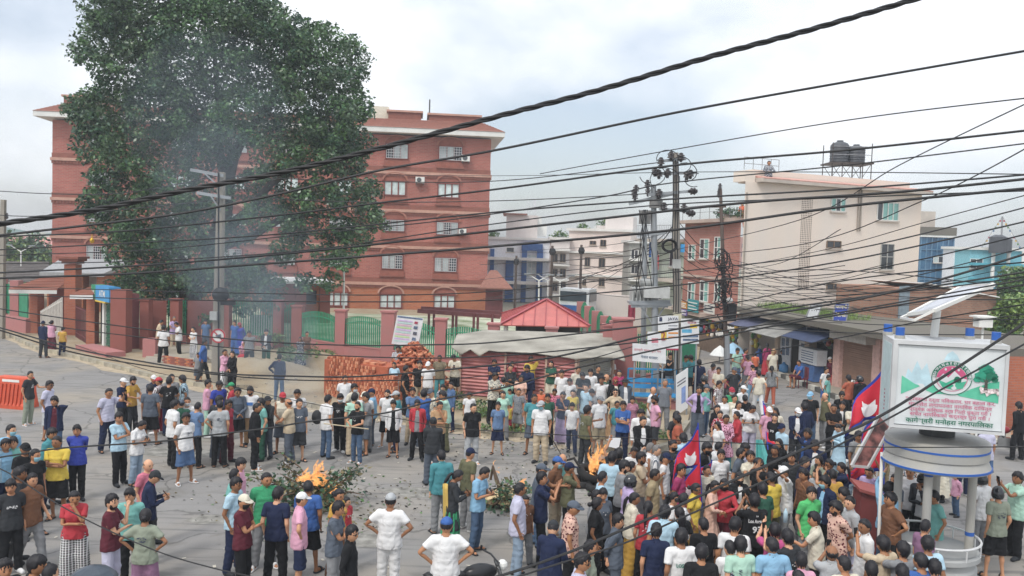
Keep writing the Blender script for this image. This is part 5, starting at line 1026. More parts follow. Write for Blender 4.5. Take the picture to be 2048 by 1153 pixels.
def lamp(px, yb, yt, Y, lab, arms=(1,), m=None, name='street_lamp'):
 a = P(px, yb, Y); c = P(px, yt, Y); t = thing(name, lab, 'street lamp', (a.x, a.y, 0)); mb = MB(); mb.cyl((a.x, a.y, 0), c, .07, .05, 8); mb.build('post', m or white_m, t)
 for s_ in arms:
  e = c + V((.8 * s_ * Y / 60, 0, .45 * Y / 60)); mb = MB(); mb.cyl(c, e, .04, .03, 6); mb.build('arm', m or white_m, t); mb = MB(); mb.box(e, (.5, .2, .08)); mb.build('lamp_head', steel, t)
lamp(688, 640, 520, 47, 'white lamp post standing in the compound before the brick facade'); lamp(42, 600, 504, 68, 'double armed lamp post before the dark tree at the edge', (1, -1))
lamp(1078, 640, 562, 58, 'twin armed white lamp post left of the beige house', (1, -1)); lamp(1120, 640, 564, 62, 'twin armed lamp post behind the pavilion roof', (1, -1)); lamp(1157, 640, 564, 66, 'single armed lamp post by the parked minibus', (1,)); lamp(1096, 600, 562, 75, 'thin lamp post between the twin armed ones', (1, -1))
for (x, yb, yt, Y, lab) in ((1102, 600, 492, 60, 'dark wooden pole with cable boxes in front of the balcony house'), (1160, 600, 490, 62, 'dark thin pole before the pale four storey house'), (1030, 600, 512, 70, 'thin dark pole in front of the blue columns')):
 a = P(x, yb, Y); p = pole('street_pole', lab, (a.x, a.y, 0), P(x + 3, yt, Y), .12, .09, rusty, False)
 mb = MB(); mb.ball(P(x + 3, yt + 12, Y), (.25, .2, .3), 6, 4); mb.build('cable_box', cablem, p)
# ---- overhead cables: each is a thing strung between poles (or to the wall the viewer stands by)
def crom(ps, n=8):
 out_ = []
 for i in range(len(ps) - 1):
  p0 = ps[max(i - 1, 0)]; p1_, p2_ = ps[i], ps[i + 1]; p3_ = ps[min(i + 2, len(ps) - 1)]
  for k in range(n):
   t = k / n; out_.append(.5 * ((2 * p1_) + (-p0 + p2_) * t + (2 * p0 - 5 * p1_ + 4 * p2_ - p3_) * t * t + (-p0 + 3 * p1_ - 3 * p2_ + p3_) * t ** 3))
 return out_ + [ps[-1]]
def cable(px, d0, d1, wpx, lab, twist=False, dep=None):
 n = len(px); x0, x1 = px[0][0], px[-1][0]; ps = []
 for i, (x, y) in enumerate(px):
  f = (x - x0) / (x1 - x0); D = 1 / ((1 - f) / d0 + f / d1); ps.append(P(x, y, D))
 pts = crom(ps, 10 if not twist else 40); Dm = (d0 + d1) / 2 if dep is None else dep; r = wpx / 2 * min(d0, d1, Dm) / FPX
 if twist:
  t = thing('twisted_cable', lab, 'cable', tuple(pts[0])); L_ = 0
  for s_ in range(3):
   o = []; L_ = 0
   for i, p in enumerate(pts):
    if i: L_ += (pts[i] - pts[i - 1]).length
    a = L_ / .55 * 2 * math.pi + s_ * 2.094; o.append(p + V((0, math.cos(a), math.sin(a))) * r * .52)
   wire(t, o, r * .5, 'strand', n=6)
  return
 mb = MB(); mb.tube(pts, r, 5); o = mb.build('overhead_cable', cablem, None, tuple(pts[0])); tag(o, lab, 'cable', 'overhead cables crossing the street')
cable([(-90, 458), (0, 448), (200, 418), (376, 380), (560, 346), (760, 297), (1000, 232), (1200, 180), (1420, 114), (1620, 60), (1840, -4), (2000, -50)], 7.2, 7.2, 12, 'thick twisted black cable climbing across the whole street', True)
E_ = MY  # depth of the main pole
cb = [
 ([(-60, 478), (0, 471), (200, 448), (376, 425), (560, 388), (760, 341), (1000, 299), (1350, 226), (1700, 163), (2110, 92)], 10, 10, 5, 'black cable running just below the thick twisted one'),
 ([(-60, 480), (0, 474), (240, 463), (540, 433), (760, 406), (1000, 378), (1350, 331), (1700, 300), (2110, 255)], 16, 10, 5, 'cable passing in front of the brick facade top windows'),
 ([(-60, 560), (0, 557), (250, 548), (500, 530), (760, 511), (1000, 492), (1350, 460), (1700, 412), (2110, 372)], 15, 11, 6, 'heavy straight cable crossing below the third row of windows'),
 ([(-60, 504), (0, 500), (250, 487), (540, 470), (1000, 424), (1350, 398), (1700, 378), (2110, 345)], 20, 13, 4, 'cable level with the concrete pole lower cross arm'),
 ([(-60, 514), (0, 511), (300, 500), (600, 470), (900, 440), (1200, 395), (1345, 366), (1700, 330), (2110, 280)], 26, 15, 3, 'thin cable meeting the main pole insulators'),
 ([(-60, 549), (0, 546), (300, 530), (600, 505), (900, 472), (1200, 438), (1500, 405), (1800, 384), (2110, 352)], 17, 10, 6, 'heavy cable sloping up before the cream building roof'),
 ([(-60, 530), (0, 528), (300, 522), (620, 500), (960, 452), (1300, 412), (1700, 395), (2110, 380)], 22, 14, 3, 'medium cable above the heavy straight one'),
 ([(0, 590), (350, 600), (700, 604), (1000, 600), (1345, 572), (1700, 520), (2110, 430)], 26, 14, 3.5, 'slack cable just above the green railings'),
 ([(0, 573), (450, 586), (900, 588), (1345, 545), (1700, 500), (2110, 400)], 28, 15, 3, 'slack cable over the ground floor windows'),
 ([(0, 618), (150, 640), (300, 660), (500, 682), (700, 691), (850, 690), (1000, 684), (1350, 645), (1700, 598), (2110, 535)], 22, 13, 4, 'sagging cable across the red compound wall'),
 ([(0, 632), (130, 656), (250, 671), (500, 700), (760, 715), (1000, 712), (1345, 676), (1700, 622), (2110, 548)], 22, 13, 3.5, 'sagging cable below the railing tops'),
 ([(-40, 650), (0, 656), (150, 698), (300, 726), (440, 747), (600, 753), (700, 754), (800, 748), (900, 739), (1100, 716), (1345, 660), (1760, 590), (2110, 490)], 20, 12, 5, 'heavy slack cable dipping past the brick stack'),
 ([(-40, 655), (0, 661), (150, 706), (330, 737), (520, 757), (720, 762), (940, 755), (1150, 726), (1345, 668)], 20, MY, 3, 'lower thin slack cable beside the heavy dipping one'),
 ([(-40, 924), (0, 915), (60, 906), (130, 896), (310, 884), (400, 873), (540, 856), (620, 843), (760, 828), (850, 806), (900, 795), (1000, 777), (1150, 737), (1350, 692), (1600, 643), (2110, 560)], 12, 11, 4, 'slack cable hanging low over the middle of the crowd'),
 ([(150, 690), (300, 742), (440, 768), (560, 795), (700, 822), (800, 838), (900, 856), (1100, 869), (1300, 878), (1536, 889), (1800, 895), (2110, 893)], 22, 10, 2.6, 'thin cable hanging right over the people at the kerb'),
 ([(880, 1180), (1000, 1152), (1130, 1108), (1250, 1058), (1350, 1015), (1480, 955), (1600, 902), (1750, 838), (1900, 745), (2110, 606)], 6, 6, 6, 'thick dark cable rising over the crowd to the signboard'),
 ([(900, 1186), (1000, 1164), (1130, 1124), (1250, 1086), (1350, 1042), (1480, 984), (1600, 930), (1750, 852), (1900, 770), (2110, 655)], 6.4, 6.4, 4, 'second dark cable rising just under the thick one'),
 ([(-40, 920), (22, 949), (85, 990), (148, 1027), (225, 1065), (325, 1107), (420, 1135), (500, 1153), (600, 1175)], 7, 6, 3, 'thin grey cable slanting down over the people in the corner'),
 ([(1080, 348), (1345, 300), (1700, 240), (2110, 190)], MY, 18, 3, 'thin upper cable leaving the top of the main pole'),
 ([(700, 350), (1000, 352), (1345, 345), (1700, 345), (2110, 350)], 60, 16, 2.4, 'thin level cable through the pole top insulators'),
 ([(440, 352), (700, 362), (1000, 362), (1345, 322)], 36, MY, 2, 'thin wire from the concrete pole cross arm to the tall pole'),
 ([(450, 392), (700, 404), (1000, 402), (1345, 385)], 36, MY, 2, 'thin wire from the lower cross arm to the tall pole'),
 ([(1352, 500), (1600, 440), (1800, 330), (2110, 180)], MY, 12, 3, 'cable climbing steeply from the main pole past the roof tanks'),
 ([(1352, 515), (1600, 490), (1850, 400), (2110, 265)], MY, 12, 3, 'second steep cable crossing the cream building windows'),
 ([(1445, 540), (1650, 500), (1850, 445), (2110, 375)], b5.y, 14, 2.4, 'cable from the rusty pole over the middle windows'),
 ([(1445, 560), (1700, 545), (2110, 455)], b5.y, 14, 3.4, 'cable from the rusty pole toward the glass building'),
 ([(1445, 580), (1700, 575), (2110, 480)], b5.y, 14, 2.6, 'cable from the rusty pole above the blue signboard'),
 ([(1200, 650), (1400, 620), (1700, 560), (2110, 520)], 30, 13, 3.4, 'cable crossing low in front of the cream building'),
 ([(1150, 665), (1345, 645), (1600, 600), (1850, 580), (2110, 545)], 30, 13, 3, 'cable passing over the white notice boards'),
 ([(1352, 560), (1600, 540), (1900, 560), (2110, 600)], MY, 16, 2.4, 'slack cable sagging toward the solar panel'),
 ([(1445, 600), (1650, 640), (1850, 650), (2110, 620)], b5.y, 16, 2.4, 'drooping cable over the shop roof'),
 ([(1445, 525), (1600, 560), (1760, 590), (1990, 600), (2110, 590)], b5.y, 18, 2.2, 'thin cable sagging across the lattice strip'),
 ([(1445, 545), (1600, 590), (1800, 632), (2110, 640)], b5.y, 18, 2.0, 'thin cable sagging to the brick shed'),
 ([(1200, 772), (1450, 720), (1700, 672), (1860, 640), (2110, 600)], 24, 11, 3, 'cable passing just above the shop awnings'),
 ([(-40, 380), (100, 388), (250, 386), (440, 352)], 46, 36, 2, 'thin wire reaching the concrete pole from the far edge'),
 ([(-40, 428), (100, 432), (440, 400)], 46, 36, 2, 'second thin wire to the concrete pole'),
 ([(1352, 640), (1500, 655), (1750, 668), (2110, 670)], MY, 18, 2.4, 'thin cable from the lower pole box to the shop row'),
 ([(960, 560), (1150, 540), (1352, 520)], 60, MY, 1.8, 'thin far wire over the villa columns'),
 ([(960, 530), (1150, 520), (1352, 505)], 60, MY, 1.8, 'another thin far wire above the villa arch'),
 ([(960, 600), (1150, 560), (1300, 500), (1352, 440)], 60, MY, 2, 'thin far wire rising to the middle cross arm'),
]
for i, (px, d0, d1, w_, lab) in enumerate(cb): cable(px, d0, d1, w_, lab)
rw = random.Random(31)
fan = thing('service_wires', 'fan of thin service wires from the rusty pole across the cream facade', 'wires', tuple(P(1445, 560, b5.y)))
for k in range(16):
 y0 = 520 + k * 6 + rw.uniform(-5, 5); x1 = rw.uniform(1640, 2080); y1 = rw.uniform(455, 650); m_ = ((1445 + x1) / 2, (y0 + y1) / 2 + rw.uniform(8, 26))
 ps = crom([P(1447, y0, b5.y - .1), P(m_[0], m_[1], 32), P(x1, y1, 24 + rw.uniform(-3, 4))], 8); wire(fan, ps, .012, n=4)
fan2 = thing('service_wires', 'fan of thin wires between the tall pole and the rusty pole', 'wires', tuple(P(1352, 520, MY)))
for k in range(9):
 y0 = 440 + k * 22; y1 = 520 + k * 11 + rw.uniform(-6, 6); ps = crom([P(1354, y0, MY - .1), P(1400, (y0 + y1) / 2 + rw.uniform(4, 18), MY + 1), P(1447, y1, b5.y)], 6); wire(fan2, ps, .014, n=4)
fan3 = thing('service_wires', 'fan of thin wires running from the poles back to the far houses', 'wires', tuple(P(1300, 500, MY)))
for k in range(12):
 y0 = 450 + k * 13; x1 = rw.uniform(985, 1200); y1 = rw.uniform(500, 600); ps = crom([P(1350, y0, MY), P((1350 + x1) / 2, (y0 + y1) / 2 + 10, 46), P(x1, y1, 75)], 6); wire(fan3, ps, .016, n=4)
# ================================================================ NOTICE BOARDS AND BENCH
pbl = mat('print_bluegrey', '5f7088', .6, .5, 9); pdk = mat('print_dark', '555a66', .6, 0); pnav = mat('print_navy', '2b3350', .6, 0); pred = mat('print_crimson', 'a23a52', .6, 0); porg = mat('print_orange', 'd98a2b', .6, 0); pyel = mat('print_yellow', 'd9b84a', .6, 0); pgreen = mat('print_green', '3c9c7c', .6, 0)
bwh = mat('board_white', 'd6d8da', .6, .06, 3)
def board(x0, y0, x1, y1, Y, lab, lines=(), bars=(), m=None, lean=0, name='notice_board', cat='sign', skew=0, posts=True):
 """flat notice board with depth, frame and posts; lines = lettering, bars = (u0,v0,u1,v1,mat) printed blocks"""
 a = P(x0, y1, Y); b = P(x1, y1 + skew, Y); d = P(x0 + lean, y0, Y); c = P(x1 + lean, y0 + skew, Y); t = thing(name, lab, cat, tuple(a)); mb = MB(); mb.slab([a, b, c, d], .03, V((0, -1, 0))); mb.build('board', m or bwh, t)
 X = b - a; U = d - a; W_, H_ = X.length, U.length
 for i, (u0, v0, u1, v1, bm) in enumerate(bars):
  mb = MB(); o_ = V((0, -.006 - .002 * i, 0)); mb.slab([a + X * u + U * v + o_ for u, v in ((u0, v0), (u1, v0), (u1, v1), (u0, v1))], .004, V((0, -1, 0))); mb.build('printed_block', bm, t)
 for (body, fu, fv, wf, hf, mt) in lines:
  mb = MB(); text_on(mb, body, a + X * fu + U * fv + V((0, -.012 - .002 * len(bars), 0)), X, U, w=W_ * wf, h=H_ * hf, bold=.012); mb.build('lettering', mt, t)
 if posts:
  mb = MB(); g_ = V((0, .05, 0))
  for f_ in (.08, .92): q = a + X * f_ + g_; mb.cyl((q.x, q.y, 0.05), q + U * 1.0, .03, n=6)
  mb.build('post', steel, t)
 return t
Yb = MY - .5
board(1316, 632, 1357, 701, Yb, 'white JAYA notice board with a yellow figure two behind the tall pole', [('JAYA', .72, .9, .5, .1, pnav), ('2', .25, .42, .2, .26, pred)], [(.02, .3, .42, .56, pyel), (.5, .7, .95, .72, pdk), (.5, .62, .95, .64, pdk), (.5, .48, .98, .52, porg), (.5, .36, .98, .4, porg), (.0, .0, 1, .05, pred), (.06, .84, .2, .96, pnav)])
board(1362, 638, 1398, 688, Yb, 'white printed board with blue and yellow artwork right of the tall pole', [('कलेज', .6, .86, .5, .12, pred)], [(.5, .62, .9, .78, pyel), (.05, .44, .6, .58, mat('print_sky', '5aa2c4', .6, .2)), (.1, .12, .95, .2, pbl), (.1, .26, .95, .34, pbl)])
board(1265, 687, 1332, 722, MY - 1.2, 'white cloth banner with pale red lettering tied above the blue bench', [('हाम्रो माग पूरा गर', .45, .66, .8, .2, mat('print_rose', 'c07884', .6, .1)), ('नेपाल सरकार', .5, .3, .5, .2, pbl)], name='cloth_banner', skew=6)
board(1295, 664, 1322, 690, MY - 1.0, 'small pale board with a red oval emblem over the cloth banner', [], [(.3, .15, .8, .5, mat('print_rose', 'c07884', .6, .1))], posts=False)
board(1352, 752, 1376, 832, MY - 1.6, 'tilted white poster board with blue print leaning on the tall pole', [], [(.45, .2, .8, .6, mat('print_lilacblue', '7f96c8', .6, .2)), (.1, .7, .8, .73, pdk), (.1, .78, .8, .81, pdk)], lean=0, skew=-16, name='poster_board')
board(783, 631, 836, 688, G(820, 770).y, 'white notice board with coloured stripes leaning above the brick heap', [], [(.03, .93, .97, .99, pbl)] + [(.06, .1 + .08 * k, .62, .145 + .08 * k, mat('stripe_%d' % (k % 4), ('b7d4d0', 'c9b4d8', 'b9d69a', 'd8b4c4')[k % 4], .6, .1)) for k in range(10)] + [(.72, .2, .86, .3, pbl), (.72, .4, .86, .5, pdk), (.7, .6, .85, .7, pbl), (.7, .78, .82, .86, pred)], lean=11, skew=6, name='notice_board')
bn = thing('metal_bench', 'bright blue metal bench in front of the green railings', 'bench', tuple(G(1298, 800, .1))); bm_ = mat('bench_blue', '3f93c6', .45, .1, 3)
a = P(1256, 770, MY - .3); b = P(1352, 770, MY - .3); zs = .75
for k, (dy, dz) in enumerate(((0, 0), (.16, .02), (.32, .04))): mb = MB(); mb.beam((a.x, a.y - .45 + dy, .62 + dz), (b.x, b.y - .45 + dy, .62 + dz), .14, .05); mb.build('seat_slat', bm_, bn)
for dz in (.28, .5, .92): mb = MB(); mb.beam((a.x, a.y + .05, .62 + dz), (b.x, b.y + .05, .62 + dz), .05, .16 if dz < .9 else .06); mb.build('back_slat', bm_, bn)
for f in (0, .5, 1): x = a.x + (b.x - a.x) * f; mb = MB(); mb.beam((x, a.y - .45, .1), (x, a.y - .45, .65), .06, .06, V((1, 0, 0))); mb.beam((x, a.y + .08, .1), (x, a.y + .08, 1.55), .06, .06, V((1, 0, 0))); mb.build('leg', bm_, bn)
mb = MB(); mb.box(((a.x + b.x) / 2, a.y - .1, .25), (b.x - a.x, .5, .35)); single(mb, 'low_plinth', wall_red, 'low red plinth under the blue bench', 'plinth')
# ================================================================ BILLBOARD ON THE POLICE STAND
BX = G(1893, 1172); by = 15.5; ctr = P(1872, 900, by); bx = ctr.x
al = mat('aluminium_panel', 'b0b1b0', .5, .2, 2.2, c2='9b9992', streak=True); alw = mat('panel_white_glossy', 'd3d8da', .35, .09, 1.5); stand_blue = mat('stripe_blue', '2f5fae', .45, .08)
bb = thing('traffic_stand', 'round grey traffic stand on four striped posts with a big municipal signboard', 'traffic stand', (bx, by, 0))
def zof(y): return Zat(1890, y, by)
zr_, z_b, z_t = zof(912), zof(860), zof(690)
mb = MB(); mb.lathe([(.72, 0), (.79, .04), (.78, .42), (.75, .46), (.75, .56), (.83, .6), (.83, .68), (.76, .7)], (bx, by, 0), 40); mb.build('drum', mat('drum_grey', 'a2a4a3', .75, .15, 2), bb, smooth=False)
mb = MB(); mb.lathe([(.76, 0), (.2, .02), (.01, .02)], (bx, by, .705), 40); mb.build('floor_disc', mat('disc_grey', '8e9090', .85, .2, 1.2), bb)
mb = MB(); mb.tube([(bx + .82 * math.cos(2 * math.pi * k / 40), by + .82 * math.sin(2 * math.pi * k / 40), .9) for k in range(41)], .022, 6)
for k in range(10): a_ = 2 * math.pi * k / 10; mb.cyl((bx + .82 * math.cos(a_), by + .82 * math.sin(a_), .68), (bx + .82 * math.cos(a_), by + .82 * math.sin(a_), .9), .015, n=5)
mb.build('guard_ring', mat('rail_white', 'cfd0d0', .4, .05), bb)
zring = zr_ - .15
for (ax_, ay_) in ((-.36, -.5), (.6, -.2), (-.52, .3), (.3, .52)):
 mb = MB(); mb.cyl((bx + ax_, by + ay_, .68), (bx + ax_ * 1.0, by + ay_, zring + .3), .075, n=14); po = mb.build('post', al, bb, smooth=False)
 for zz in (.68 + .3, .68 + 1.45): mb = MB(); mb.cyl((bx + ax_, by + ay_, zz), (bx + ax_, by + ay_, zz + .07), .078, n=14); mb.build('blue_band', stand_blue, po)
Rr = .9
mb = MB(); mb.lathe([(Rr - .1, 0), (Rr, .0), (Rr + .03, .03), (Rr, .08), (Rr - .05, .2), (Rr - .02, .22), (Rr - .02, .5), (Rr - .06, .52), (.5, .56)], (bx, by, zring - .02), 48); rgn = mb.build('ring_canopy', al, bb, smooth=False)
for (zz, rr, hh) in ((.028, Rr + .034, .035), (.36, Rr - .012, .035)): mb = MB(); mb.lathe([(rr - .012, 0), (rr, 0), (rr, hh), (rr - .012, hh)], (bx, by, zring - .02 + zz), 48); mb.build('blue_stripe', stand_blue, rgn)
zc_ = zring + .56
mb = MB(); mb.cyl((bx, by, zc_ - .3), (bx, by, z_b + .1), .3, n=16); mb.build('neck', mat('neck_dark', '4a4c4e', .7, .1), bb)
YF = by - .95
fl_, fr_ = P(1786, 700, YF + .3), P(2019, 700, YF - .15); X_ = V((fr_.x - fl_.x, fr_.y - fl_.y, 0)); Wb = X_.length; X_.normalize(); Nn = V((X_.y, -X_.x, 0))
z_b = P(1890, 864, YF).z; z_t = P(1890, 686, YF).z; H_ = z_t - z_b
def BP(u, v, o=0.0): return V((fl_.x, fl_.y, z_b)) + X_ * (u * Wb) + V((0, 0, v * H_)) + Nn * o
frm = thing('municipal_signboard', 'large white municipal signboard with green hills, round emblem and red lettering', 'signboard', (fl_.x, fl_.y, z_b))
def bpan(name, m, u0, u1, v0, v1, o0, o1):
 mb = MB(); c = (BP(u0, v0, o0) + BP(u1, v1, o1)) / 2; mb.box(c, ((u1 - u0) * Wb, abs(o1 - o0), (v1 - v0) * H_), ax=(X_, -Nn, V((0, 0, 1)))); return mb.build(name, m, frm)
Dp = 1.05
alb = mat('board_case', 'c6c8c9', .5, .12, 1.5); bpan('box', alb, .0, 1, 0, 1, -Dp, -.04); bpan('face_panel', alw, .045, .97, .04, .95, -.04, 0)
for (u0, u1, v0, v1) in ((0, 1, 0, .04), (0, 1, .95, 1.0), (0, .045, .04, .95), (.97, 1, .04, .95)): bpan('frame', alb, u0, u1, v0, v1, -.04, .03)
for (u0, u1, v0, v1) in ((.04, .975, .036, .044), (.04, .975, .946, .954)): bpan('inner_trim', mat('trim_dark', '5d6164', .5, .05), u0, u1, v0, v1, .03, .034)
for ou in (-.008,):
 mb = MB(); o = BP(0, 0, 0)
 q = [BP(0, .06, -Dp + .15) - X_ * .006, BP(0, .06, -.12) - X_ * .006, BP(0, .94, -.12) - X_ * .006, BP(0, .94, -Dp + .15) - X_ * .006]; mb.slab(q[::-1], .01, -X_); mb.build('side_panel', mat('panel_side', 'b9cdd0', .4, .1), frm)
 mb = MB()
 for k in range(6): mb.slab([q_ - X_ * .01 for q_ in (BP(0, .14 + .045 * k, -Dp + .5), BP(0, .14 + .045 * k, -.5), BP(0, .16 + .045 * k, -.5), BP(0, .16 + .045 * k, -Dp + .5))][::-1], .004, -X_)
 mb.build('side_lettering', pred, frm)
def flat(name, m, pts, lvl):
 mb = MB(); mb.slab([BP(.09 + .86 * u, .05 + .88 * v, .004 + .0025 * lvl) for u, v in pts], .002, Nn); return mb.build(name, m, frm)
hill_g = mat('print_hill_green', '3fae8c', .5, .12, 3, c2='6cc4a6'); snow = mat('print_snow', 'b9d5df', .5, .15, 6); pale_g = mat('print_pale_green', '9ad4c0', .5, .15, 4)
flat('mountain_print', snow, [(0.02, .5), (.06, .72), (.1, .66), (.15, .82), (.2, .7), (.25, .8), (.3, .6), (.34, .5)], 0); flat('mountain_print', snow, [(.42, .85), (.45, .93), (.5, .97), (.55, .92), (.58, .85)], 0)
flat('hill_print', hill_g, [(0, .38), (0, .62), (.06, .58), (.14, .52), (.2, .5), (.08, .43)], 1); flat('hill_print', hill_g, [(.2, .47), (.3, .53), (.42, .5), (.6, .4), (.98, .34), (.98, .62), (.9, .6), (.8, .55), (.7, .5), (.62, .44), (.5, .42), (.34, .41)], 1)
flat('river_print', alw, [(.14, .38), (.2, .48), (.16, .53), (.22, .53), (.26, .47), (.24, .38)], 2)
def ellipse(cu, cv, ru, rv, n=36, a0=0, a1=6.2832): return [(cu + ru * math.cos(a0 + (a1 - a0) * k / n), cv + rv * math.sin(a0 + (a1 - a0) * k / n)) for k in range(n + (1 if a1 < 6.28 else 0))]
def ringp(name, m, cu, cv, ru, rv, ti, lvl, a0=0, a1=6.2832):
 mb = MB(); n = 36
 for k in range(n):
  t0, t1 = a0 + (a1 - a0) * k / n, a0 + (a1 - a0) * (k + 1) / n
  mb.slab([BP(.09 + .86 * (cu + ru * f * math.cos(t)), .05 + .88 * (cv + rv * f * math.sin(t)), .004 + .0025 * lvl) for t, f in ((t0, ti), (t0, 1), (t1, 1), (t1, ti))][::-1], .002, Nn)
 mb.build(name, m, frm)
cu, cv, ru, rv = .505, .625, .205, .215; dkg = mat('print_deep_green', '1f6e57', .5, .05); pink = mat('print_pink', 'c2567e', .5, .2, 5)
flat('emblem_disc', alw, ellipse(cu, cv, ru, rv), 3); ringp('emblem_ring', dkg, cu, cv, ru, rv, .96, 4); ringp('emblem_arch', dkg, cu, cv, ru * .97, rv * .97, .78, 5, .0, math.pi); ringp('emblem_inner_ring', pink, cu, cv, ru * .78, rv * .78, .96, 5, math.pi, 2 * math.pi)
flat('emblem_sky', pink, ellipse(cu, cv, ru * .74, rv * .72, 20, 0, math.pi), 4); flat('emblem_snow', alw, [(.36, .6), (.42, .68), (.47, .63), (.53, .72), (.6, .64), (.65, .62), (.65, .57), (.36, .56)], 5)
flat('emblem_hill', hill_g, [(.365, .6), (.45, .56), (.53, .62), (.6, .58), (.655, .6), (.62, .5), (.52, .48), (.42, .5)], 6); flat('emblem_sun', alw, ellipse(.44, .735, .012, .016, 12), 6); flat('emblem_moon', alw, ellipse(.57, .735, .012, .016, 12), 6); flat('emblem_star', alw, ellipse(.505, .75, .008, .012, 6), 6)
flat('emblem_river', alw, [(.5, .56), (.53, .53), (.5, .5), (.53, .47), (.56, .5), (.54, .53), (.545, .56)], 7)
for i, (a_, b_, c_) in enumerate(((.56, .62, .03), (.575, .6, .028), (.545, .6, .022))): flat('emblem_tree', dkg, ellipse(a_, b_, c_, c_ * 1.1, 12), 7)
body = 'कागेश्वरी मनोहरा नगरपालिका'; words_ = ['का', 'गे', 'श्व', 'री', 'म', 'नो', 'ह', 'रा', 'न', 'ग', 'र', 'पा', 'लि', 'का']; mb = MB()
for k, ch in enumerate(words_):
 t_ = math.pi * (1 - (k + .6) / len(words_)); f = .875; o = BP(.09 + .86 * (cu + ru * f * math.cos(t_)), .05 + .88 * (cv + rv * f * math.sin(t_)), .024); X2 = X_ * math.sin(t_) - V((0, 0, 1)) * math.cos(t_); U2 = X_ * math.cos(t_) + V((0, 0, 1)) * math.sin(t_)
 text_on(mb, ch, o, X2, U2, h=H_ * .034, bold=.02)
mb.build('emblem_lettering', alw, frm)
for i, (a_, b_, r_) in enumerate(((.84, .76, .075), (.79, .68, .06), (.9, .68, .06), (.84, .66, .07), (.76, .63, .04), (.93, .64, .035), (.87, .72, .06))): flat('tree_print', [mat('print_tree_green', '2f9479', .5, .2, 12), dkg][i % 3 == 2], [(a_ + r_ * (1 + .12 * math.sin(7 * t_ + i)) * math.cos(t_), b_ + r_ * .9 * (1 + .12 * math.sin(5 * t_)) * math.sin(t_)) for t_ in [2 * math.pi * k / 20 for k in range(20)]], 5 + i % 3)
flat('trunk_print', mat('print_trunk', '4b4a44', .5, .2, 8), [(.825, .5), (.835, .6), (.81, .65), (.84, .62), (.845, .66), (.855, .62), (.88, .65), (.86, .6), (.865, .5)], 9)
flat('deer_print', mat('print_deer', 'a98c8c', .5, .5, 20, c2='e2d6d6'), [(.78, .52), (.8, .55), (.82, .53), (.88, .52), (.97, .53), (.98, .47), (.97, .43), (.95, .47), (.9, .46), (.86, .42), (.84, .47), (.8, .45), (.79, .5)], 9)
redp2 = mat('print_rose_red', 'bb5f7e', .5, .05); tl = [('"व्यवसाय दर्ता नविकरण, घर बहाल कर,', .31, .9), ('मालपोत लगायतका नागरिक दायित्व', .245, .84), ('प्रत्येक आर्थिक वर्ष भित्रै चुक्ता गरौं ।', .18, .82), ('सचेत नागरिकको कर्तव्य पुरा गरौं ।', .118, .8)]
def dv(s):
 """put the short i sign before its consonant, as written"""
 o = list(s); i = 0
 while i < len(o):
  if o[i] == 'ि':
   j = i - 1
   while j >= 2 and o[j - 1] == '्': j -= 2
   o.insert(j, o.pop(i))
  i += 1
 return ''.join(o)
for s_, v_, w_ in tl: mb = MB(); text_on(mb, dv(s_), BP(.09 + .86 * .5, .05 + .88 * (v_ + .02), .03), X_, (0, 0, 1), w=Wb * .86 * w_, h=H_ * .062, bold=.018); mb.build('red_lettering', redp2, frm)
mb = MB(); text_on(mb, dv('कागेश्वरी मनोहरा नगरपालिका'), BP(.09 + .86 * .5, .05 + .88 * .055, .03), X_, (0, 0, 1), w=Wb * .86 * .88, h=H_ * .085, bold=.02); mb.build('green_lettering', dkg, frm)
for (x, y, dy) in ((1783, 664, 1.2), (1800, 672, .35), (1958, 672, 1.2), (1996, 681, .35)):
 q = BP((x - 1786) / 233 + (.04 if dy > 1 else .02), 1.0, -dy * .72); bc = thing('beacon', '', 'beacon lamp', tuple(q), 'blue beacons on the signboard corners'); mb = MB(); mb.cyl(q, q + V((0, 0, .06)), .09, n=12); mb.build('base', al, bc); mb = MB(); mb.cyl(q + V((0, 0, .06)), q + V((0, 0, .2)), .075, n=12); mb.build('blue_lens', stand_blue, bc)
 bc['label'] = {1783: 'blue beacon on the rear corner nearest the cream building', 1800: 'blue beacon on the front corner above the narrow side panel', 1958: 'blue beacon on the rear corner beside the solar pole', 1996: 'blue beacon on the front corner above the painted tree'}[x]
sp = thing('solar_panel', 'tilted solar panel on a white pole above the municipal signboard', 'solar panel', tuple(BP(.46, 1.0, -.9)))
q = BP(.46, 1.0, -.9); tp_ = V((q.x + .03, q.y, P(1886, 622, q.y).z)); mb = MB(); mb.cyl(q, tp_, .07, n=12); mb.build('pole', white_m, sp)
c0, c1 = P(1800, 640, by - 1.4), P(1990, 566, by - .2); c2_, c3_ = P(1996, 574, by - 1.3), P(1830, 641, by - 2.1)
c0 = P(1816, 630, by + .5); c1 = P(1925, 573, by + 1.6); c2_ = P(1988, 570, by + .2); c3_ = P(1868, 622, by - .9)
mb = MB(); mb.slab([c0, c3_, c2_, c1], .04); mb.build('panel', mat('solar_cell', 'b4b8c2', .25, .1, 3, spec=.7), sp); mb = MB()
for a, b in ((c0, c3_), (c3_, c2_), (c2_, c1), (c1, c0)): mb.beam(a, b, .05, .06)
e0, e1 = P(1802, 636, by + .3), P(1828, 641, by - .8);
for a, b in ((e0, e1), (e0, c0), (e1, c3_)): mb.beam(a, b, .04, .04)
mb.build('frame', white_m, sp)
mb = MB(); mb.box(P(1966, 643, 22), (.35, .3, .3)); mb.box(P(1966, 634, 22), (.5, .4, .04)); q = P(1966, 648, 22); mb.cyl((q.x, q.y, 0), q, .03, n=6); single(mb, 'lamp_box', white_m, 'small white box lamp on a post behind the signboard', 'lamp')
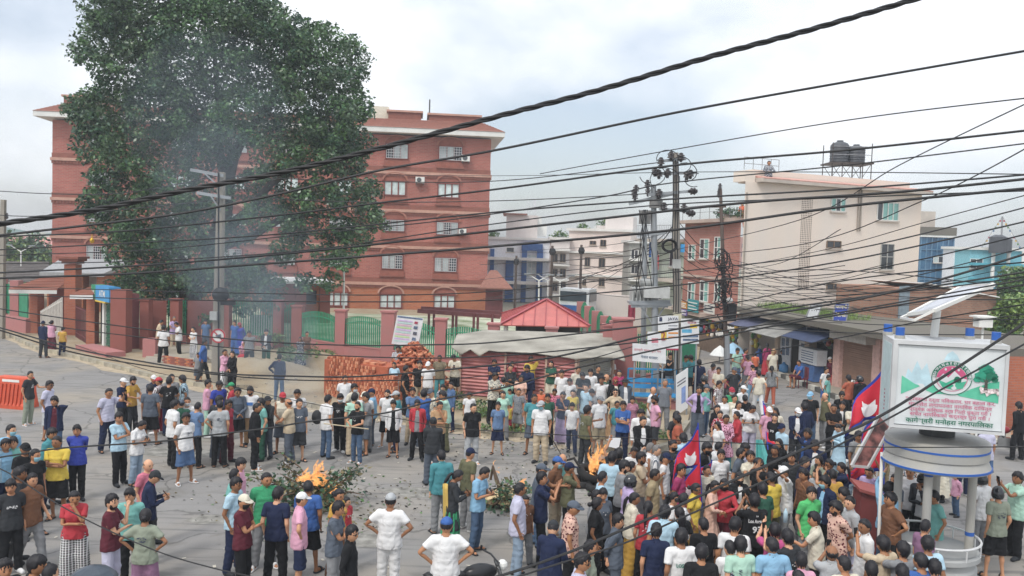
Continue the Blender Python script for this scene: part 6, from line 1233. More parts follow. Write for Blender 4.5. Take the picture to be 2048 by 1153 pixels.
rb_ = thing('red_booth', 'narrow red painted sentry box with a sloping lid amid the crowd', 'booth', tuple(G(1735, 1150))); bp = mat('booth_red', '7c3f3e', .6, .15, 2)
q = P(1722, 1060, 17); mb = MB(); mb.prism([(q.x - .12, q.y - .2), (q.x + .3, q.y - .2), (q.x + .3, q.y + .2), (q.x - .12, q.y + .2)], 0, [1.3, 1.2, 1.2, 1.3]); mb.build('body', bp, rb_); mb = MB(); mb.slab([V((q.x - .18, q.y - .28, 1.38)), V((q.x + .36, q.y - .28, 1.24)), V((q.x + .36, q.y + .25, 1.32)), V((q.x - .18, q.y + .25, 1.46))], .06, V((0, 0, 1))); mb.build('lid', mat('booth_pale_red', '9d5550', .6, .1), rb_)
# ================================================================ ORANGE BARRIER, LAMP FLEX
ob = thing('road_barrier', 'orange plastic water filled road barrier with a white label', 'barrier', tuple(G(30, 815))); om = mat('barrier_orange', 'c4553a', .5, .12, 3); A_ = G(2, 812); B_ = G(50, 816); FBr = Facade(A_, B_); Lb = FBr.len + .25
mb = MB()
sec = [(0.0, .34), (.12, .34), (.2, .3), (.85, .2), (1.02, .17), (1.05, .12)]
for i in range(len(sec) - 1):
 z0, h0 = sec[i]; z1, h1 = sec[i + 1]; mb.add([FBr.at(0, z0, h0), FBr.at(Lb, z0, h0), FBr.at(Lb, z0, -h0), FBr.at(0, z0, -h0), FBr.at(0 + z1 * .04, z1, h1), FBr.at(Lb - z1 * .04, z1, h1), FBr.at(Lb - z1 * .04, z1, -h1), FBr.at(z1 * .04, z1, -h1)], [(0, 1, 2, 3), (7, 6, 5, 4), (1, 0, 4, 5), (2, 1, 5, 6), (3, 2, 6, 7), (0, 3, 7, 4)])
mb.build('shell', om, ob)
for k in range(7): mb = MB(); u = Lb * (k + .7) / 7.8; mb.beam(FBr.at(u, .12, .33), FBr.at(u, .82, .225), .05, .05); mb.build('rib', mat('barrier_orange_b', 'b54a32', .5, .12), ob)
mb = MB(); FBr.box(mb, Lb * .2, Lb * .75, .88, .96, .19, .21); mb.build('label_plate', white_m, ob)
mb = MB(); mb.cyl(FBr.at(Lb + .12, .15, 0), FBr.at(Lb + .12, .9, 0), .06, n=8); mb.build('end_peg', om, ob)
# ================================================================ FIRES
char = mat('charcoal', '2a2725', .95, .3, 6, bump=.6); ash = mat('ash_grey', '8d8a86', .95, .25, 8); wood = mat('branch_wood', '5a4a3c', .9, .3, 6, bump=.4); dryl = mat('leaf_dry', '59583f', .7, .3, 3, c2='7c7152'); paper = mat('paper_cream', 'cbb58c', .8, .15)
flm = bpy.data.materials.new('flame'); flm.use_nodes = True; t_ = flm.node_tree; t_.nodes.clear()
em = t_.nodes.new('ShaderNodeEmission'); tr_ = t_.nodes.new('ShaderNodeBsdfTransparent'); mxs = t_.nodes.new('ShaderNodeMixShader'); ou = t_.nodes.new('ShaderNodeOutputMaterial'); tcn = t_.nodes.new('ShaderNodeTexCoord'); nn = t_.nodes.new('ShaderNodeTexNoise'); nn.inputs['Scale'].default_value = 6; nn.inputs['Detail'].default_value = 5; nn.inputs['Distortion'].default_value = 1.2
rr_ = t_.nodes.new('ShaderNodeValToRGB'); rr_.color_ramp.elements[0].position = .35; rr_.color_ramp.elements[0].color = (.85, .2, .03, 1); rr_.color_ramp.elements[1].position = .66; rr_.color_ramp.elements[1].color = (1, .55, .2, 1)
fa_ = t_.nodes.new('ShaderNodeMapRange'); fa_.inputs['From Min'].default_value = .42; fa_.inputs['From Max'].default_value = .62; fa_.inputs['To Min'].default_value = .0; fa_.inputs['To Max'].default_value = .62
for a, b in ((tcn.outputs['Object'], nn.inputs['Vector']), (nn.outputs[0], rr_.inputs[0]), (nn.outputs[0], fa_.inputs['Value']), (rr_.outputs[0], em.inputs[0]), (fa_.outputs[0], mxs.inputs[0]), (tr_.outputs[0], mxs.inputs[1]), (em.outputs[0], mxs.inputs[2]), (mxs.outputs[0], ou.inputs[0])): t_.links.new(a, b)
em.inputs['Strength'].default_value = 1.15
def flame(par, c, w_, h, n, seed):
 r = random.Random(seed)
 for k in range(n):
  x = c.x + r.gauss(0, w_ * .3); y = c.y + r.uniform(-.15, .15); hh = h * r.uniform(.35, 1) * math.exp(-((x - c.x) / w_) ** 2); mb = MB(); pts = []; rad = []; lean = r.uniform(-.1, .3)
  for i in range(7): t = i / 6; pts.append((x + lean * t * hh + .06 * math.sin(t * 6 + k), y + .04 * math.cos(t * 5 + k), c.z + hh * t)); rad.append(max(.004, w_ * .17 * (1 - t) ** .8 * (.5 + 1.3 * math.sin(min(1, t * 2.2 + .25) * 1.57))))
  mb.tube(pts, rad, 7); mb.build('flame_tongue', flm, par, smooth=True)
def branch_pile(px, py, rad, hgt, lab, seed, nb_, leaves, flames, name='branch_fire'):
 g = G(px, py); rs = np.random.RandomState(seed); r = random.Random(seed); t = thing(name, lab, 'fire', tuple(g)); pts_ = []
 for k in range(nb_):
  a = r.uniform(0, 6.28); L_ = rad * r.uniform(.5, 1.25); el = r.uniform(.05, .9) * (hgt / rad); o = V((g.x + r.gauss(0, rad * .2), g.y + r.gauss(0, rad * .15), .04)); p = [o + V((math.cos(a) * L_ * s_, math.sin(a) * L_ * s_ * .7, el * L_ * s_ * (1.25 - .5 * s_) + .05 * math.sin(s_ * 9 + k))) for s_ in (0, .3, .6, 1)]
  mb = MB(); mb.tube(p, [.035, .028, .018, .007], 5); mb.build('branch', wood, t)
  for q in range(2): s_ = r.uniform(.3, .9); i = min(2, int(s_ * 3)); b0_ = p[i].lerp(p[i + 1], .5); e_ = b0_ + V((r.uniform(-.4, .4), r.uniform(-.3, .3), r.uniform(.0, .4))) * rad * .5; pts_ += [b0_.lerp(e_, f_) for f_ in (.5, .8, 1)] ; mb = MB(); mb.tube([b0_, e_], [.012, .004], 4); mb.build('twig', wood, t)
  pts_ += [p[2], p[3]]
 pp = np.array([tuple(q) for q in pts_ for _ in range(leaves)]) + rs.normal(0, .09, (len(pts_) * leaves, 3)); pp[:, 2] = np.maximum(pp[:, 2], .02)
 lo = np.stack([g.x + rs.normal(0, rad * .55, leaves * 25), g.y + rs.normal(0, rad * .3, leaves * 25), rs.uniform(.01, .12, leaves * 25)], 1); pp = np.concatenate([pp, lo])
 v, f = leaf_mesh(pp, .11, rs, .2, .55); o = np_mesh('foliage', v, f, None, t, rs.choice(3, size=len(f), p=[.45, .35, .2]), [leaf_a, dryl, leaf_b]); o['kind'] = 'stuff'
 mb = MB(); mb.grid(lump(g.x, g.y, rad * .6, rad * .4, .12, seed, 0.0), 14, 5); mb.build('ash_bed', char, t)
 for (dx_, dz, w_, h, n) in flames: flame(t, V((g.x + dx_, g.y - .1, dz)), w_, h, n, seed + int(dx_ * 10))
 return t, g
f1, g1_ = branch_pile(628, 1008, 1.15, 1.35, 'burning heap of leafy branches in the middle of the road', 41, 30, 7, [(.12, .5, .3, .6, 15), (-.2, .55, .22, .4, 7), (.4, .3, .22, .3, 5)])
mb = MB(); mb.tube([P(650, 950, 21.5), P(733, 921, 23.4)], [.05, .045], 8); mb.build('bamboo_pole', mat('bamboo', 'b3a68c', .6, .15), f1)
mb = MB(); mb.tube([P(560, 905, 22.2), P(600, 935, 21.5), P(625, 975, 20.8)], [.02, .02, .03], 6); mb.build('thin_stick', wood, f1)
mb = MB(); mb.cyl(P(672, 985, 20.5), P(690, 968, 21), .09, n=8); mb.build('log', char, f1); mb = MB(); mb.cyl(P(606, 968, 20.8), P(640, 950, 21), .08, n=8); mb.build('log', wood, f1)
f2, g2_ = branch_pile(1002, 1012, .75, .7, 'smaller smouldering pile of branches and cardboard behind the phone users', 43, 16, 7, [(.45, .45, .14, .32, 5)])
for (x, y, a) in ((985, 990, .3), (1008, 1005, -.4), (1030, 985, .8), (975, 1000, -.2)): mb = MB(); q = P(x, y, g2_.y - .2); mb.box(q, (.26, .02, .2), ax=(V((math.cos(a), 0, math.sin(a))), V((0, .7, -.7)).normalized(), V((-math.sin(a) * .7, .7, math.cos(a) * .7)).normalized())); mb.build('cardboard_sheet', paper, f2)
mb = MB(); mb.tube([P(981, 960, g2_.y), P(986, 935, g2_.y), P(993, 960, g2_.y - .1), P(1002, 985, g2_.y - .2)], [.03, .05, .05, .04], 7); mb.build('palm_stub', wood, f2); flame(f2, P(990, 948, g2_.y), .1, .35, 3, 5)
f3 = thing('tyre_fire', 'heap of smouldering tyres with tall orange flames near the kerb', 'fire', tuple(G(1190, 972))); g3 = G(1188, 975); tym = mat('tyre_burnt', '232222', .85, .2, 4, bump=.3)
for (dx_, dy_, z, tilt, az) in ((-.35, 0, .12, .1, 0), (.3, -.05, .12, 0, 1), (0, .3, .14, .15, 2), (-.1, .05, .34, .4, 1), (.35, .1, .36, 1.0, .5), (.1, -.3, .1, .05, 0)):
 M_ = Matrix.Rotation(az, 3, 'Z') @ Matrix.Rotation(tilt, 3, 'X'); mb = MB(); R_, r_ = .27, .1; vs = []; nn_, mm_ = 18, 8
 for i in range(nn_):
  for j in range(mm_): a, b = 2 * math.pi * i / nn_, 2 * math.pi * j / mm_; v = V(((R_ + r_ * math.cos(b)) * math.cos(a), (R_ + r_ * math.cos(b)) * math.sin(a), r_ * math.sin(b))); vs.append(M_ @ v + V((g3.x + dx_, g3.y + dy_, z)))
 mb.add(vs, [(i * mm_ + j, ((i + 1) % nn_) * mm_ + j, ((i + 1) % nn_) * mm_ + (j + 1) % mm_, i * mm_ + (j + 1) % mm_) for i in range(nn_) for j in range(mm_)]); mb.build('tyre', tym, f3, smooth=True)
for (dx_, z, w_, h, n) in ((.0, .4, .22, .95, 11), (.4, .45, .2, .65, 7), (-.1, .3, .1, .3, 4)): flame(f3, V((g3.x + dx_, g3.y - .05, z)), w_, h, n, int(50 + dx_ * 10))
mb = MB(); mb.grid(lump(g3.x, g3.y, 1.1, .7, .08, 6, .0), 16, 5); mb.build('ash_bed', ash, f3)
mb = MB(); mb.tube([P(1130, 922, g3.y), P(1148, 917, g3.y - .1), P(1160, 935, g3.y - .3)], [.03, .035, .03], 6); mb.build('burnt_pipe', char, f3)
rs = np.random.RandomState(8); pts = []
for (px, py, n, s_) in ((628, 1000, 420, 1.5), (1000, 1000, 260, 1.2), (1190, 960, 220, 1.4), (700, 1040, 90, 1.0), (820, 1000, 60, 1.8), (740, 860, 60, 2), (950, 900, 60, 2), (1110, 900, 160, 1.6), (900, 1000, 40, 1.2), (470, 1000, 25, 2.5)):
 g = G(px, py); pts.append(np.stack([g.x + rs.normal(0, s_, n), g.y + rs.normal(0, s_ * .7, n), rs.uniform(.01, .03, n)], 1))
v, f = leaf_mesh(np.concatenate(pts), .09, rs, .0, .6); v[:, 2] = np.clip(v[:, 2], .006, .05); o = np_mesh('leaf_litter', v, f, None, None, rs.choice(4, size=len(f)), [leaf_b, dryl, ash, char]); tag(o, 'fallen leaves, ash and litter scattered on the asphalt', 'litter', None, 'stuff')
mb = MB(); rl_ = random.Random(12)
for k in range(150):
 g = G(rl_.uniform(60, 1900), 820 + 330 * rl_.random() ** 1.3); s_ = rl_.uniform(.02, .06); a_ = rl_.uniform(0, 3); mb.box((g.x, g.y, .012), (s_ * 2, s_, .006), ang=a_)
single(mb, 'paper_litter', mat('litter_pale', 'bdb8ac', .8, .2, 5), 'small scraps of paper and plastic littering the road', 'litter', kind='stuff')
mb = MB(); r = random.Random(17)
for k in range(420):
 px, py = r.uniform(470, 960), r.uniform(745, 850); g = G(px, py, .13); s_ = r.uniform(.02, .07); mb.ball((g.x, g.y, .13 + s_ * .3), (s_, s_ * .8, s_ * .6), 5, 3)
for k in range(200):
 px, py = r.uniform(960, 1340), r.uniform(850, 905); g = G(px, py, .13); s_ = r.uniform(.02, .05); mb.ball((g.x, g.y, .13 + s_ * .3), (s_, s_ * .8, s_ * .6), 5, 3)
single(mb, 'rubble', mat('rubble_stone', 'a39a8c', .95, .2, 8), 'small stones and rubble on the dusty verge', 'rubble', kind='stuff')
# ================================================================ FLAGS
fred = mat('flag_crimson', 'c2283a', .75, .12, 3, bump=.15, bs=6); fblue = mat('flag_blue', '2b3f9c', .75, .1); fwhite = mat('flag_white', 'dcdadc', .75, .05)
def nepal_flag(base, top, h, lab, sway=1.0, droop=0.0, seed=0, name='national_flag', pole_m=None, pole_r=.018, flip=1):
 """double pennant on a pole from base to top; h = hoist length"""
 base, top = V(base), V(top); d = (top - base).normalized(); t = thing(name, lab, 'flag', tuple(base)); mb = MB(); mb.cyl(base, top, pole_r, pole_r * .8, 8); mb.build('pole', pole_m or fblue, t); hv = top - d * .04
 X = V((flip, 0, 0)); X = (X - d * X.dot(d)).normalized()
 def place(u, v, lift=0.0):
  """u along fly 0..0.82, v down from top 0..1.0 (in hoist heights)"""
  a = hv - d * (v * h); fold = (.13 * math.sin(u * 7.5 + v * 2.5 + seed) + .05 * math.sin(u * 17 - v * 9)) * min(1, u * 2.5); p = a + X * (u * h * sway) + V((0, 0, -1)) * (droop * u * u * h) + V((0, -1, 0)) * (fold * h + lift)
  return p
 def up_w(v): return max(0, .70 * (v / .46)) if v <= .46 else 0
 def tri(v0, v1, wf, name_, m_, lift, inset=0):
  mb = MB(); n, k = 16, 10; vs = []
  for i in range(n + 1):
   v = v0 + (v1 - v0) * i / n; w_ = wf(v)
   for j in range(k + 1): vs.append(place(w_ * j / k, v, lift))
  mb.add(vs, [(i * (k + 1) + j, i * (k + 1) + j + 1, (i + 1) * (k + 1) + j + 1, (i + 1) * (k + 1) + j) for i in range(n) for j in range(k)])
  o = mb.build(name_, m_, t, smooth=True); mo = o.modifiers.new('t', 'SOLIDIFY'); mo.thickness = .006; return o
 tri(0.0, .5, lambda v: .70 * v / .5, 'upper_border', fblue, 0); tri(.38, 1.0, lambda v: .75 * (v - .38) / .62, 'lower_border', fblue, .003)
 tri(.06, .465, lambda v: .64 * (v - .06) / .405 + .02, 'upper_pennant', fred, .012); tri(.44, .965, lambda v: .70 * (v - .44) / .525 + .02, 'lower_pennant', fred, .015)
 def motif(cu, cv, pts, name_): mb = MB(); vs = [place(cu + a_, cv - b_, .028) for a_, b_ in pts]; mb.add([place(cu, cv, .028)] + vs, [(0, i + 1, (i + 1) % len(vs) + 1) for i in range(len(vs))]); mb.build(name_, fwhite, t)
 sun = [];
 for k in range(24): r_ = .105 if k % 2 == 0 else .068; a_ = 2 * math.pi * k / 24; sun.append((r_ * math.cos(a_), r_ * math.sin(a_)))
 motif(.25, .80, sun, 'sun_emblem')
 moon = [(.10 * math.cos(a_), .10 * math.sin(a_)) for a_ in [math.pi * (1 + k / 12) for k in range(13)]] + [(.082 * math.cos(a_), .5 * -.082 * math.sin(a_) + (.055 if k % 2 else 0)) for k, a_ in enumerate([math.pi * k / 14 for k in range(15)])]
 motif(.2, .35, [(1.2 * a_, 1.2 * b_) for a_, b_ in moon], 'moon_emblem')
 return t
q0 = P(1404, 1020, 17.2); q1 = P(1396, 846, 17.4)
nepal_flag(q0, q1, 1.75, 'large crimson double pennant flag held high in front of the crowd', .52, .42, 1, flip=-1)
nepal_flag(P(1768, 990, 18.8), P(1765, 735, 19), 2.3, 'long crimson and blue flag beside the municipal signboard', .62, .3, 2.2, flip=-1)
nepal_flag(P(1536, 900, 23), P(1526, 803, 24), 1.3, 'crimson flag with blue edge carried beside the woman in red', .5, .45, 3, flip=1)
nepal_flag(P(1412, 985, 17.8), P(1424, 920, 17.8), .62, 'small crimson flag held before the woman in yellow', .8, .2, 1.5, flip=-1)
nepal_flag(P(1284, 900, 24), P(1303, 868, 24), .7, 'small rolled magenta flag carried behind the striped shirt man', .7, .3, .5, flip=-1)
mb = MB(); a_ = P(1757, 1095, 15.4); b_ = P(1764, 905, 15.8); mb.cyl(a_, b_, .03, n=10); single(mb, 'white_pipe', white_m, 'white plastic pipe held upright by the crowd near the stand', 'pipe')
pl = thing('placard', 'long dark photo placard in a pale frame slanting before the flag', 'placard', tuple(P(1720, 950, 17)))
qa, qb, qc, qd = P(1703, 932, 17), P(1736, 935, 17), P(1790, 838, 17.3), P(1757, 832, 17.3); mb = MB(); mb.slab([qa, qb, qc, qd], .03, V((0, -1, 0))); mb.build('photo_sheet', mat('photo_dark', '4a3c3e', .4, .5, 5, c2='8a5a55'), pl); mb = MB()
for a, b in ((qa, qb), (qb, qc), (qc, qd), (qd, qa)): mb.beam(a, b, .05, .05)
mb.build('frame', mat('frame_pale', 'b8b8b8', .5, .1), pl)
mb = MB(); mb.grid(lambda u, v: tuple(P(1512 + 24 * u * (.5 + .8 * v), 880 + 55 * v, 22.5 + .1 * math.sin(u * 6))), 6, 6); o = single(mb, 'turquoise_cloth', mat('cloth_turquoise', '6cc4c0', .8, .1), 'turquoise cloth hanging from the raised hand near the red flag', 'cloth'); o.modifiers.new('t', 'SOLIDIFY').thickness = .01
def paper_sheet(x, y, w_, h_, Y, lab, rot=0, name='paper_sheet'):
 c = P(x, y, Y); s_ = Y / FPX; mb = MB(); ca, sa_ = math.cos(rot), math.sin(rot); mb.box(c, (w_ * s_, .008, h_ * s_), ax=(V((ca, 0, sa_)), V((0, .97, -.24)), V((-sa_ * .97, .24, ca * .97)))); single(mb, name, mat('paper_white', 'd8dade', .7, .04), lab, 'paper')
paper_sheet(1228, 885, 24, 22, 22.5, 'white sheet of paper held up near the tyre fire', -.2); paper_sheet(1482, 997, 34, 16, 16.8, 'white sheet held by the woman in a black mask', .05); paper_sheet(1064, 1035, 26, 16, 16.2, 'folded white papers in the hand of the man in pale blue', .6); paper_sheet(1572, 934, 30, 9, 18.5, 'flat white board carried on a raised shoulder', .15)
# ================================================================ MOTORCYCLES
def motorbike(px, py, ang, lab, c='8e2a33'):
 g = G(px, py); t = thing('motorcycle', lab, 'motorcycle', (g.x, g.y, 0)); M_ = Matrix.Rotation(ang, 3, 'Z')
 def T(v): return M_ @ V(v) + V((g.x, g.y, 0))
 def ring_(c_, R_, r_, m_, nm, n1=20, n2=8):
  mb = MB(); vs = [T((c_[0] + (R_ + r_ * math.cos(b)) * math.cos(a), c_[1] + r_ * math.sin(b), c_[2] + (R_ + r_ * math.cos(b)) * math.sin(a))) for a in [2 * math.pi * i / n1 for i in range(n1)] for b in [2 * math.pi * j / n2 for j in range(n2)]]
  mb.add(vs, [(i * n2 + j, ((i + 1) % n1) * n2 + j, ((i + 1) % n1) * n2 + (j + 1) % n2, i * n2 + (j + 1) % n2) for i in range(n1) for j in range(n2)]); return mb.build(nm, m_, t, smooth=True)
 tyre = mat('tyre_black', '2a2a2b', .8, .1); chrome = mat('chrome_grey', '9a9c9e', .25, .1, metal=.7); body_ = mat('bike_' + c, c, .3, .1); blk = mat('bike_black', '232426', .5, .1)
 for x in (-.68, .68):
  w_ = ring_((x, 0, .31), .26, .055, tyre, 'wheel'); mb = MB()
  for k in range(8): a = math.pi * k / 4; mb.cyl(T((x, 0, .31)), T((x + .24 * math.cos(a), 0, .31 + .24 * math.sin(a))), .008, n=4)
  mb.cyl(T((x, -.05, .31)), T((x, .05, .31)), .05, n=10); mb.build('spoke_hub', chrome, w_)
 mb = MB(); mb.tube([T((-.68, .06, .31)), T((-.2, .1, .35)), T((0, .08, .5)), T((.35, .05, .85))], .025, 6); mb.tube([T((-.3, 0, .75)), T((-.1, 0, .4)), T((.3, 0, .35)), T((.42, 0, .8))], .03, 6); mb.build('frame', blk, t)
 mb = MB()
 for s_ in (-.08, .08): mb.cyl(T((.68, s_, .31)), T((.45, s_, .95)), .02, n=6)
 mb.build('fork', chrome, t); mb = MB(); mb.tube([T((.35, -.35, 1.02)), T((.43, -.2, 1.0)), T((.45, 0, .97)), T((.43, .2, 1.0)), T((.35, .35, 1.02))], .016, 6); mb.build('handlebar', blk, t)
 mb = MB();
 vs0 = MB(); vs0.ball((0, 0, 0), (.3, .14, .14), 12, 7); mb.add([T((v[0] + .18, v[1], v[2] + .8)) for v in vs0.v], vs0.f); mb.build('fuel_tank', body_, t, smooth=True)
 mb = MB(); vs0 = MB(); vs0.ball((0, 0, 0), (.38, .13, .07), 12, 6); mb.add([T((v[0] - .38, v[1], v[2] + .8 - .15 * (v[0] < -.2) * v[0])) for v in vs0.v], vs0.f); mb.build('seat', blk, t, smooth=True)
 mb = MB(); vs0 = MB(); vs0.box((.05, 0, .42), (.34, .22, .3)); vs0.box((.1, 0, .6), (.16, .16, .16)); mb.add([T(v) for v in vs0.v], vs0.f); mb.build('engine', chrome, t)
 mb = MB(); mb.tube([T((.1, -.13, .35)), T((-.2, -.15, .28)), T((-.8, -.16, .42))], [.03, .04, .05], 8); mb.build('exhaust', chrome, t)
 mb = MB(); mb.ball(T((.56, 0, .88)), (.09, .09, .09), 10, 6); mb.build('headlight', white_m, t); mb = MB(); mb.tube([T((-.95, 0, .5)), T((-.85, 0, .68)), T((-.6, 0, .72))], [.05, .06, .06], 6); mb.build('rear_fender', body_, t)
 return t
motorbike(2010, 912, R(155), 'red motorcycle parked at the roadside behind the signboard'); motorbike(1724, 812, R(110), 'red motorcycle carrying the rider in the black helmet', '9c2b36'); motorbike(1410, 800, R(75), 'dark motorcycle standing between people near the tall pole', '3a3d42')
motorbike(935, 1246, R(20), 'black motorcycle handlebar and seat below the man in the blue cap', '222326')
motorbike(1462, 795, R(60), 'maroon motorcycle beside the slender pole', '7a2a38')
um = thing('rain_umbrella', 'dark grey folded top of an umbrella above the bottom corner people', 'umbrella', tuple(P(186, 1150, 10.5))); c = P(186, 1150, 10.5); mb = MB(); mb.lathe([(.30, -.06), (.27, 0), (.2, .06), (.1, .1), (.01, .115)], tuple(c), 10); mb.build('canopy', mat('umbrella_slate', '3d4650', .35, .1), um); mb = MB(); mb.cyl(c + V((0, 0, .1)), c - V((0, 0, .9)), .01, n=6); mb.build('shaft', steel, um)
# ================================================================ SMOKE AND AIR
def puff(c, r, dens, lab, col=(.62, .74, .86), nm='smoke'):
 mb = MB(); mb.ball(c, r, 20, 12); m_ = bpy.data.materials.new('smoke_%0.3f' % dens); m_.use_nodes = True; t_ = m_.node_tree; t_.nodes.clear(); v_ = t_.nodes.new('ShaderNodeVolumePrincipled'); v_.inputs['Density'].default_value = dens; v_.inputs['Color'].default_value = (*col, 1); v_.inputs['Anisotropy'].default_value = .2; o_ = t_.nodes.new('ShaderNodeOutputMaterial'); t_.links.new(v_.outputs[0], o_.inputs['Volume'])
 single(mb, nm, m_, lab, 'smoke', kind='stuff', smooth=True)
for (px, py, Y, rx, rz, d, lab) in ((470, 600, 33, 1.9, 3.0, .09, 'bluish smoke drifting before the concrete pole'), (430, 420, 33, 2.6, 3.4, .065, 'thin smoke rising through the tree crown'), (410, 230, 34, 3.4, 3.4, .045, 'faint smoke high in the tree crown'), (560, 650, 30, 1.4, 2.2, .09, 'smoke over the earth mound'), (590, 800, 26, .9, 1.6, .10, 'smoke above the burning branches'), (500, 520, 35, 3.2, 2.6, .05, 'wide thin smoke veil behind the pole'), (1160, 830, 24.5, .8, 1.3, .12, 'pale smoke over the burning tyres')):
 puff(P(px, py, Y), (rx, 1.2, rz), d, lab)
mb = MB(); mb.box((0, 120, 14), (420, 270, 31)); m_ = bpy.data.materials.new('haze'); m_.use_nodes = True; t_ = m_.node_tree; t_.nodes.clear(); v_ = t_.nodes.new('ShaderNodeVolumePrincipled'); v_.inputs['Density'].default_value = .0012; v_.inputs['Color'].default_value = (.8, .86, .93, 1); o_ = t_.nodes.new('ShaderNodeOutputMaterial'); t_.links.new(v_.outputs[0], o_.inputs['Volume'])
USE_HAZE = True
if USE_HAZE: single(mb, 'haze', m_, 'thin pale haze in the air over the street', 'haze', kind='stuff')
# ================================================================ PEOPLE: one body template, clothes and hair grown on it, then posed
def cap_d(p, a, b, ra, rb=None):
 a = np.array(a); b = np.array(b); rb = ra if rb is None else rb; ab = b - a; t = np.clip(((p - a) @ ab) / (ab @ ab), 0, 1)
 return np.linalg.norm(p - a - t[..., None] * ab, axis=-1) - (ra + (rb - ra) * t)
def ell_d(p, c, r):
 r = np.array(r); q = (p - np.array(c)) / r; k = np.linalg.norm(q, axis=-1); return (k - 1) * r.min() * .95 if k.ndim == 0 else (k - 1) * r.min()
def smin(a, b, k=.035):
 h = np.clip(.5 + .5 * (b - a) / k, 0, 1); return b * (1 - h) + a * h - k * h * (1 - h)
def nets(F, lo, st):
 s = F < 0; nx, ny, nz = F.shape; acc = np.zeros((nx - 1, ny - 1, nz - 1, 3)); cnt = np.zeros((nx - 1, ny - 1, nz - 1))
 for ax in range(3):
  o1, o2 = [i for i in range(3) if i != ax]; A = [slice(None)] * 3; B = [slice(None)] * 3; A[ax] = slice(0, -1); B[ax] = slice(1, None)
  f0, f1 = F[tuple(A)], F[tuple(B)]; cr = (f0 < 0) != (f1 < 0); t = np.where(cr, f0 / np.where(cr, f0 - f1, 1), 0)
  for d1 in (0, 1):
   for d2 in (0, 1):
    S = [slice(None)] * 3; S[o1] = slice(d1, F.shape[o1] - 1 + d1); S[o2] = slice(d2, F.shape[o2] - 1 + d2); c = cr[tuple(S)]
    cnt += c; acc[..., ax] += c * t[tuple(S)]; acc[..., o1] += c * d1; acc[..., o2] += c * d2
 act = cnt > 0; idx = -np.ones(act.shape, int); idx[act] = np.arange(act.sum()); ii = np.argwhere(act)
 v = (ii + acc[act] / cnt[act][:, None]) * st + np.array(lo); fs = []
 for ax in range(3):
  o1, o2 = (ax + 1) % 3, (ax + 2) % 3; A = [slice(None)] * 3; B = [slice(None)] * 3; A[ax] = slice(0, -1); B[ax] = slice(1, None); c = s[tuple(A)] != s[tuple(B)]
  e = np.argwhere(c); e = e[(e[:, o1] > 0) & (e[:, o2] > 0) & (e[:, o1] < F.shape[o1] - 1) & (e[:, o2] < F.shape[o2] - 1)]
  u1 = np.zeros(3, int); u1[o1] = 1; u2 = np.zeros(3, int); u2[o2] = 1
  q = np.stack([idx[tuple((e - a).T)] for a in (u1 + u2, u2, 0 * u1, u1)], 1); fl = s[tuple(e.T)]; q[~fl] = q[~fl][:, ::-1]; fs.append(q)
 f = np.concatenate(fs); return v, f[(f >= 0).all(1)]
HIP, KNE, ANK = (.09, 0, .92), (.10, -.005, .50), (.105, .025, .085)
SHO, ELB, WRI = (.166, .005, 1.405), (.306, .01, 1.163), (.431, -.01, .947); HND = (.466, -.015, .887)
mir = lambda a: (-a[0], a[1], a[2])
AD = np.array(ELB) - np.array(SHO); AL = np.linalg.norm(AD); AD = AD / AL
def sym(p): q = p.copy(); q[..., 0] = np.abs(q[..., 0]); return q
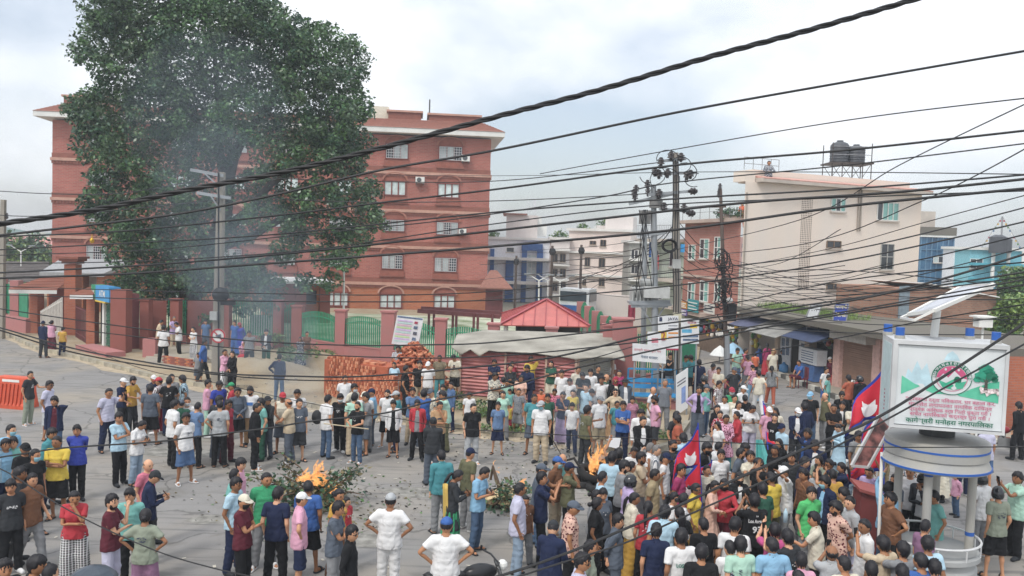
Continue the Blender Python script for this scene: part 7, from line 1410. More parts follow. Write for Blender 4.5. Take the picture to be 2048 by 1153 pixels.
def shape(kind, sex, p):
 """signed distance of the body or of one garment in the rest pose"""
 p = sym(p); w = 1.0 if sex == 'm' else .88; hw = 1.0 if sex == 'm' else 1.04; z = p[..., 2]; y = p[..., 1]; x = p[..., 0]
 sho = (SHO[0] * w, SHO[1], SHO[2]); q = p.copy();
 if kind in ('body', 'tee', 'long', 'vest', 'kurta', 'dress', 'jacket', 'shirt'):
  g = {'body': 0, 'tee': .02, 'vest': .015, 'long': .02, 'jacket': .032, 'kurta': .022, 'dress': .018, 'shirt': .022}[kind]
  T = ell_d(p, (0, .005, 1.27), (.146 * w + g, .104 + g, .20 + g)); T = smin(T, cap_d(p, (0, .01, 1.405), (.14 * w, .01, 1.395), .05 + g), .05)
  T = smin(T, ell_d(p, (0, 0, 1.09), (.138 * w + g, .10 + g, .17)), .05); T = smin(T, ell_d(p, (0, .005, .95), (.163 * hw + g, .112 + g, .13 + g)), .05)
  if sex == 'f': T = smin(T, ell_d(p, (.07, -.075, 1.27), (.06 + g, .06 + g, .06 + g)), .04)
 if kind == 'body':
  F = smin(T, cap_d(p, (0, .015, 1.40), (0, -.005, 1.53), .052), .03); F = smin(F, ell_d(p, (0, -.012, 1.60), (.06, .075, .09)), .02)
  F = smin(F, cap_d(p, HIP, KNE, .084 * hw, .050), .03); F = smin(F, cap_d(p, KNE, ANK, .046, .032), .02); F = smin(F, ell_d(p, (.103, .026, .37), (.042, .046, .10)), .02)
  F = smin(F, cap_d(p, (.105, .03, .045), (.122, -.135, .028), .042, .028), .02); F = smin(F, cap_d(p, sho, ELB, .05 * w, .038 * w), .025); F = smin(F, cap_d(p, ELB, WRI, .037 * w, .025), .02)
  return smin(F, cap_d(p, WRI, HND, .024, .030), .015)
 if kind in ('tee', 'long', 'vest', 'kurta', 'dress', 'jacket', 'shirt'):
  hem = {'tee': .83, 'long': .83, 'vest': .84, 'jacket': .83, 'kurta': .5, 'dress': .16, 'shirt': .80}[kind]
  zz = np.clip(z, .0, 1.3); rx = np.interp(zz, [.1, .5, .85, 1.05, 1.25], [.30, .25, .188, .16, .175]) if kind in ('kurta', 'dress') else np.interp(zz, [.8, .9, 1.05, 1.25], [.212, .203, .170 * w, .167 * w])
  ry = np.interp(zz, [.1, .5, .85, 1.05, 1.25], [.22, .19, .14, .115, .125]) if kind in ('kurta', 'dress') else np.interp(zz, [.8, .9, 1.05, 1.25], [.150, .145, .124, .125])
  fold = .008 * np.sin(np.arctan2(y, x) * 9 + z * 6) * np.clip((1.25 - z) * 3, 0, 1)
  C = (np.sqrt((x / rx) ** 2 + (y / ry) ** 2) - 1) * ry + fold; C = np.maximum(C, z - 1.30); F = smin(T, C, .04)
  if kind != 'vest':
   t = (p - np.array(SHO)) @ AD / AL; end = .66 if kind in ('tee', 'shirt', 'dress') else 9
   sl = cap_d(p, sho, ELB, .066 * w + .3 * g, .060 if end < 1 else .052);
   if end < 1: sl = np.maximum(sl, (t - end) * AL)
   else: sl = smin(sl, np.maximum(cap_d(p, ELB, WRI, .05, .038), ((p - np.array(WRI)) @ (np.array(WRI) - np.array(ELB))) / .25 - .005), .02); sl = sl + .004 * np.sin(t * 40)
   F = smin(F, sl, .03)
  F = F + .0055 * np.sin(x * 26 + z * 30 + y * 9) * np.sin(z * 41 - x * 17 + y * 24) * np.clip((1.38 - z) * 8, 0, 1)
  F = np.maximum(F, hem - z); F = np.maximum(F, -(cap_d(p, (0, .01, 1.43), (0, -.02, 1.60), .064)))
  if kind == 'jacket': F = np.maximum(F, np.where(y < 0, .05 + (1.4 - z) * .03 - x, -1))
  if kind == 'vest': F = np.maximum(F, -(cap_d(p, (.2, 0, 1.40), (.24, 0, 1.34), .055)))
  if kind in ('shirt', 'jacket', 'long'): F = np.minimum(F, np.maximum(np.abs(cap_d(p, (0, .012, 1.44), (0, .006, 1.465), .066)) - .009, np.where(y < -.05, .02 - x, -1)))
  return F
 r0, r1, r2, zc = {'pants': (.102, .082, .070, .05), 'jeans': (.098, .075, .062, .05), 'wide': (.105, .108, .118, .045), 'shorts': (.104, .104, .1, .46), 'track': (.1, .08, .06, .06)}.get(kind, (0, 0, 0, 0))
 if r0:
  F = smin(ell_d(p, (0, .005, .95), (.17 * hw, .122, .14)), cap_d(p, HIP, KNE, r0 * hw, r1), .03); F = smin(F, cap_d(p, KNE, (ANK[0], ANK[1], .05), r1, r2), .03)
  F = F + .004 * np.sin(z * 55 + x * 20) * (z < .6); F = np.maximum(F, z - 1.0); return np.maximum(F, zc - z)
 if kind == 'skirt':
  rx = np.interp(z, [.05, .5, .85, 1.0], [.27, .24, .19, .155]); ry = np.interp(z, [.05, .5, .85, 1.0], [.2, .18, .14, .12]); C = (np.sqrt((x / rx) ** 2 + (y / ry) ** 2) - 1) * ry + .010 * np.sin(np.arctan2(y, x) * 14)
  return np.maximum(np.maximum(C, z - 1.02), .07 - z)
 if kind == 'shoes': return np.maximum(smin(cap_d(p, (.105, .03, .05), (.122, -.14, .036), .052, .040), cap_d(p, (.105, .03, .05), (.105, .028, .09), .048, .045), .02), -z)
 if kind == 'sandals': return np.maximum(np.minimum(np.maximum(cap_d(p, (.105, .03, .02), (.122, -.145, .02), .054, .046), z - .022), np.maximum(cap_d(p, (.117, -.07, .05), (.118, -.09, .045), .046, .042), np.abs(y + .085) - .02)), -.001 - z)
BONES = {'pel': ((0, 0, .98), (0, 0, .93), .13), 'che': ((0, 0, 1.15), (0, 0, 1.36), .14), 'hea': ((0, 0, 1.50), (0, 0, 1.62), .075)}
for s_, f_ in (('R', lambda a: a), ('L', mir)):
 BONES['ua' + s_] = (f_(SHO), f_(ELB), .045); BONES['fa' + s_] = (f_(ELB), f_(HND), .032); BONES['th' + s_] = (f_(HIP), f_(KNE), .085); BONES['sh' + s_] = (f_(KNE), f_(ANK), .05); BONES['ft' + s_] = (f_((.105, .0, .04)), f_((.122, -.15, .03)), .04)
BN = list(BONES)
def weights(v):
 D = np.stack([cap_d(v, *BONES[b]) for b in BN], 1); D[:, BN.index('che')] = np.minimum(D[:, BN.index('che')], np.minimum(cap_d(v, (-.11, .01, 1.39), (.11, .01, 1.39), .06), 9))
 W = np.exp(-(D - D.min(1)[:, None]) / .016); return W / W.sum(1)[:, None]
_tp = {}
def template(kind, sex, lod):
 k = (kind, sex, lod)
 if k not in _tp:
  st = (.021, .031, .044)[lod]; lo = np.array([-.56, -.28, -.02]); hi = np.array([.56, .28, 1.74])
  if kind in ('shoes', 'sandals'): st = (.012, .018, .026)[lod]; lo = np.array([-.24, -.26, -.03]); hi = np.array([.24, .14, .18])
  n = np.ceil((hi - lo) / st).astype(int) + 1; gx = [lo[i] + st * np.arange(n[i]) for i in range(3)]; p = np.stack(np.meshgrid(*gx, indexing='ij'), -1)
  v, f = nets(shape(kind, sex, p), lo, st); _tp[k] = (v, f, weights(v))
 return _tp[k]
HC = np.array((0, -.012, 1.602))
def head_r(d):
 x, y, z = d[..., 0], d[..., 1], d[..., 2]; low = np.clip(-z, 0, 1); r = np.stack([.079 * (1 - .20 * low ** 1.5), .094 * np.ones_like(x) * (1 - .10 * low * (y > 0)), .115 * np.ones_like(x)], -1)
 pt = d * r; nose = np.exp(-((x / .16) ** 2 + ((z + .12) / .17) ** 2)) * (y < 0); sock = np.exp(-(((np.abs(x) - .42) / .16) ** 2 + ((z - .1) / .12) ** 2)) * (y < 0); pt[..., 1] += -.018 * nose + .007 * sock; return pt
def sph(nu, nv):
 th = np.linspace(0, np.pi, nv + 1); ph = np.linspace(0, 2 * np.pi, nu, endpoint=False); T, Pp = np.meshgrid(th, ph, indexing='ij'); d = np.stack([np.sin(T) * np.sin(Pp), -np.sin(T) * np.cos(Pp), np.cos(T)], -1)
 f = np.array([(j * nu + i, (j + 1) * nu + i, (j + 1) * nu + (i + 1) % nu, j * nu + (i + 1) % nu) for j in range(nv) for i in range(nu)]); return d.reshape(-1, 3), f
def shell(lod, mask, out_, noise_=0.0, inn=.86):
 d, f = sph(*((28, 18), (20, 13), (14, 9))[lod]); b = head_r(d); m_ = np.clip((mask(d) + 2.5 * noise_ * np.sin(d[:, 0] * 19 + d[:, 2] * 7)) * 7, 0, 1)[:, None]; n = 1 + (noise_ * 2.2 * np.clip(d[:, 2:3] + .3, 0, 1)) + noise_ * .8 * np.sin(d[:, 0:1] * 31 + d[:, 2:3] * 9) * np.cos(d[:, 1:2] * 27) + noise_ * np.sin(d[:, 0:1] * 17 + 1) * np.sin(d[:, 1:2] * 13) * np.cos(d[:, 2:3] * 15)
 return HC + b * (inn + (out_ * n - inn) * m_), f
def az(d): return np.arctan2(np.abs(d[:, 0]), -d[:, 1])
def hairline(d, fr, si, ba): return d[:, 2] - np.interp(az(d), [0, .9, 1.57, 2.2, 3.15], [fr, fr - .05, si, ba, ba])
def join(*ms):
 vs, fs, o = [], [], 0
 for v, f in ms: vs.append(v); fs.append(f + o); o += len(v)
 return np.concatenate(vs), np.concatenate(fs)
def ring_tube(pts, rs_, n=8, sq=1.0):
 q = MB(); q.tube(pts, list(rs_), n); v = np.array(q.v); f = [x for x in q.f if len(x) == 4];
 m_ = len(pts); cap = []
 for base in (0, (m_ - 1) * n):
  for i in range(1, n // 2): cap.append((base + i, base + i + 1, base + n - i - 1 if n - i - 1 > i + 1 else base + i + 1, base + n - i if n - i < n else base))
 return v, np.array(f)
def headpart(kind, lod):
 """mesh lists [(name, role, v, f)] of hair and headwear"""
 o = []
 if kind[0] == 's' and kind != 's': q_ = int(kind[1]); o.append(('hair', 'hair', *shell(max(0, lod - 1), lambda d: hairline(d, (.55, .36, .46)[q_], (-.02, -.16, -.08)[q_], (-.58, -.72, -.64)[q_]), (1.06, 1.11, 1.08)[q_], (.04, .07, .085)[q_])))
 elif kind in ('l', 'b', 'o'):
  v, f = shell(lod, lambda d: hairline(d, .50, -.12 if kind != 'l' else -.45, -.75), 1.10, .03)
  if kind == 'l': d, g = sph(12, 8); v, f = join((v, f), (d * np.array((.088, .045, .19)) + np.array((0, .062, 1.46)), g))
  if kind == 'b': d, g = sph(10, 7); v, f = join((v, f), (d * .042 + np.array((0, .125, 1.60)), g))
  if kind == 'o': v, f = join((v, f), ring_tube([(0, .10, 1.62), (0, .135, 1.55), (0, .14, 1.42), (0, .13, 1.27)], (.025, .035, .03, .008)))
  o.append(('hair', 'hair', v, f))
 elif kind == 'x': o.append(('hair', 'hair', *shell(lod, lambda d: np.minimum(hairline(d, 2, .05, -.42), .45 - d[:, 2]), 1.04, .02)))
 elif kind == 'g': o.append(('hair', 'hair', *shell(lod, lambda d: hairline(d, .6, -.02, -.55), 1.07, .04)))
 elif kind == 'c':
  o.append(('hair', 'hair', *shell(lod, lambda d: hairline(d, 2, .02, -.42), 1.05, .02))); v, f = shell(lod, lambda d: d[:, 2] - .22, 1.17, 0); q = MB()
  n = 8; up = [(.078 * math.sin(a), -.075 - .105 * math.cos(a) ** .8 if abs(a) < 1.56 else -.075, 1.640 - .012 * math.cos(a)) for a in np.linspace(-1.5, 1.5, n)]; inn = [(.07 * math.sin(a), -.068, 1.648) for a in np.linspace(-1.5, 1.5, n)]
  bv = np.array([(a[0], a[1], a[2] + dz) for dz in (.005, -.005) for l_ in (up, inn) for a in l_]); bf = np.array([(i, i + 1, n + i + 1, n + i) for i in range(n - 1)] + [(2 * n + i, 3 * n + i, 3 * n + i + 1, 2 * n + i + 1) for i in range(n - 1)] + [(i, 2 * n + i, 2 * n + i + 1, i + 1) for i in range(n - 1)])
  o.append(('cap', 'head', *join((v, f), (bv, bf))))
 elif kind == 'h':
  o.append(('hair', 'hair', *shell(lod, lambda d: hairline(d, 2, .02, -.42), 1.05, .02))); v, f = shell(lod, lambda d: d[:, 2] - .3, 1.18, 0); r = MB(); r.lathe([(.14, 0), (.075, .012), (.075, .03), (.145, .006)], (0, -.01, 1.635), 16); g = [x for x in r.f if len(x) == 4]; o.append(('hat', 'head', *join((v, f), (np.array(r.v), np.array(g)))))
 elif kind == 'm':
  o.append(('helmet', 'head', *shell(lod, lambda d: np.where((az(d) < .95), d[:, 2] - .42, d[:, 2] + .62), 1.36, 0, .9))); v, f = shell(lod, lambda d: np.minimum(np.minimum(.45 - d[:, 2], d[:, 2] + .05), (.98 - az(d))), 1.33, 0, .8); o.append(('visor', 'visor', v, f))
 elif kind == 'w':
  v, f = shell(lod, lambda d: np.where((az(d) < .75) & (d[:, 2] < .5), -1, 1.0), 1.14, .02); d, g = sph(12, 8); o.append(('headscarf', 'head', *join((v, f), (d * np.array((.11, .09, .09)) + np.array((0, .02, 1.45)), g))))
 return o
def headextra(k, lod):
 if k == 'bd': return ('beard', 'hair', *shell(lod, lambda d: np.minimum(-.32 - d[:, 2] + .25 * (az(d) > .8), 1.5 - az(d)), 1.07, .03))
 if k == 'mk': return ('face_mask', 'mask', *shell(lod, lambda d: np.minimum(np.minimum(-.02 - d[:, 2], d[:, 2] + .93), 1.25 - az(d)), 1.13, 0))
 if k == 'sg':
  q = MB(); [q.box((s * .032, -.098, 1.617), (.044, .012, .028)) for s in (-1, 1)]; [q.box((s * .066, -.05, 1.619), (.006, .09, .008)) for s in (-1, 1)]; q.box((0, -.1, 1.62), (.02, .008, .006)); return ('sunglasses', 'dark', np.array(q.v), np.array(q.f))
 if k == 'ta':
  v, f = shell(0, lambda d: np.where((az(d) < .75), -1, .6 - np.abs(d[:, 2] - .15) * 3), 1.13); return ('hair_band', 'head', v, f)
def fingers():
 q = MB(); w = np.array(WRI); h = np.array(HND); d = (h - w) / np.linalg.norm(h - w); sd = np.array((0, -1.0, 0)); sd -= d * (sd @ d); sd /= np.linalg.norm(sd); pn = np.cross(d, sd)
 for i, (o_, L_) in enumerate(((.024, .066), (.008, .076), (-.008, .070), (-.023, .054))):
  b = h + sd * o_ + d * .008; cu = .35; p1_ = b + d * L_ * .45; p2_ = p1_ + (d * math.cos(cu) + pn * -math.sin(cu)) * L_ * .32; p3_ = p2_ + (d * math.cos(cu * 2) - pn * math.sin(cu * 2)) * L_ * .25; q.tube([b, p1_, p2_, p3_], [.0095, .009, .0085, .006], 5)
 b = w + d * .03 + sd * .018; q.tube([b, b + sd * .03 + d * .022, b + sd * .038 + d * .052], [.012, .010, .007], 5)
 v = np.array(q.v); f = np.array([x if len(x) == 4 else (x[0], x[1], x[2], x[-1]) for x in q.f if len(x) >= 4]); return v, f
FG = fingers()
def rX(a): c, s = math.cos(a), math.sin(a); return np.array(((1, 0, 0), (0, c, -s), (0, s, c)))
def rZ(a): c, s = math.cos(a), math.sin(a); return np.array(((c, -s, 0), (s, c, 0), (0, 0, 1)))
def rAB(a, b):
 a = a / np.linalg.norm(a); b = b / np.linalg.norm(b); v = np.cross(a, b); c = a @ b
 if c < -.999: return np.diag((1, -1, -1.0))
 K = np.array(((0, -v[2], v[1]), (v[2], 0, -v[0]), (-v[1], v[0], 0))); return np.eye(3) + K + K @ K / (1 + c)
def ik(S, T, l1, l2, hint):
 d = T - S; L_ = np.linalg.norm(d); L_ = min(max(L_, abs(l1 - l2) + .02), l1 + l2 - .002); u = d / np.linalg.norm(d); T = S + u * L_; a = (l1 * l1 - l2 * l2 + L_ * L_) / (2 * L_); h = math.sqrt(max(0, l1 * l1 - a * a)); n = np.array(hint, float); n -= u * (n @ u); n /= np.linalg.norm(n) + 1e-9; return S + u * a + n * h, T
DN = ((.212, -.02, .893), (.4, .9, 0))
POSES = { # wrist targets and elbow hints of the two arms; st stands
 'st': (DN, DN), 'cr': (((-.05, -.185, 1.20), (.8, 0, -.7)), ((-.07, -.225, 1.165), (.8, 0, -.7))), 'hp': (((.195, -.01, 1.03), (1, .25, 0)),) * 2, 'sd': (((.195, -.01, 1.03), (1, .25, 0)), DN),
 'ph': (((.06, -.36, 1.50), (.6, 0, -1)), ((.05, -.34, 1.47), (.6, 0, -1))), 'p1': (((.10, -.40, 1.58), (.6, 0, -1)), DN), 'tx': (((.05, -.25, 1.24), (.6, .1, -1)), ((.05, -.24, 1.20), (.6, .1, -1))), 'ca': (((.115, -.05, 1.50), (1, -.3, -.3)), DN),
 'ch': (((.03, -.15, 1.43), (.4, -.3, -1)), ((-.08, -.19, 1.18), (.8, 0, -.6))), 'bk': (((-.04, .16, .99), (.8, .6, 0)),) * 2, 'fr': (((.0, -.19, 1.0), (.8, .2, 0)), ((.02, -.20, .99), (.8, .2, 0))), 'ra': (((.22, -.14, 1.86), (1, 0, 0)), DN),
 'wv': (((.11, -.17, 1.63), (1, -.2, .2)), DN), 'pt': (((.12, -.44, 1.26), (.5, 0, -1)), DN), 'ho': (((.08, -.27, 1.10), (.8, .2, -.2)), ((.08, -.27, 1.12), (.8, .2, -.2))), 'wk': (((.22, -.17, .96), (.3, 1, 0)), ((.23, .13, .96), (.3, 1, 0))), 'mo': (((.03, -.13, 1.47), (.5, -.2, -1)),) * 2,
 'sh': (((.30, -.30, 1.42), (.4, 0, -1)), DN), 'si': (((.12, -.36, .98), (.8, 0, -.2)), ((.10, -.34, .99), (.8, 0, -.2)))}
def solve(pose, var, seated):
 rs = np.random.RandomState(var * 7 + len(pose) + sum(map(ord, pose))); B = {}; PV = np.array((0, 0, .95)); lean = rs.uniform(-.02, .09); tw = rs.uniform(-.12, .12); dz = 0
 if pose == 'tx': lean += .08
 if seated: dz, lean = -.47, .1
 Rt = rZ(tw) @ rX(lean); off = np.array((0, 0, dz)); B['pel'] = (np.eye(3), PV, PV + off); B['che'] = (Rt, PV, PV + off); tr = lambda p: Rt @ (np.array(p) - PV) + PV + off
 hp_ = {'tx': .42, 'st': .05, 'ph': -.05}.get(pose, .08) + rs.uniform(-.05, .08); Rh = Rt @ rZ(rs.uniform(-.45, .45)) @ rX(hp_); nb_ = np.array((0, .005, 1.47)); B['hea'] = (Rh, nb_, tr(nb_)); tips = {}
 for i, (s, sg) in enumerate((('R', 1), ('L', -1))):
  T, hn = POSES[pose][i]; T = np.array((T[0] * sg, T[1], T[2])) + rs.uniform(-.02, .02, 3); hn = Rt @ np.array((hn[0] * sg, hn[1], hn[2])); S0 = np.array(SHO) * (sg, 1, 1); E0 = np.array(ELB) * (sg, 1, 1); W0 = np.array(WRI) * (sg, 1, 1)
  S = tr(S0); T = tr(T); E, T = ik(S, T, AL, np.linalg.norm(W0 - E0), hn); B['ua' + s] = (rAB(E0 - S0, E - S), S0, S); Rf = rAB(W0 - E0, T - E); B['fa' + s] = (Rf, E0, E); tips[s] = Rf @ (np.array(HND) * (sg, 1, 1) - E0) + E
  H0 = np.array(HIP) * (sg, 1, 1); K0 = np.array(KNE) * (sg, 1, 1); A0 = np.array(ANK) * (sg, 1, 1); st = rs.uniform(-.02, .06); an = np.array((A0[0] + sg * st, A0[1] + rs.uniform(-.06, .06), A0[2])); foot = rZ(sg * rs.uniform(.05, .4)); kh = (sg * .1, -1, 0)
  if pose == 'wk': an[1] += -.20 * sg; an[2] += .03 if sg < 0 else 0
  if seated: an = np.array((sg * .12, -.40, .085));
  H = H0 + off; K, an = ik(H, an, np.linalg.norm(K0 - H0), np.linalg.norm(A0 - K0), kh); B['th' + s] = (rAB(K0 - H0, K - H), H0, H); B['sh' + s] = (rAB(A0 - K0, an - K), K0, K); B['ft' + s] = (foot, A0, an)
 return B, tips
_pose = {}
def posed(pose, var, seated):
 k = (pose, var, seated)
 if k not in _pose: _pose[k] = solve(*k)
 return _pose[k]
def skin_to(B, v, W): return sum(W[:, i:i + 1] * ((v - B[b][1]) @ B[b][0].T + B[b][2]) for i, b in enumerate(BN))
def onebone(B, b, v):
 if b == 'hea': v = (v - np.array((0, 0, 1.5))) * 1.07 + np.array((0, 0, 1.495))
 return (v - B[b][1]) @ B[b][0].T + B[b][2]
_pm = {}
def pmesh(key, build, slots):
 """posed mesh shared by people with the same pose; materials sit on the objects"""
 if key not in _pm:
  v, f, mi = build(); me = bpy.data.meshes.new(key[0]); v = np.asarray(v, np.float32); f = np.asarray(f, np.int32)
  me.vertices.add(len(v)); me.vertices.foreach_set('co', v.ravel()); me.loops.add(f.size); me.loops.foreach_set('vertex_index', f.ravel()); me.polygons.add(len(f)); me.polygons.foreach_set('loop_start', np.arange(0, f.size, 4, dtype=np.int32)); me.polygons.foreach_set('loop_total', np.full(len(f), 4, np.int32))
  if mi is not None: me.polygons.foreach_set('material_index', np.asarray(mi, np.int32))
  me.polygons.foreach_set('use_smooth', np.ones(len(f), bool)); me.update(calc_edges=True); me.validate()
  for _ in range(slots): me.materials.append(None)
  _pm[key] = me
 return _pm[key]
def pobj(name, me, ms, parent):
 o = bpy.data.objects.new(name, me); COL.objects.link(o); o.parent = parent
 for i, m_ in enumerate(ms): o.material_slots[i].link = 'OBJECT'; o.material_slots[i].material = m_
 return o
PAL = dict(jeanb='46607f', jeanl='879db3', white='dcdcdc', cream='d6cfba', black='1e1f22', charcoal='34373b', grey='85878a', ltgrey='a9adb0', slate='56606e', navy='1f2a4a', blue='2d5fa8', royal='2a3fa6', steel='5f7fa8', sky='7fb4d6', pale='a9cde0', teal='3f8f98', aqua='6fb5ad', mint='a6d2bd', green='2f9a68', lime='4cc46e', bottle='2b5c4a', olive='66664a', sage='8b9482', khaki='a08f6c', tan='b89268', brown='7a5238', rust='b0573a', orange='d8683a', yellow='d9bb2c', mustard='c89a2c', red='b92a38', crimson='a82a40', maroon='5e2130', pink='d79ab4', hotpink='cf4a8e', rose='cc6a82', peach='dcb09c', lilac='b7a0cc', mauve='8d6484', magenta='a02a62', lavender='bcbcd4', denim='4a6a94', beige='c6b394')
WORD = dict(jeanb='mid blue', jeanl='faded blue', ltgrey='light grey', steel='steel blue', sky='sky blue', pale='pale blue', royal='royal blue', bottle='bottle green', lime='bright green', hotpink='bright pink', peach='peach pink', denim='denim blue')
_cl = {}
def cloth(c, pat='', lod=0):
 k = (c, pat)
 if k in _cl: return _cl[k]
 m = bpy.data.materials.new('cloth_' + c + pat); m.use_nodes = True; t = m.node_tree; b = t.nodes['Principled BSDF']; b.inputs['Roughness'].default_value = .85; b.inputs['Specular IOR Level'].default_value = .2; col = lin(PAL[c]); lm = sum(col) / 3; col = tuple(x * .84 + lm * .16 for x in col)
 co = t.nodes.new('ShaderNodeTexCoord'); n = t.nodes.new('ShaderNodeTexNoise'); n.inputs['Scale'].default_value = 5; n.inputs['Detail'].default_value = 3; t.links.new(co.outputs['Object'], n.inputs['Vector']); bn = t.nodes.new('ShaderNodeBump'); bn.inputs['Strength'].default_value = .9; bn.inputs['Distance'].default_value = .05; n.inputs['Distortion'].default_value = .8
 t.links.new(n.outputs[0], bn.inputs['Height']); t.links.new(bn.outputs[0], b.inputs['Normal']); r = t.nodes.new('ShaderNodeMix'); r.data_type = 'RGBA'; r.inputs[6].default_value = (*[x * .82 for x in col], 1); r.inputs[7].default_value = (*[min(1, x * 1.08) for x in col], 1); t.links.new(n.outputs[0], r.inputs['Factor']); src = r.outputs[2]
 if pat:
  c2 = lin(PAL['white' if c in ('red', 'maroon', 'navy', 'black', 'slate', 'crimson', 'brown') else 'slate' if c in ('white', 'cream', 'grey') else 'white' if c == 'mauve' else 'maroon' if c in ('pink', 'peach', 'rose', 'red') else 'charcoal']); x = t.nodes.new('ShaderNodeMix'); x.data_type = 'RGBA'; x.inputs[7].default_value = (*c2, 1); t.links.new(src, x.inputs[6])
  if pat == '%': q = t.nodes.new('ShaderNodeTexVoronoi'); q.inputs['Scale'].default_value = 22; rp_ = t.nodes.new('ShaderNodeMath'); rp_.operation = 'LESS_THAN'; rp_.inputs[1].default_value = .38; t.links.new(co.outputs['Object'], q.inputs['Vector']); t.links.new(q.outputs['Distance'], rp_.inputs[0]); t.links.new(rp_.outputs[0], x.inputs['Factor'])
  else:
   fs_ = []
   for d_ in ({'|': 'X', '=': 'Z', '#': 'XZ'}[pat]):
    q = t.nodes.new('ShaderNodeTexWave'); q.bands_direction = d_; q.inputs['Scale'].default_value = 9 if pat != '#' else 7; rp_ = t.nodes.new('ShaderNodeMath'); rp_.operation = 'GREATER_THAN'; rp_.inputs[1].default_value = .62 if pat != '#' else .8; t.links.new(co.outputs['Object'], q.inputs['Vector']); t.links.new(q.outputs['Fac'], rp_.inputs[0]); fs_.append(rp_.outputs[0])
   if len(fs_) > 1: a_ = t.nodes.new('ShaderNodeMath'); a_.operation = 'MAXIMUM'; t.links.new(fs_[0], a_.inputs[0]); t.links.new(fs_[1], a_.inputs[1]); fs_ = [a_.outputs[0]]
   t.links.new(fs_[0], x.inputs['Factor'])
  src = x.outputs[2]
 t.links.new(src, b.inputs['Base Color']); _cl[k] = m; return m
SKIN = [mat('skin_%d' % i, c, .55, .06, 9, k=1) for i, c in enumerate(('bd8c6c', 'a67655', '8f6448', 'cc9d7e', 'b07e5e'))]
HAIR = mat('hair_black', '17151a', .45, .15, 12, bump=.5, bs=60); HGREY = mat('hair_grey', '6d6a68', .6, .2, 12, bump=.4, bs=60); EYEM = mat('eye_dark', '1c1614', .3, 0); LIPM = mat('lip', '7d4640', .5, 0); MASKC = {'b': mat('mask_blue', '8fc0cf', .8, .05), 'k': mat('mask_black', '1d1d20', .8, .05), 'w': mat('mask_white', 'ccd0d2', .8, .05)}
HELM = mat('helmet_gloss', '1c1f24', .18, .05, spec=.7); VIS = mat('visor_smoke', '30353b', .1, .05, spec=.8)
TOPS = {'t': ('tee', 't_shirt', 'T-shirt'), 'v': ('vest', 'vest', 'sleeveless vest'), 'l': ('long', 'long_sleeve_top', 'long sleeves'), 's': ('shirt', 'shirt', 'shirt'), 'k': ('kurta', 'tunic', 'tunic'), 'd': ('dress', 'dress', 'dress'), 'j': ('jacket', 'jacket', 'jacket')}
BOTS = {'p': ('pants', 'trousers', 'trousers'), 'j': ('jeans', 'jeans', 'jeans'), 'w': ('wide', 'wide_trousers', 'wide trousers'), 's': ('shorts', 'shorts', 'shorts'), 'k': ('skirt', 'skirt', 'long skirt')}
HEADW = {'s': '', 'l': 'long hair', 'b': 'a hair bun', 'o': 'a ponytail', 'x': 'a balding head', 'g': 'grey hair', 'c': 'cap', 'h': 'hat', 'm': 'helmet', 'w': 'headscarf'}
POSEW = dict(st='', cr='arms crossed', hp='hands on hips', sd='one hand on hip', ph='filming with a phone', p1='holding a phone up', tx='checking a phone', ca='phone at the ear', ch='hand at chin', bk='hands behind back', fr='hands clasped', ra='one arm raised', wv='shading the eyes', pt='one arm reaching out', ho='hands held together', wk='walking', mo='hands over mouth', sh='arm on a shoulder', si='sitting')
def body_geo(sex, lod, B, face):
 v, f, W = template('body', sex, lod); vs = [skin_to(B, v, W)]; fs = [f]; mi = [np.zeros(len(f), int)]
 def app(v, f, m_, bone='hea'):
  n = sum(map(len, vs)); vs.append(onebone(B, bone, v)); fs.append(f + n); mi.append(np.full(len(f), m_))
 d, g = sph(*((28, 20), (20, 14), (12, 9))[lod]); app(HC + head_r(d), g, 0)
 if lod < 2:
  e, ge = sph(8, 5)
  for s in (-1, 1):
   app(e * np.array((.010, .02, .027)) + np.array((s * .076, .0, 1.60)), ge, 0); app(e * np.array((.013, .008, .007)) + np.array((s * .031, -.0925, 1.612)), ge, 1); app(e * np.array((.018, .007, .0045)) + np.array((s * .031, -.096, 1.631)), ge, 1)
  app(e * np.array((.022, .010, .007)) + np.array((0, -.0945, 1.555)), ge, 2); app(e * np.array((.012, .016, .014)) + np.array((0, -.103, 1.585)), ge, 0)
  v0, f0 = FG; app(v0, f0, 0, 'faR'); app(v0 * (-1, 1, 1), f0[:, ::-1], 0, 'faL')
 return np.concatenate(vs), np.concatenate(fs), np.concatenate(mi)
PEOPLE = []; LAND = [('near the orange barrier', 30, 815), ('by the branch fire', 640, 985), ('by the smaller fire', 1000, 1010), ('by the tyre fire', 1185, 965), ('before the brick stack', 700, 800), ('before the brick heap', 820, 800), ('before the tin shed', 1035, 810), ('near the blue bench', 1290, 800), ('by the tall pole', 1357, 820), ('by the gatehouse', 110, 690), ('under the big tree', 370, 715), ('on the side road', 1500, 760), ('outside the shops', 1590, 760), ('before the brown shutter', 1710, 800), ('beside the traffic stand', 1890, 1130), ('by the red booth', 1735, 1160), ('by the tall crimson flag', 1390, 1040), ('among the packed crowd', 1520, 1130), ('near the phone filming group', 1300, 1200), ('by the concrete pole', 434, 770), ('on the earth bank', 560, 730), ('on open asphalt', 300, 860), ('in the corner group', 90, 1130), ('on the empty asphalt', 400, 1130), ('on the near asphalt', 800, 1200), ('under the signboard', 1930, 900)]
LANDP = [(n, G(x, y)) for n, x, y in LAND]
def inpoly(p, poly):
 r = False; j = len(poly) - 1
 for i in range(len(poly)):
  if (poly[i][1] > p[1]) != (poly[j][1] > p[1]) and p[0] < (poly[j][0] - poly[i][0]) * (p[1] - poly[i][1]) / (poly[j][1] - poly[i][1]) + poly[i][0]: r = not r
  j = i
 return r
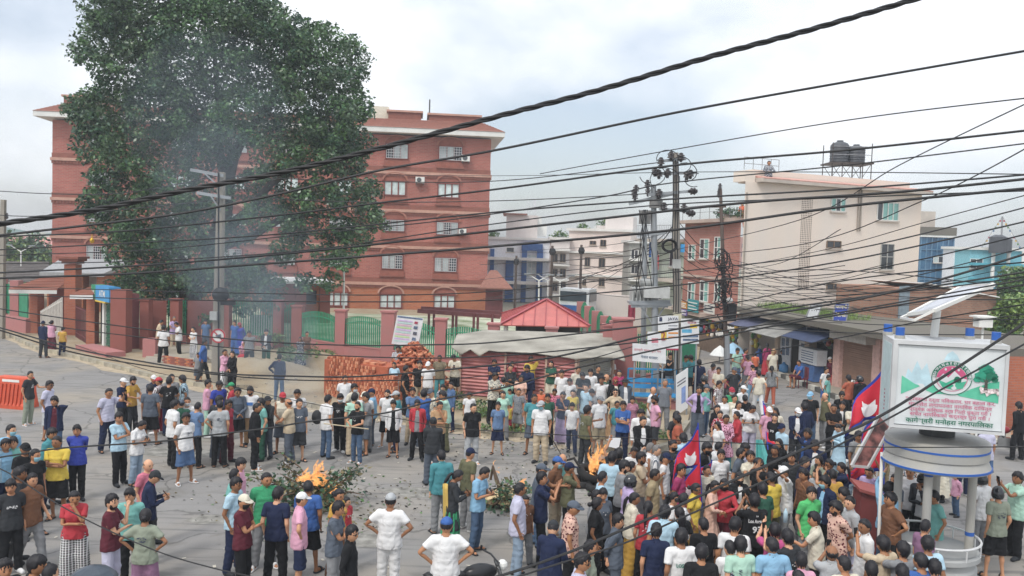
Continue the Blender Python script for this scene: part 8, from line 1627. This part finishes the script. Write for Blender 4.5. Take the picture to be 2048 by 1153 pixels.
POLL = kerbL + back; POLR = kerbR + [(40, 30), (40, 60)]
def add_person(rec, idx):
 a = rec.split(); x, y = float(a[0]), float(a[1]); k = a[2][0]; hgt = float(a[2][1:]) if len(a[2]) > 1 else {'m': 1.70, 'f': 1.58, 'c': 1.15}[k]; face = float(a[3]); pose = a[4]
 if k != 'c' and len(a[2]) == 1: hgt += ((idx * 37) % 7 - 3) * .012
 top, bot = a[5].split(':'), a[6].split(':'); hd = a[7].split(':'); ex = a[8:]; sex = 'f' if k == 'f' else 'm'; base = 0.0; Yo = None
 for e in ex:
  if e[0] == '@': base = float(e[1:])
  if e[0] == 'Y': Yo = float(e[1:])
 tot = hgt * (1.74 / 1.72) * (.70 if pose == 'si' else 1)
 if Yo: q = P(x, y, Yo); g = V((q.x, q.y, q.z - tot))
 else:
  g = G(x, y, base + tot)
  if base == 0:
   for _ in range(2): bz = .13 if inpoly(g, POLL) else .16 if inpoly(g, POLR) else 0; g = G(x, y, bz + tot)
   base = bz
  g.z = base
 D = g.y; pxh = hgt * FPX / D; lod = 0 if pxh > 118 else 1 if pxh > 72 else 2; var = idx % 3; seated = pose == 'si'; B, tips = posed(pose, var, seated); PK = (pose, var, seated, lod, sex)
 t = bpy.data.objects.new('person', None); COL.objects.link(t); t.location = g; s = hgt / 1.72; fat = 1 + ((idx * 13) % 5 - 1.5) * .035 if k != 'c' else 1.08
 t.scale = (s * fat, s * fat, s); t.rotation_euler = (0, 0, R(face + ((idx * 29) % 11 - 5))); sk = SKIN[(idx * 7) % 5]; lab_x = []
 hm = HGREY if (hd[0] in 'g' or 'gy' in ex) else HAIR
 pobj('body', pmesh(('body',) + PK, lambda: body_geo(sex, lod, B, True), 3), [sk, EYEM, LIPM], t)
 def garment(code, name, m_):
  def bld(): v, f, W = template(code, sex, lod); return skin_to(B, v, W), f, None
  return pobj(name, pmesh((code,) + PK, bld, 1), [m_], t)
 tc_, tpat = top[1], top[2] if len(top) > 2 else ''; tk_ = TOPS[top[0]]
 if top[0] == 'j': garment('vest', 'inner_top', cloth(tpat if tpat in PAL else 'white')); tpat = ''
 garment(tk_[0], tk_[1], cloth(tc_, tpat))
 bpat = bot[2] if len(bot) > 2 else ''; bk_ = BOTS[bot[0]]
 if not (top[0] == 'd'): garment(bk_[0], bk_[1], cloth(bot[1], bpat))
 if base < 90: garment('sandals' if (idx % 3 == 0 or bot[0] == 's') else 'shoes', 'sandals' if (idx % 3 == 0 or bot[0] == 's') else 'shoes', cloth('charcoal' if idx % 4 else 'white'))
 for (nm, role, v, f) in [q for q in _hp(('s%d' % ((idx * 5) % 3) if hd[0] == 's' else hd[0]), lod)] + [headextra_c(e[:2], lod) for e in ex if e[:2] in ('bd', 'mk', 'sg', 'ta')]:
  hc = cloth(hd[1]) if len(hd) > 1 else (HELM if hd[0] == 'm' else cloth('charcoal')); mm = {'hair': hm, 'head': hc, 'visor': VIS, 'mask': MASKC.get(next((e[2:] for e in ex if e[:2] == 'mk'), 'b') or 'b'), 'dark': EYEM}[role]
  pobj(nm, pmesh((nm, hd[0], (idx * 5) % 3 if hd[0] == 's' else 0) + PK, lambda: (onebone(B, 'hea', v), f, None), 1), [mm], t)
 who = {'m': 'man', 'f': 'woman', 'c': 'child'}[k]; W_ = lambda c: WORD.get(c, c); pt_w = {'|': 'striped ', '=': 'striped ', '#': 'checked ', '%': 'patterned ', '': ''}
 top_l = W_(tc_) + ' ' + pt_w.get(tpat, '') + tk_[2]; bot_l = W_(bot[1]) + ' ' + pt_w.get(bpat, '') + bk_[2]; hw_ = HEADW[hd[0]]
 if hd[0] in 'chw' or (hd[0] == 'm'): hw_ = (W_(hd[1]) if len(hd) > 1 else 'dark' if hd[0] != 'm' else 'black') + ' ' + hw_
 for e in ex:
  if e[:2] == 'bd': hw_ = (hw_ + ' and beard') if hw_ else 'a beard'
  if e[:2] == 'sg': hw_ = (hw_ + ' and sunglasses') if hw_ else 'sunglasses'
  if e[:2] == 'mk': hw_ = (hw_ + ' and face mask') if hw_ else 'a face mask'
 low_hidden = y > 1010 or (x > 1240 and y > 880); PEOPLE.append(dict(o=t, g=g.copy(), who=who, top=top_l, bot=None if (low_hidden or top[0] == 'd') else bot_l, head=hw_, pose=POSEW[pose], land=min(LANDP, key=lambda q: (q[1] - g).length)[0] if not Yo else 'on the roof', idx=idx, D=D, a=a))
 if pose in ('ph', 'p1', 'tx', 'ca') and lod < 2:
  tip = tips['R']; MW = Matrix.LocRotScale(t.location, t.rotation_euler, t.scale); hp_ = MW @ V(tip) ; q = MB(); an = t.rotation_euler.z; fx = V((math.cos(an), math.sin(an), 0)); fy = V((-math.sin(an), math.cos(an), 0)); tl = {'ca': 1.2, 'tx': -.7}.get(pose, .15)
  up = V((0, 0, 1)) * math.cos(tl) - fy * math.sin(tl); c = hp_ + up * .04 - fy * .02; q.box(c, (.075, .010, .15), ax=(fx, up.cross(fx), up)); o = q.build('phone', mat('phone_black', '15171b', .2, 0, spec=.6), None, tuple(c)); PEOPLE[-1]['phone'] = o
 return t
_hpc = {}
def _hp(k, lod):
 if (k, lod) not in _hpc: _hpc[(k, lod)] = headpart(k, lod)
 return _hpc[(k, lod)]
def headextra_c(k, lod):
 if (k, lod) not in _hpc: _hpc[(k, lod)] = headextra(k, lod)
 return _hpc[(k, lod)]
CROWD = '''58 742 m 80 pt t:charcoal p:sage s
97 762 m 90 st t:lavender s:ltgrey s sg
110 793 m 15 ca j:navy:maroon j:jeanb s
215 776 m 60 p1 t:lavender p:navy s
245 756 m 80 fr t:navy p:charcoal c:white
263 753 m 75 ho t:mustard p:charcoal s bd
301 769 m 180 st t:slate s:black s
306 750 m 60 ho l:navy p:navy c:white
320 755 m 270 fr s:maroon:| p:crimson c:red
343 748 m 0 st t:grey p:grey s
338 755 m 200 ho t:black j:navy s
368 751 m 290 st s:pale:# p:navy s
374 794 m 0 st t:white p:ltgrey s mkw
347 801 m 140 st s:white p:black s
362 800 m 200 st l:bottle p:black c:slate
391 805 m 150 ch t:steel p:black s
371 826 m 60 st t:white s:denim s
238 825 m 60 ch t:pale p:black s
274 839 f 80 tx s:white j:jeanl b
294 917 m 80 st t:rose p:charcoal x
297 939 m 110 tx l:navy p:black c:charcoal
115 872 m1.74 10 cr t:yellow s:black s
155 850 m 20 bk l:royal p:black s
101 856 m 80 st l:teal j:navy s
20 849 m 60 st t:sky p:black s mkb
28 874 m 20 st l:aqua p:black s
49 885 m 60 st t:black p:black c:black
68 898 m 60 st t:black p:black s mkb
10 878 m 60 st t:sky p:navy s
-14 880 m 60 st t:pale p:navy s
62 945 m 70 wk s:brown p:grey s
35 935 m 110 ho t:charcoal p:black s
22 958 m 40 st t:charcoal p:black s
150 978 f1.6 20 ch t:red w:black:# b
222 989 m1.72 90 ch t:maroon p:lavender s bd
262 976 m 10 st t:aqua p:black s
290 1019 f1.62 180 hp t:sage w:mauve b
8 1118 m 60 st t:black p:black s
66 1112 m 120 st t:black p:black s
98 1130 m 120 st t:charcoal p:black s
415 760 m 110 ch t:pink p:mint s
438 762 m 50 st t:royal p:grey s sg
464 765 m 270 st j:red:white p:grey c:green
475 776 m 40 fr l:slate s:black s sg
436 792 m 160 st t:charcoal p:slate s
440 801 m 190 sd t:ltgrey p:black s
455 800 m 80 st t:crimson p:maroon s sg
502 773 m 0 st t:white p:tan s bd
510 806 m 110 ca l:black p:black s
525 797 m 300 st t:aqua p:bottle s
537 792 m 320 cr l:charcoal j:slate h:charcoal
566 784 m 0 fr v:cream s:slate c:red
580 797 m 270 ho t:beige p:slate x
595 779 m 20 st t:white p:grey s
598 797 m 20 st t:slate s:charcoal s
654 791 m 150 st s:white j:jeanb s
682 787 m 350 sh t:black p:black s mkw
690 751 m 10 st s:white p:slate s
707 768 m 60 st s:cream p:grey s mkw
709 787 m 190 st t:mint p:beige s
716 803 m 330 ho t:black j:jeanb s bd
730 783 m 0 st t:white p:grey c:cream
734 786 m 300 fr t:grey s:slate s
745 777 m 270 st t:sky p:slate c:navy
776 779 m 0 st s:white s:black l bd
788 800 m1.6 0 st j:white:black s:black s
794 782 m 270 st t:teal p:navy c:ltgrey
826 776 m 20 ch t:steel p:beige s
848 780 m 200 st t:blue p:slate s
863 777 m 300 st t:cream:% p:grey c:slate
836 800 m 0 st j:red:grey p:black s sg
867 835 m 190 fr l:charcoal p:slate c:charcoal
878 801 m 10 ch t:tan p:black s
893 782 m 270 ca t:mint p:olive s
887 769 c1.4 0 st t:slate:% p:black s
903 764 f 300 st l:denim p:navy b
797 692 m 0 fr s:navy:# j:jeanl s
789 724 f1.5 10 st t:pale p:ltgrey l
811 731 m 90 st t:black p:black s
840 722 m 10 st t:black p:beige s
857 723 m 0 st t:white p:grey c:white
880 710 m 350 sh s:khaki:# p:teal s
911 707 m 0 tx t:cream s:black s
939 785 c1.3 0 st t:white p:ltgrey s
946 807 m 10 st s:black p:ltgrey s
997 804 m1.5 10 st t:steel s:navy s
1018 808 c.95 0 st t:yellow p:crimson s
1038 777 m1.5 330 st t:grey:% s:grey s
989 719 m1.6 0 cr t:navy p:black s
1024 722 f1.5 20 st t:crimson p:grey l
1021 729 m 30 cr l:charcoal:% p:black s
988 745 m 30 cr s:cream:% p:black s
1007 755 m1.4 200 st t:black:% p:grey s
1014 761 c1.35 0 wv t:mint p:grey s
1007 782 f1.5 0 st t:mint p:grey b
1020 778 c1.1 0 st t:aqua p:rose s
1042 750 f 0 fr t:peach p:lavender l
1061 713 m 10 wv t:yellow s:navy s
1057 730 m 330 ho l:navy p:navy s
1103 722 f1.62 0 cr t:bottle s:cream l
1124 740 m 0 st t:white p:grey s
1140 757 c1.45 0 st t:white p:grey s
1156 733 m 0 st t:cream p:grey s
1167 742 m1.62 0 tx t:black p:slate s
1182 738 m1.62 0 st t:white p:black s
1196 731 m 0 st t:charcoal p:black s
1110 778 c1.35 0 st t:rose:% p:grey s
1083 778 c1.2 0 st t:orange p:grey b
1128 782 f 330 ch t:navy w:lilac b
1146 779 f1.5 10 st t:yellow p:grey b
1145 805 m1.5 0 wk t:white p:navy s
1068 788 m 0 st t:teal s:slate s
1096 788 m1.6 10 st t:bottle p:black s
1084 801 m1.74 340 st s:white p:beige c:ltgrey mkb
1173 767 m 300 st t:pale j:grey s
1186 775 m1.6 0 tx s:black:| p:charcoal s
1173 812 m 120 pt t:olive p:charcoal s
1200 792 m 10 st s:white s:khaki c:grey
1221 715 f 0 fr s:white k:black o
1239 740 f 0 st t:magenta p:black b
1212 748 m 60 st t:bottle p:black x
1204 752 m 0 st t:white p:grey s
1231 753 m 10 st j:black:cream p:black w:crimson sg
1250 757 m 10 st j:slate:white p:grey h:charcoal
1231 777 f 0 hp l:beige k:tan b sg
1266 793 f1.45 350 st s:pink:# s:pink s
1234 802 c1.35 20 sd t:teal p:ltgrey s
1247 802 m 340 cr t:blue p:navy s
1283 818 m 0 st j:white:black p:grey s
1285 832 m 20 fr j:black:white p:ltgrey s
1305 773 m 60 st s:white p:grey x
1312 792 m 280 hp t:pink s:charcoal s bd
1330 758 m 350 st t:grey:= p:grey g
1327 700 m1.6 0 fr t:cream p:black s @.45
1341 706 m 20 ph t:charcoal:= j:jeanl s @.3
1352 822 m 30 st t:charcoal p:black s
1357 830 m 250 st t:rust p:slate s
1372 711 m 20 st t:teal s:black s
1383 710 m 190 st t:teal s:charcoal s
1399 720 m 190 st s:navy p:navy s
1408 752 m 200 st t:black p:black m
1427 727 m 300 st s:crimson:# p:charcoal c:charcoal
1438 735 m1.6 340 fr t:cream j:maroon s
1398 773 f 0 hp j:lilac:black w:slate o
1412 769 m 40 st t:aqua j:jeanb c:slate
1437 762 m 60 st s:maroon:# p:black s sg
1463 774 m 10 st t:green p:grey c:crimson mkw
1486 771 m 20 st s:white p:grey c:white
1450 791 f 0 st l:white p:white l
1434 809 f 20 st j:black:white p:grey b
1469 789 f 350 st t:cream p:grey b
1491 790 f 200 st t:black p:black b
1477 802 f 10 fr t:white p:white l
1502 807 f 0 tx t:white p:lavender l
1440 821 f 20 st s:crimson:% p:slate b
1438 843 f1.5 290 st t:white k:maroon l
1452 829 f 0 fr k:pink:% p:teal b
1476 823 f 270 fr l:red k:cream b
1539 822 f 300 ra t:red k:crimson b
1550 827 f 320 st t:black p:charcoal l
1538 813 m 10 st t:pink p:grey c:white
1553 815 f 320 st t:cream p:grey l
1595 815 m 0 fr j:navy:white p:charcoal c:white mkw
1611 806 m 200 st l:navy j:jeanb s
1622 783 m 340 st t:black j:jeanb c:sky mkb
1565 847 m 290 st s:pale p:slate c:navy
1617 858 m 290 p1 j:navy:blue p:black s
1474 696 m 20 ho t:mint p:denim s
1491 697 m 60 ho t:rose p:slate s
1511 706 c1.25 180 st t:orange p:charcoal s
1535 687 f 180 st l:magenta k:red o
1547 698 m 10 st s:cream p:cream w:tan
1497 712 f 200 wk t:pink j:grey s
1468 734 m 30 hp t:charcoal:% p:charcoal c:slate
1507 730 f1.5 200 wk t:pink:% p:sky c:black
1519 742 m 185 wk t:cream p:white s
1544 732 f 175 wk t:ltgrey:# j:rust o
1601 722 m 290 si t:blue s:maroon s
1565 700 m 0 st t:charcoal p:charcoal s Y42.5
1662 714 f 290 st t:maroon k:red c:white Y38
1652 735 m1.6 20 st t:white s:blue s
1656 750 c1.35 60 st t:aqua p:aqua s
1700 751 m 200 ho t:rust p:charcoal s
1721 753 m 195 st l:black p:black m
1653 785 m 290 st v:olive p:grey x
1684 783 m 350 st j:black:white p:black s sg
1668 808 m 0 cr t:black p:black s
1686 803 m 330 fr j:charcoal:white p:black s
1710 806 m 340 cr t:cream p:navy s
1681 845 f 290 tx k:pale p:pale b
1772 848 m 40 st l:navy p:khaki s
1716 862 m 20 st t:grey j:jeanl s
1735 868 m 0 st t:beige p:khaki s
1888 874 f1.6 250 pt d:cream k:cream b
1914 948 c1.0 270 st l:pink j:jeanb s
1862 868 m 0 st s:navy p:navy s
1930 862 m 20 st s:blue p:navy s
1975 850 m 180 st s:lavender s:denim s
1818 880 f 20 st s:white:# p:black:# b
2040 805 m 200 st l:black p:black s
2055 700 m 200 st l:navy p:black s
1849 945 m 300 ch j:charcoal:white p:black c:black
1822 931 m 330 st t:white p:black s
1873 981 f1.6 270 st t:aqua k:aqua b
1965 948 m 190 st s:white p:grey m
1998 976 m1.72 185 st t:sage s:black m
2037 945 m 285 ph s:mint p:black s
1792 948 m 270 st s:slate p:grey s
1786 986 m1.72 280 sd t:brown p:black s
1777 965 m 120 ra l:sky j:jeanb s
1851 1040 m 100 st t:mauve p:grey s bd
1858 1075 m 190 st t:pale p:grey s
1808 1085 m 190 ph t:grey p:black s
1845 1107 m 170 st t:blue p:black s
1872 1122 m 190 st t:charcoal p:black s
1808 1132 m 190 st t:black p:black s
1732 1038 m 260 st s:white p:black s
1745 1126 m 190 st t:black p:black s
1772 1075 m 200 p1 t:beige p:navy s
884 901 m 190 st l:teal p:grey s
938 896 m 140 st t:olive p:grey c:navy
905 938 f1.62 100 tx k:charcoal:% k:green o
958 930 m 70 tx t:sky j:jeanb s
893 1036 m 180 hp t:white p:black c:blue
478 916 m 90 st t:pink p:grey s
467 938 m 100 st t:aqua p:slate s
469 955 m 80 st t:pale p:navy s
486 988 m1.72 80 cr t:maroon p:black c:cream mkk
532 945 m1.74 20 st s:green p:grey s
554 976 m 170 st t:navy p:black s
600 985 m 110 hp s:pink s:navy c:white
617 962 m 180 st t:blue s:black s
670 1003 m 80 cr t:slate p:grey s
675 977 f 70 st t:mustard p:brown b
691 994 c1.25 50 st t:red p:grey b
700 1051 m 90 st l:black p:black s sg
781 988 m1.74 178 hp t:white p:white c:ltgrey
86 642 m 160 st l:navy p:charcoal c:navy
103 641 f 180 ch s:pink w:maroon b
125 655 c1.35 180 st t:mustard p:navy s
318 639 m 120 tx s:beige p:beige s
327 651 m 200 st s:white p:black s
347 633 m 60 ho s:lilac p:beige g
358 643 m 300 tx s:white p:black s
388 654 f 330 cr t:white w:navy:# b
412 639 m 0 st s:denim p:slate s
407 679 m 120 wk l:blue p:charcoal s
397 706 c1.25 10 st t:grey s:slate s
450 699 f 60 ch l:pink w:black:# b
466 702 f1.6 340 fr l:black p:black l
470 641 m 0 st t:blue p:blue s
480 645 f 0 st k:royal k:blue w:crimson
486 684 f 20 si s:pink:% k:red w:pink
499 662 m 20 st t:grey p:charcoal s
533 659 m 0 fr j:charcoal:white p:bottle s
559 708 m 180 sd l:navy j:jeanb s
601 674 f1.4 0 st d:navy:% k:navy l
614 663 f 30 st t:brown p:tan:% b
1538 322 m 0 ho l:slate:% p:black s Y47.6
1485 405 f 330 st l:orange p:orange o Y52.2
1507 403 f 20 st t:yellow p:yellow b Y51.3
1038 966 m1.72 90 st s:lavender j:jeanl s
1083 945 m1.72 85 ph s:navy p:black s
1080 927 m 90 pt t:slate j:jeanb c:slate
1113 913 m 60 st s:brown p:beige c:blue mkb
1125 906 m 20 st t:aqua p:grey x
1138 925 m 90 mo t:olive p:black c:navy
1204 943 m 80 st t:pale p:black s
1224 905 m 165 st t:pale p:black s
1245 921 m 90 st t:grey p:black s bd
1262 923 m 80 st s:cream p:grey s
1268 895 c1.45 20 st t:white p:grey s
1238 898 m 180 ra s:charcoal p:grey s
1260 952 m 90 st s:lilac p:navy m
1190 979 f 80 st t:grey p:black b
1206 976 f 20 st t:slate p:black s
1193 995 f 80 st s:black p:black b
1050 990 c1.35 30 st t:brown p:grey b
1142 1001 m 80 st s:peach:% p:black c:slate
1103 1042 m 150 tx l:navy p:black c:charcoal
1234 1028 m 90 bk l:slate p:slate s
1265 985 f 90 st l:cream w:mustard o
1178 1080 m 70 st l:sage p:sage s
1160 1106 m 90 st t:lavender p:grey s sg
1310 890 m 80 st s:white:| p:grey g
1300 886 m 80 st s:white p:grey g
1281 905 m 80 ch t:beige p:grey s bd
1330 905 m 60 st t:white p:grey c:navy
1345 880 m 10 st t:charcoal p:black s mkk
1368 868 m 190 st s:pale p:grey s
1353 908 f 30 st t:charcoal p:grey b
1307 938 m 80 wv s:khaki p:khaki s
1360 928 m 60 st t:magenta p:black s
1411 885 m 50 st j:black:grey p:black s mkk
1437 884 m 100 st s:white p:grey s
1442 899 m 10 st t:white p:black s
1487 886 m 60 st s:lavender p:grey s
1480 896 m 60 st s:slate p:grey s bd
1501 903 m 10 ph s:cream p:beige s
1521 917 m 300 st t:black p:black s
1413 930 m1.5 0 st t:cream p:grey s
1389 966 f 70 st s:yellow p:mustard b ta
1424 960 f 60 ho k:peach p:peach o
1449 957 f 330 ho l:red p:maroon l mkk
1478 944 f 10 ho j:black:white p:black l mkk
1345 984 f 80 st t:white p:black b
1366 987 f 80 st t:white p:grey b
1296 1003 f 170 st t:red p:black o
1329 1013 m 170 st s:pale p:navy s
1361 1014 f 180 st t:black p:black l
1313 1049 m 180 st s:navy p:navy s
1364 1060 m 180 st t:white p:grey s
1409 1036 m 180 st t:black p:black s
1470 1037 m 165 st t:white p:grey s
1483 1076 m 180 st t:mint p:grey s
1462 1082 m 175 st t:white p:black s
1510 989 m1.74 190 ph t:black p:black s
1528 967 m 200 st t:bottle p:black s
1547 1076 m 180 st s:sky p:grey s
1551 1048 m 185 p1 t:hotpink p:grey s
1561 877 f 300 st l:black p:black l
1551 891 f 300 st t:black p:grey l
1585 904 m 330 st t:charcoal p:black s
1632 880 m 330 st j:navy:white p:black s
1608 913 m 60 st l:navy p:black s
1640 911 f 300 ch t:sage p:grey l
1662 918 f 300 st t:olive p:black b sg
1689 925 f 275 p1 l:navy p:navy o
1612 938 m1.6 290 sh t:brown p:grey s
1637 937 f 310 st t:ltgrey p:grey l
1669 940 m 200 p1 t:mustard p:grey s
1573 932 m 270 wv s:white p:grey c:white
1655 952 m 285 st j:navy:sky p:black s mkb
1740 933 f 300 ra t:lilac p:teal b
1622 974 m 20 st s:lime p:grey s
1693 976 m 270 st t:khaki p:grey s
1545 945 m 200 ra t:yellow p:olive s
1638 1026 m 250 pt s:cream p:black s
1678 1003 m 280 bk s:peach:% p:navy s bd
1702 992 m 270 st l:ltgrey p:lavender s
1604 1108 m 185 st s:pink p:black s
1665 1091 m 170 ph s:ltgrey p:navy x
1692 1113 m 185 st t:cream p:black s
1404 1092 m 180 st t:black p:black s
1580 1062 m 200 p1 t:charcoal p:black s
1600 1142 m 190 st t:slate p:black s'''
for i, rec in enumerate(CROWD.split('\n')): add_person(rec, i)
def nwords(s): return len(s.split())
def lab_of(p, lvl):
 s = p['who'] + ' in ' + p['top']
 if p['bot'] and (lvl > 0 or p['top'].split()[0] in ('white', 'black', 'navy')) : s += ' and ' + p['bot']
 if p['head']: s += (' with ' + p['head'])
 if lvl > 0 and p['pose']: s += ', ' + p['pose']
 if lvl > 1: s += ' ' + p['land']
 return s
used = {}
for p in PEOPLE: p['lab'] = None
for lvl in (2, 1):
 for p in PEOPLE:
  if p['lab'] is None or p['lab'] in [k for k, v in used.items() if v > 1]:
   l = lab_of(p, 2)
   if nwords(l) > 16: l = p['who'] + ' in ' + p['top'] + ((' with ' + p['head']) if p['head'] else '') + ((', ' + p['pose']) if p['pose'] and nwords(p['head']) < 5 else '') + ' ' + p['land']
   if nwords(l) > 16: l = p['who'] + ' in ' + p['top'] + ' with ' + p['head'] + ' ' + p['land']
   p['lab'] = l
 used = {}
 for p in PEOPLE: used[p['lab']] = used.get(p['lab'], 0) + 1
 break
seen = set()
for p in PEOPLE:
 l = p['lab']
 if used[l] > 1 or l in seen:
  oth = sorted((q for q in PEOPLE if q is not p and q['top'] != p['top']), key=lambda q: (q['g'] - p['g']).length)
  stem_ = p['who'] + ' in ' + p['top'] + ((', ' + p['pose']) if p['pose'] else '')
  for q in oth[:8]:
   rel = 'in front of' if q['g'].y - p['g'].y > .45 else 'behind' if p['g'].y - q['g'].y > .45 else 'beside'
   l = (stem_ if nwords(stem_) < 10 else p['who'] + ' in ' + p['top']) + ' ' + rel + ' the ' + q['who'] + ' in ' + q['top']
   if l not in seen and l not in used: break
 seen.add(l); p['lab'] = l; tag(p['o'], l, 'person', 'people of the street crowd')
 if 'phone' in p: tag(p['phone'], 'black phone held by the ' + ' '.join(l.split()[:8]).rstrip(','), 'phone')
if True:
 ph = {}
 for p in PEOPLE:
  if 'phone' in p:
   l = p['phone']['label']
   if l in ph: p['phone']['label'] = 'phone of the ' + ' '.join(p['lab'].replace(',', '').split()[:13])
   ph[l] = 1
def shirt_print(idx, body, z, wdt, hgt_, c, back=True, extra=()):
 p = next(q for q in PEOPLE if (q['a'][0], q['a'][1]) == idx); t = p['o']; sgn = 1 if back else -1
 for (bd, dz, w_, h_) in ((body, 0, wdt, hgt_),) + tuple(extra):
  vs, fs = text_geo(bd, 1.0, .03); x0 = min(v[0] for v in vs); x1 = max(v[0] for v in vs); y0 = min(v[1] for v in vs); y1 = max(v[1] for v in vs); q = []
  for v in vs:
   x = ((v[0] - x0) / (x1 - x0) - .5) * w_; zz = z + dz + ((v[1] - y0) / (y1 - y0) - .5) * h_; rx = .19; yy = (.150 if back else -.162) * math.sqrt(max(0, 1 - (x / .24) ** 2))
   q.append((-x if back else x, yy, zz))
  me = bpy.data.meshes.new('lettering'); me.from_pydata(q, [], fs); me.materials.append(mat('ink_' + c, c, .6, 0)); o = bpy.data.objects.new('lettering', me); COL.objects.link(o); o.parent = t
shirt_print(('1364', '1060'), 'LOSERS', 1.24, .2, .06, '1f7a68'); shirt_print(('1510', '989'), 'Los Angeles', 1.30, .28, .085, 'd8d8d8', True, (('93', -.14, .15, .12), ('LA', .10, .04, .03)))
shirt_print(('1442', '899'), 'EMIRATES', 1.20, .2, .04, '3a3d44', False); shirt_print(('502', '773'), '■', 1.25, .18, .09, '4a78b8', False)
shirt_print(('1550', '827'), '70', 1.22, .12, .07, 'd8d8d8', False)
rpz = random.Random(8)
for p in PEOPLE:
 if p['a'][5].startswith('t:') and p['a'][5].count(':') == 1 and p['D'] < 26 and rpz.random() < .5 and (p['a'][0], p['a'][1]) not in (('1364', '1060'), ('1510', '989'), ('1442', '899'), ('502', '773'), ('1550', '827')):
  n = rpz.choice((8, 14, 20)); q = MB(); sg_ = -1 if abs(float(p['a'][3]) - 180) > 60 else 1; wd, hh = rpz.uniform(.05, .09), rpz.uniform(.02, .07)
  for k in range(n): x = rpz.uniform(-wd, wd); z = 1.26 + rpz.uniform(-hh, hh); y = sg_ * (.153 if sg_ > 0 else .162) * math.sqrt(1 - (x / .24) ** 2); s_ = rpz.uniform(.006, .016); q.box((x, y, z), (s_ * 2, .004, s_))
  me = bpy.data.meshes.new('shirt_print'); me.from_pydata(q.v, [], q.f); me.materials.append(mat('ink_light', 'cfcfcf', .6, 0) if p['a'][5][2:] in ('black', 'navy', 'charcoal', 'maroon', 'blue', 'slate', 'red', 'brown', 'olive', 'bottle', 'teal') else mat('ink_dark', '3c4354', .6, 0)); o = bpy.data.objects.new('shirt_print', me); COL.objects.link(o); o.parent = p['o']
def stick(a, b, r, lab, nm='stick', m_=None): mb = MB(); mb.tube([a, b], [r, r * .8], 6); single(mb, nm, m_ or mat('bamboo', 'b3a68c', .6, .15), lab, 'stick')
pp_ = lambda k: next(q for q in PEOPLE if (q['a'][0], q['a'][1]) == k)['g']
g = pp_(('716', '803')); stick(g + V((-.85, -.25, 1.12)), g + V((.35, -.3, 1.02)), .018, 'long pale stick held by the bearded man in the black T-shirt')
g = pp_(('598', '797')); stick(g + V((-.3, -.2, .05)), g + V((-.27, -.1, .95)), .014, 'thin walking stick beside the man in slate T-shirt near the fire', m_=wood)
g = pp_(('1084', '801')); stick(g + V((.2, -.1, .9)), g + V((.75, -1.2, .15)), .014, 'dark rod poked toward the tyre fire by the masked man', m_=char)
def ypack(k, lab, c='232427'):
 g = pp_(k); mb = MB(); mb.ball((g.x - .27, g.y + .05, 1.12), (.15, .13, .2), 12, 8); single(mb, 'backpack', mat('bag_' + c, c, .7, .1), lab, 'bag', smooth=True)
ypack(('654', '791'), 'black backpack hanging at the back of the white shirted man')
g = pp_(('1638', '1026')); mb = MB(); q = P(1571, 1033, g.y - .1); mb.lathe([(.035, -.1), (.037, .05), (.03, .08), (.014, .11), (.014, .13)], tuple(q), 12); single(mb, 'water_bottle', mat('bottle_clear', 'a9c4cf', .1, .05, spec=.7), 'clear plastic water bottle held up in the crowd', 'bottle', tuple(q), smooth=True)
g = pp_(('905', '938')); mb = MB(); mb.grid(lambda u, v: (g.x - .17 + .1 * u + .04 * v, g.y - .16 + .05 * math.sin(u * 3), 1.38 - 1.0 * v), 3, 8); o = single(mb, 'scarf', mat('scarf_yellow', 'd0b263', .85, .1), 'yellow scarf hanging from the shoulder of the woman in patterned tunic', 'scarf', smooth=True); o.modifiers.new('t', 'SOLIDIFY').thickness = .012
ch = thing('plastic_chair', 'dark red plastic chair under the sitting man outside the salon', 'chair', tuple(pp_(('1601', '722')))); g = pp_(('1601', '722')); cm = mat('chair_maroon', '6d2836', .5, .1)
mb = MB(); mb.box((g.x + .08, g.y, g.z + .42), (.45, .42, .05)); mb.build('seat', cm, ch); mb = MB(); mb.box((g.x + .3, g.y, g.z + .68), (.05, .42, .5)); mb.build('backrest', cm, ch)
for a, b in ((-.1, -.18), (-.1, .18), (.28, -.18), (.28, .18)): mb = MB(); mb.cyl((g.x + a, g.y + b, g.z), (g.x + a, g.y + b, g.z + .4), .02, n=6); mb.build('leg', cm, ch)
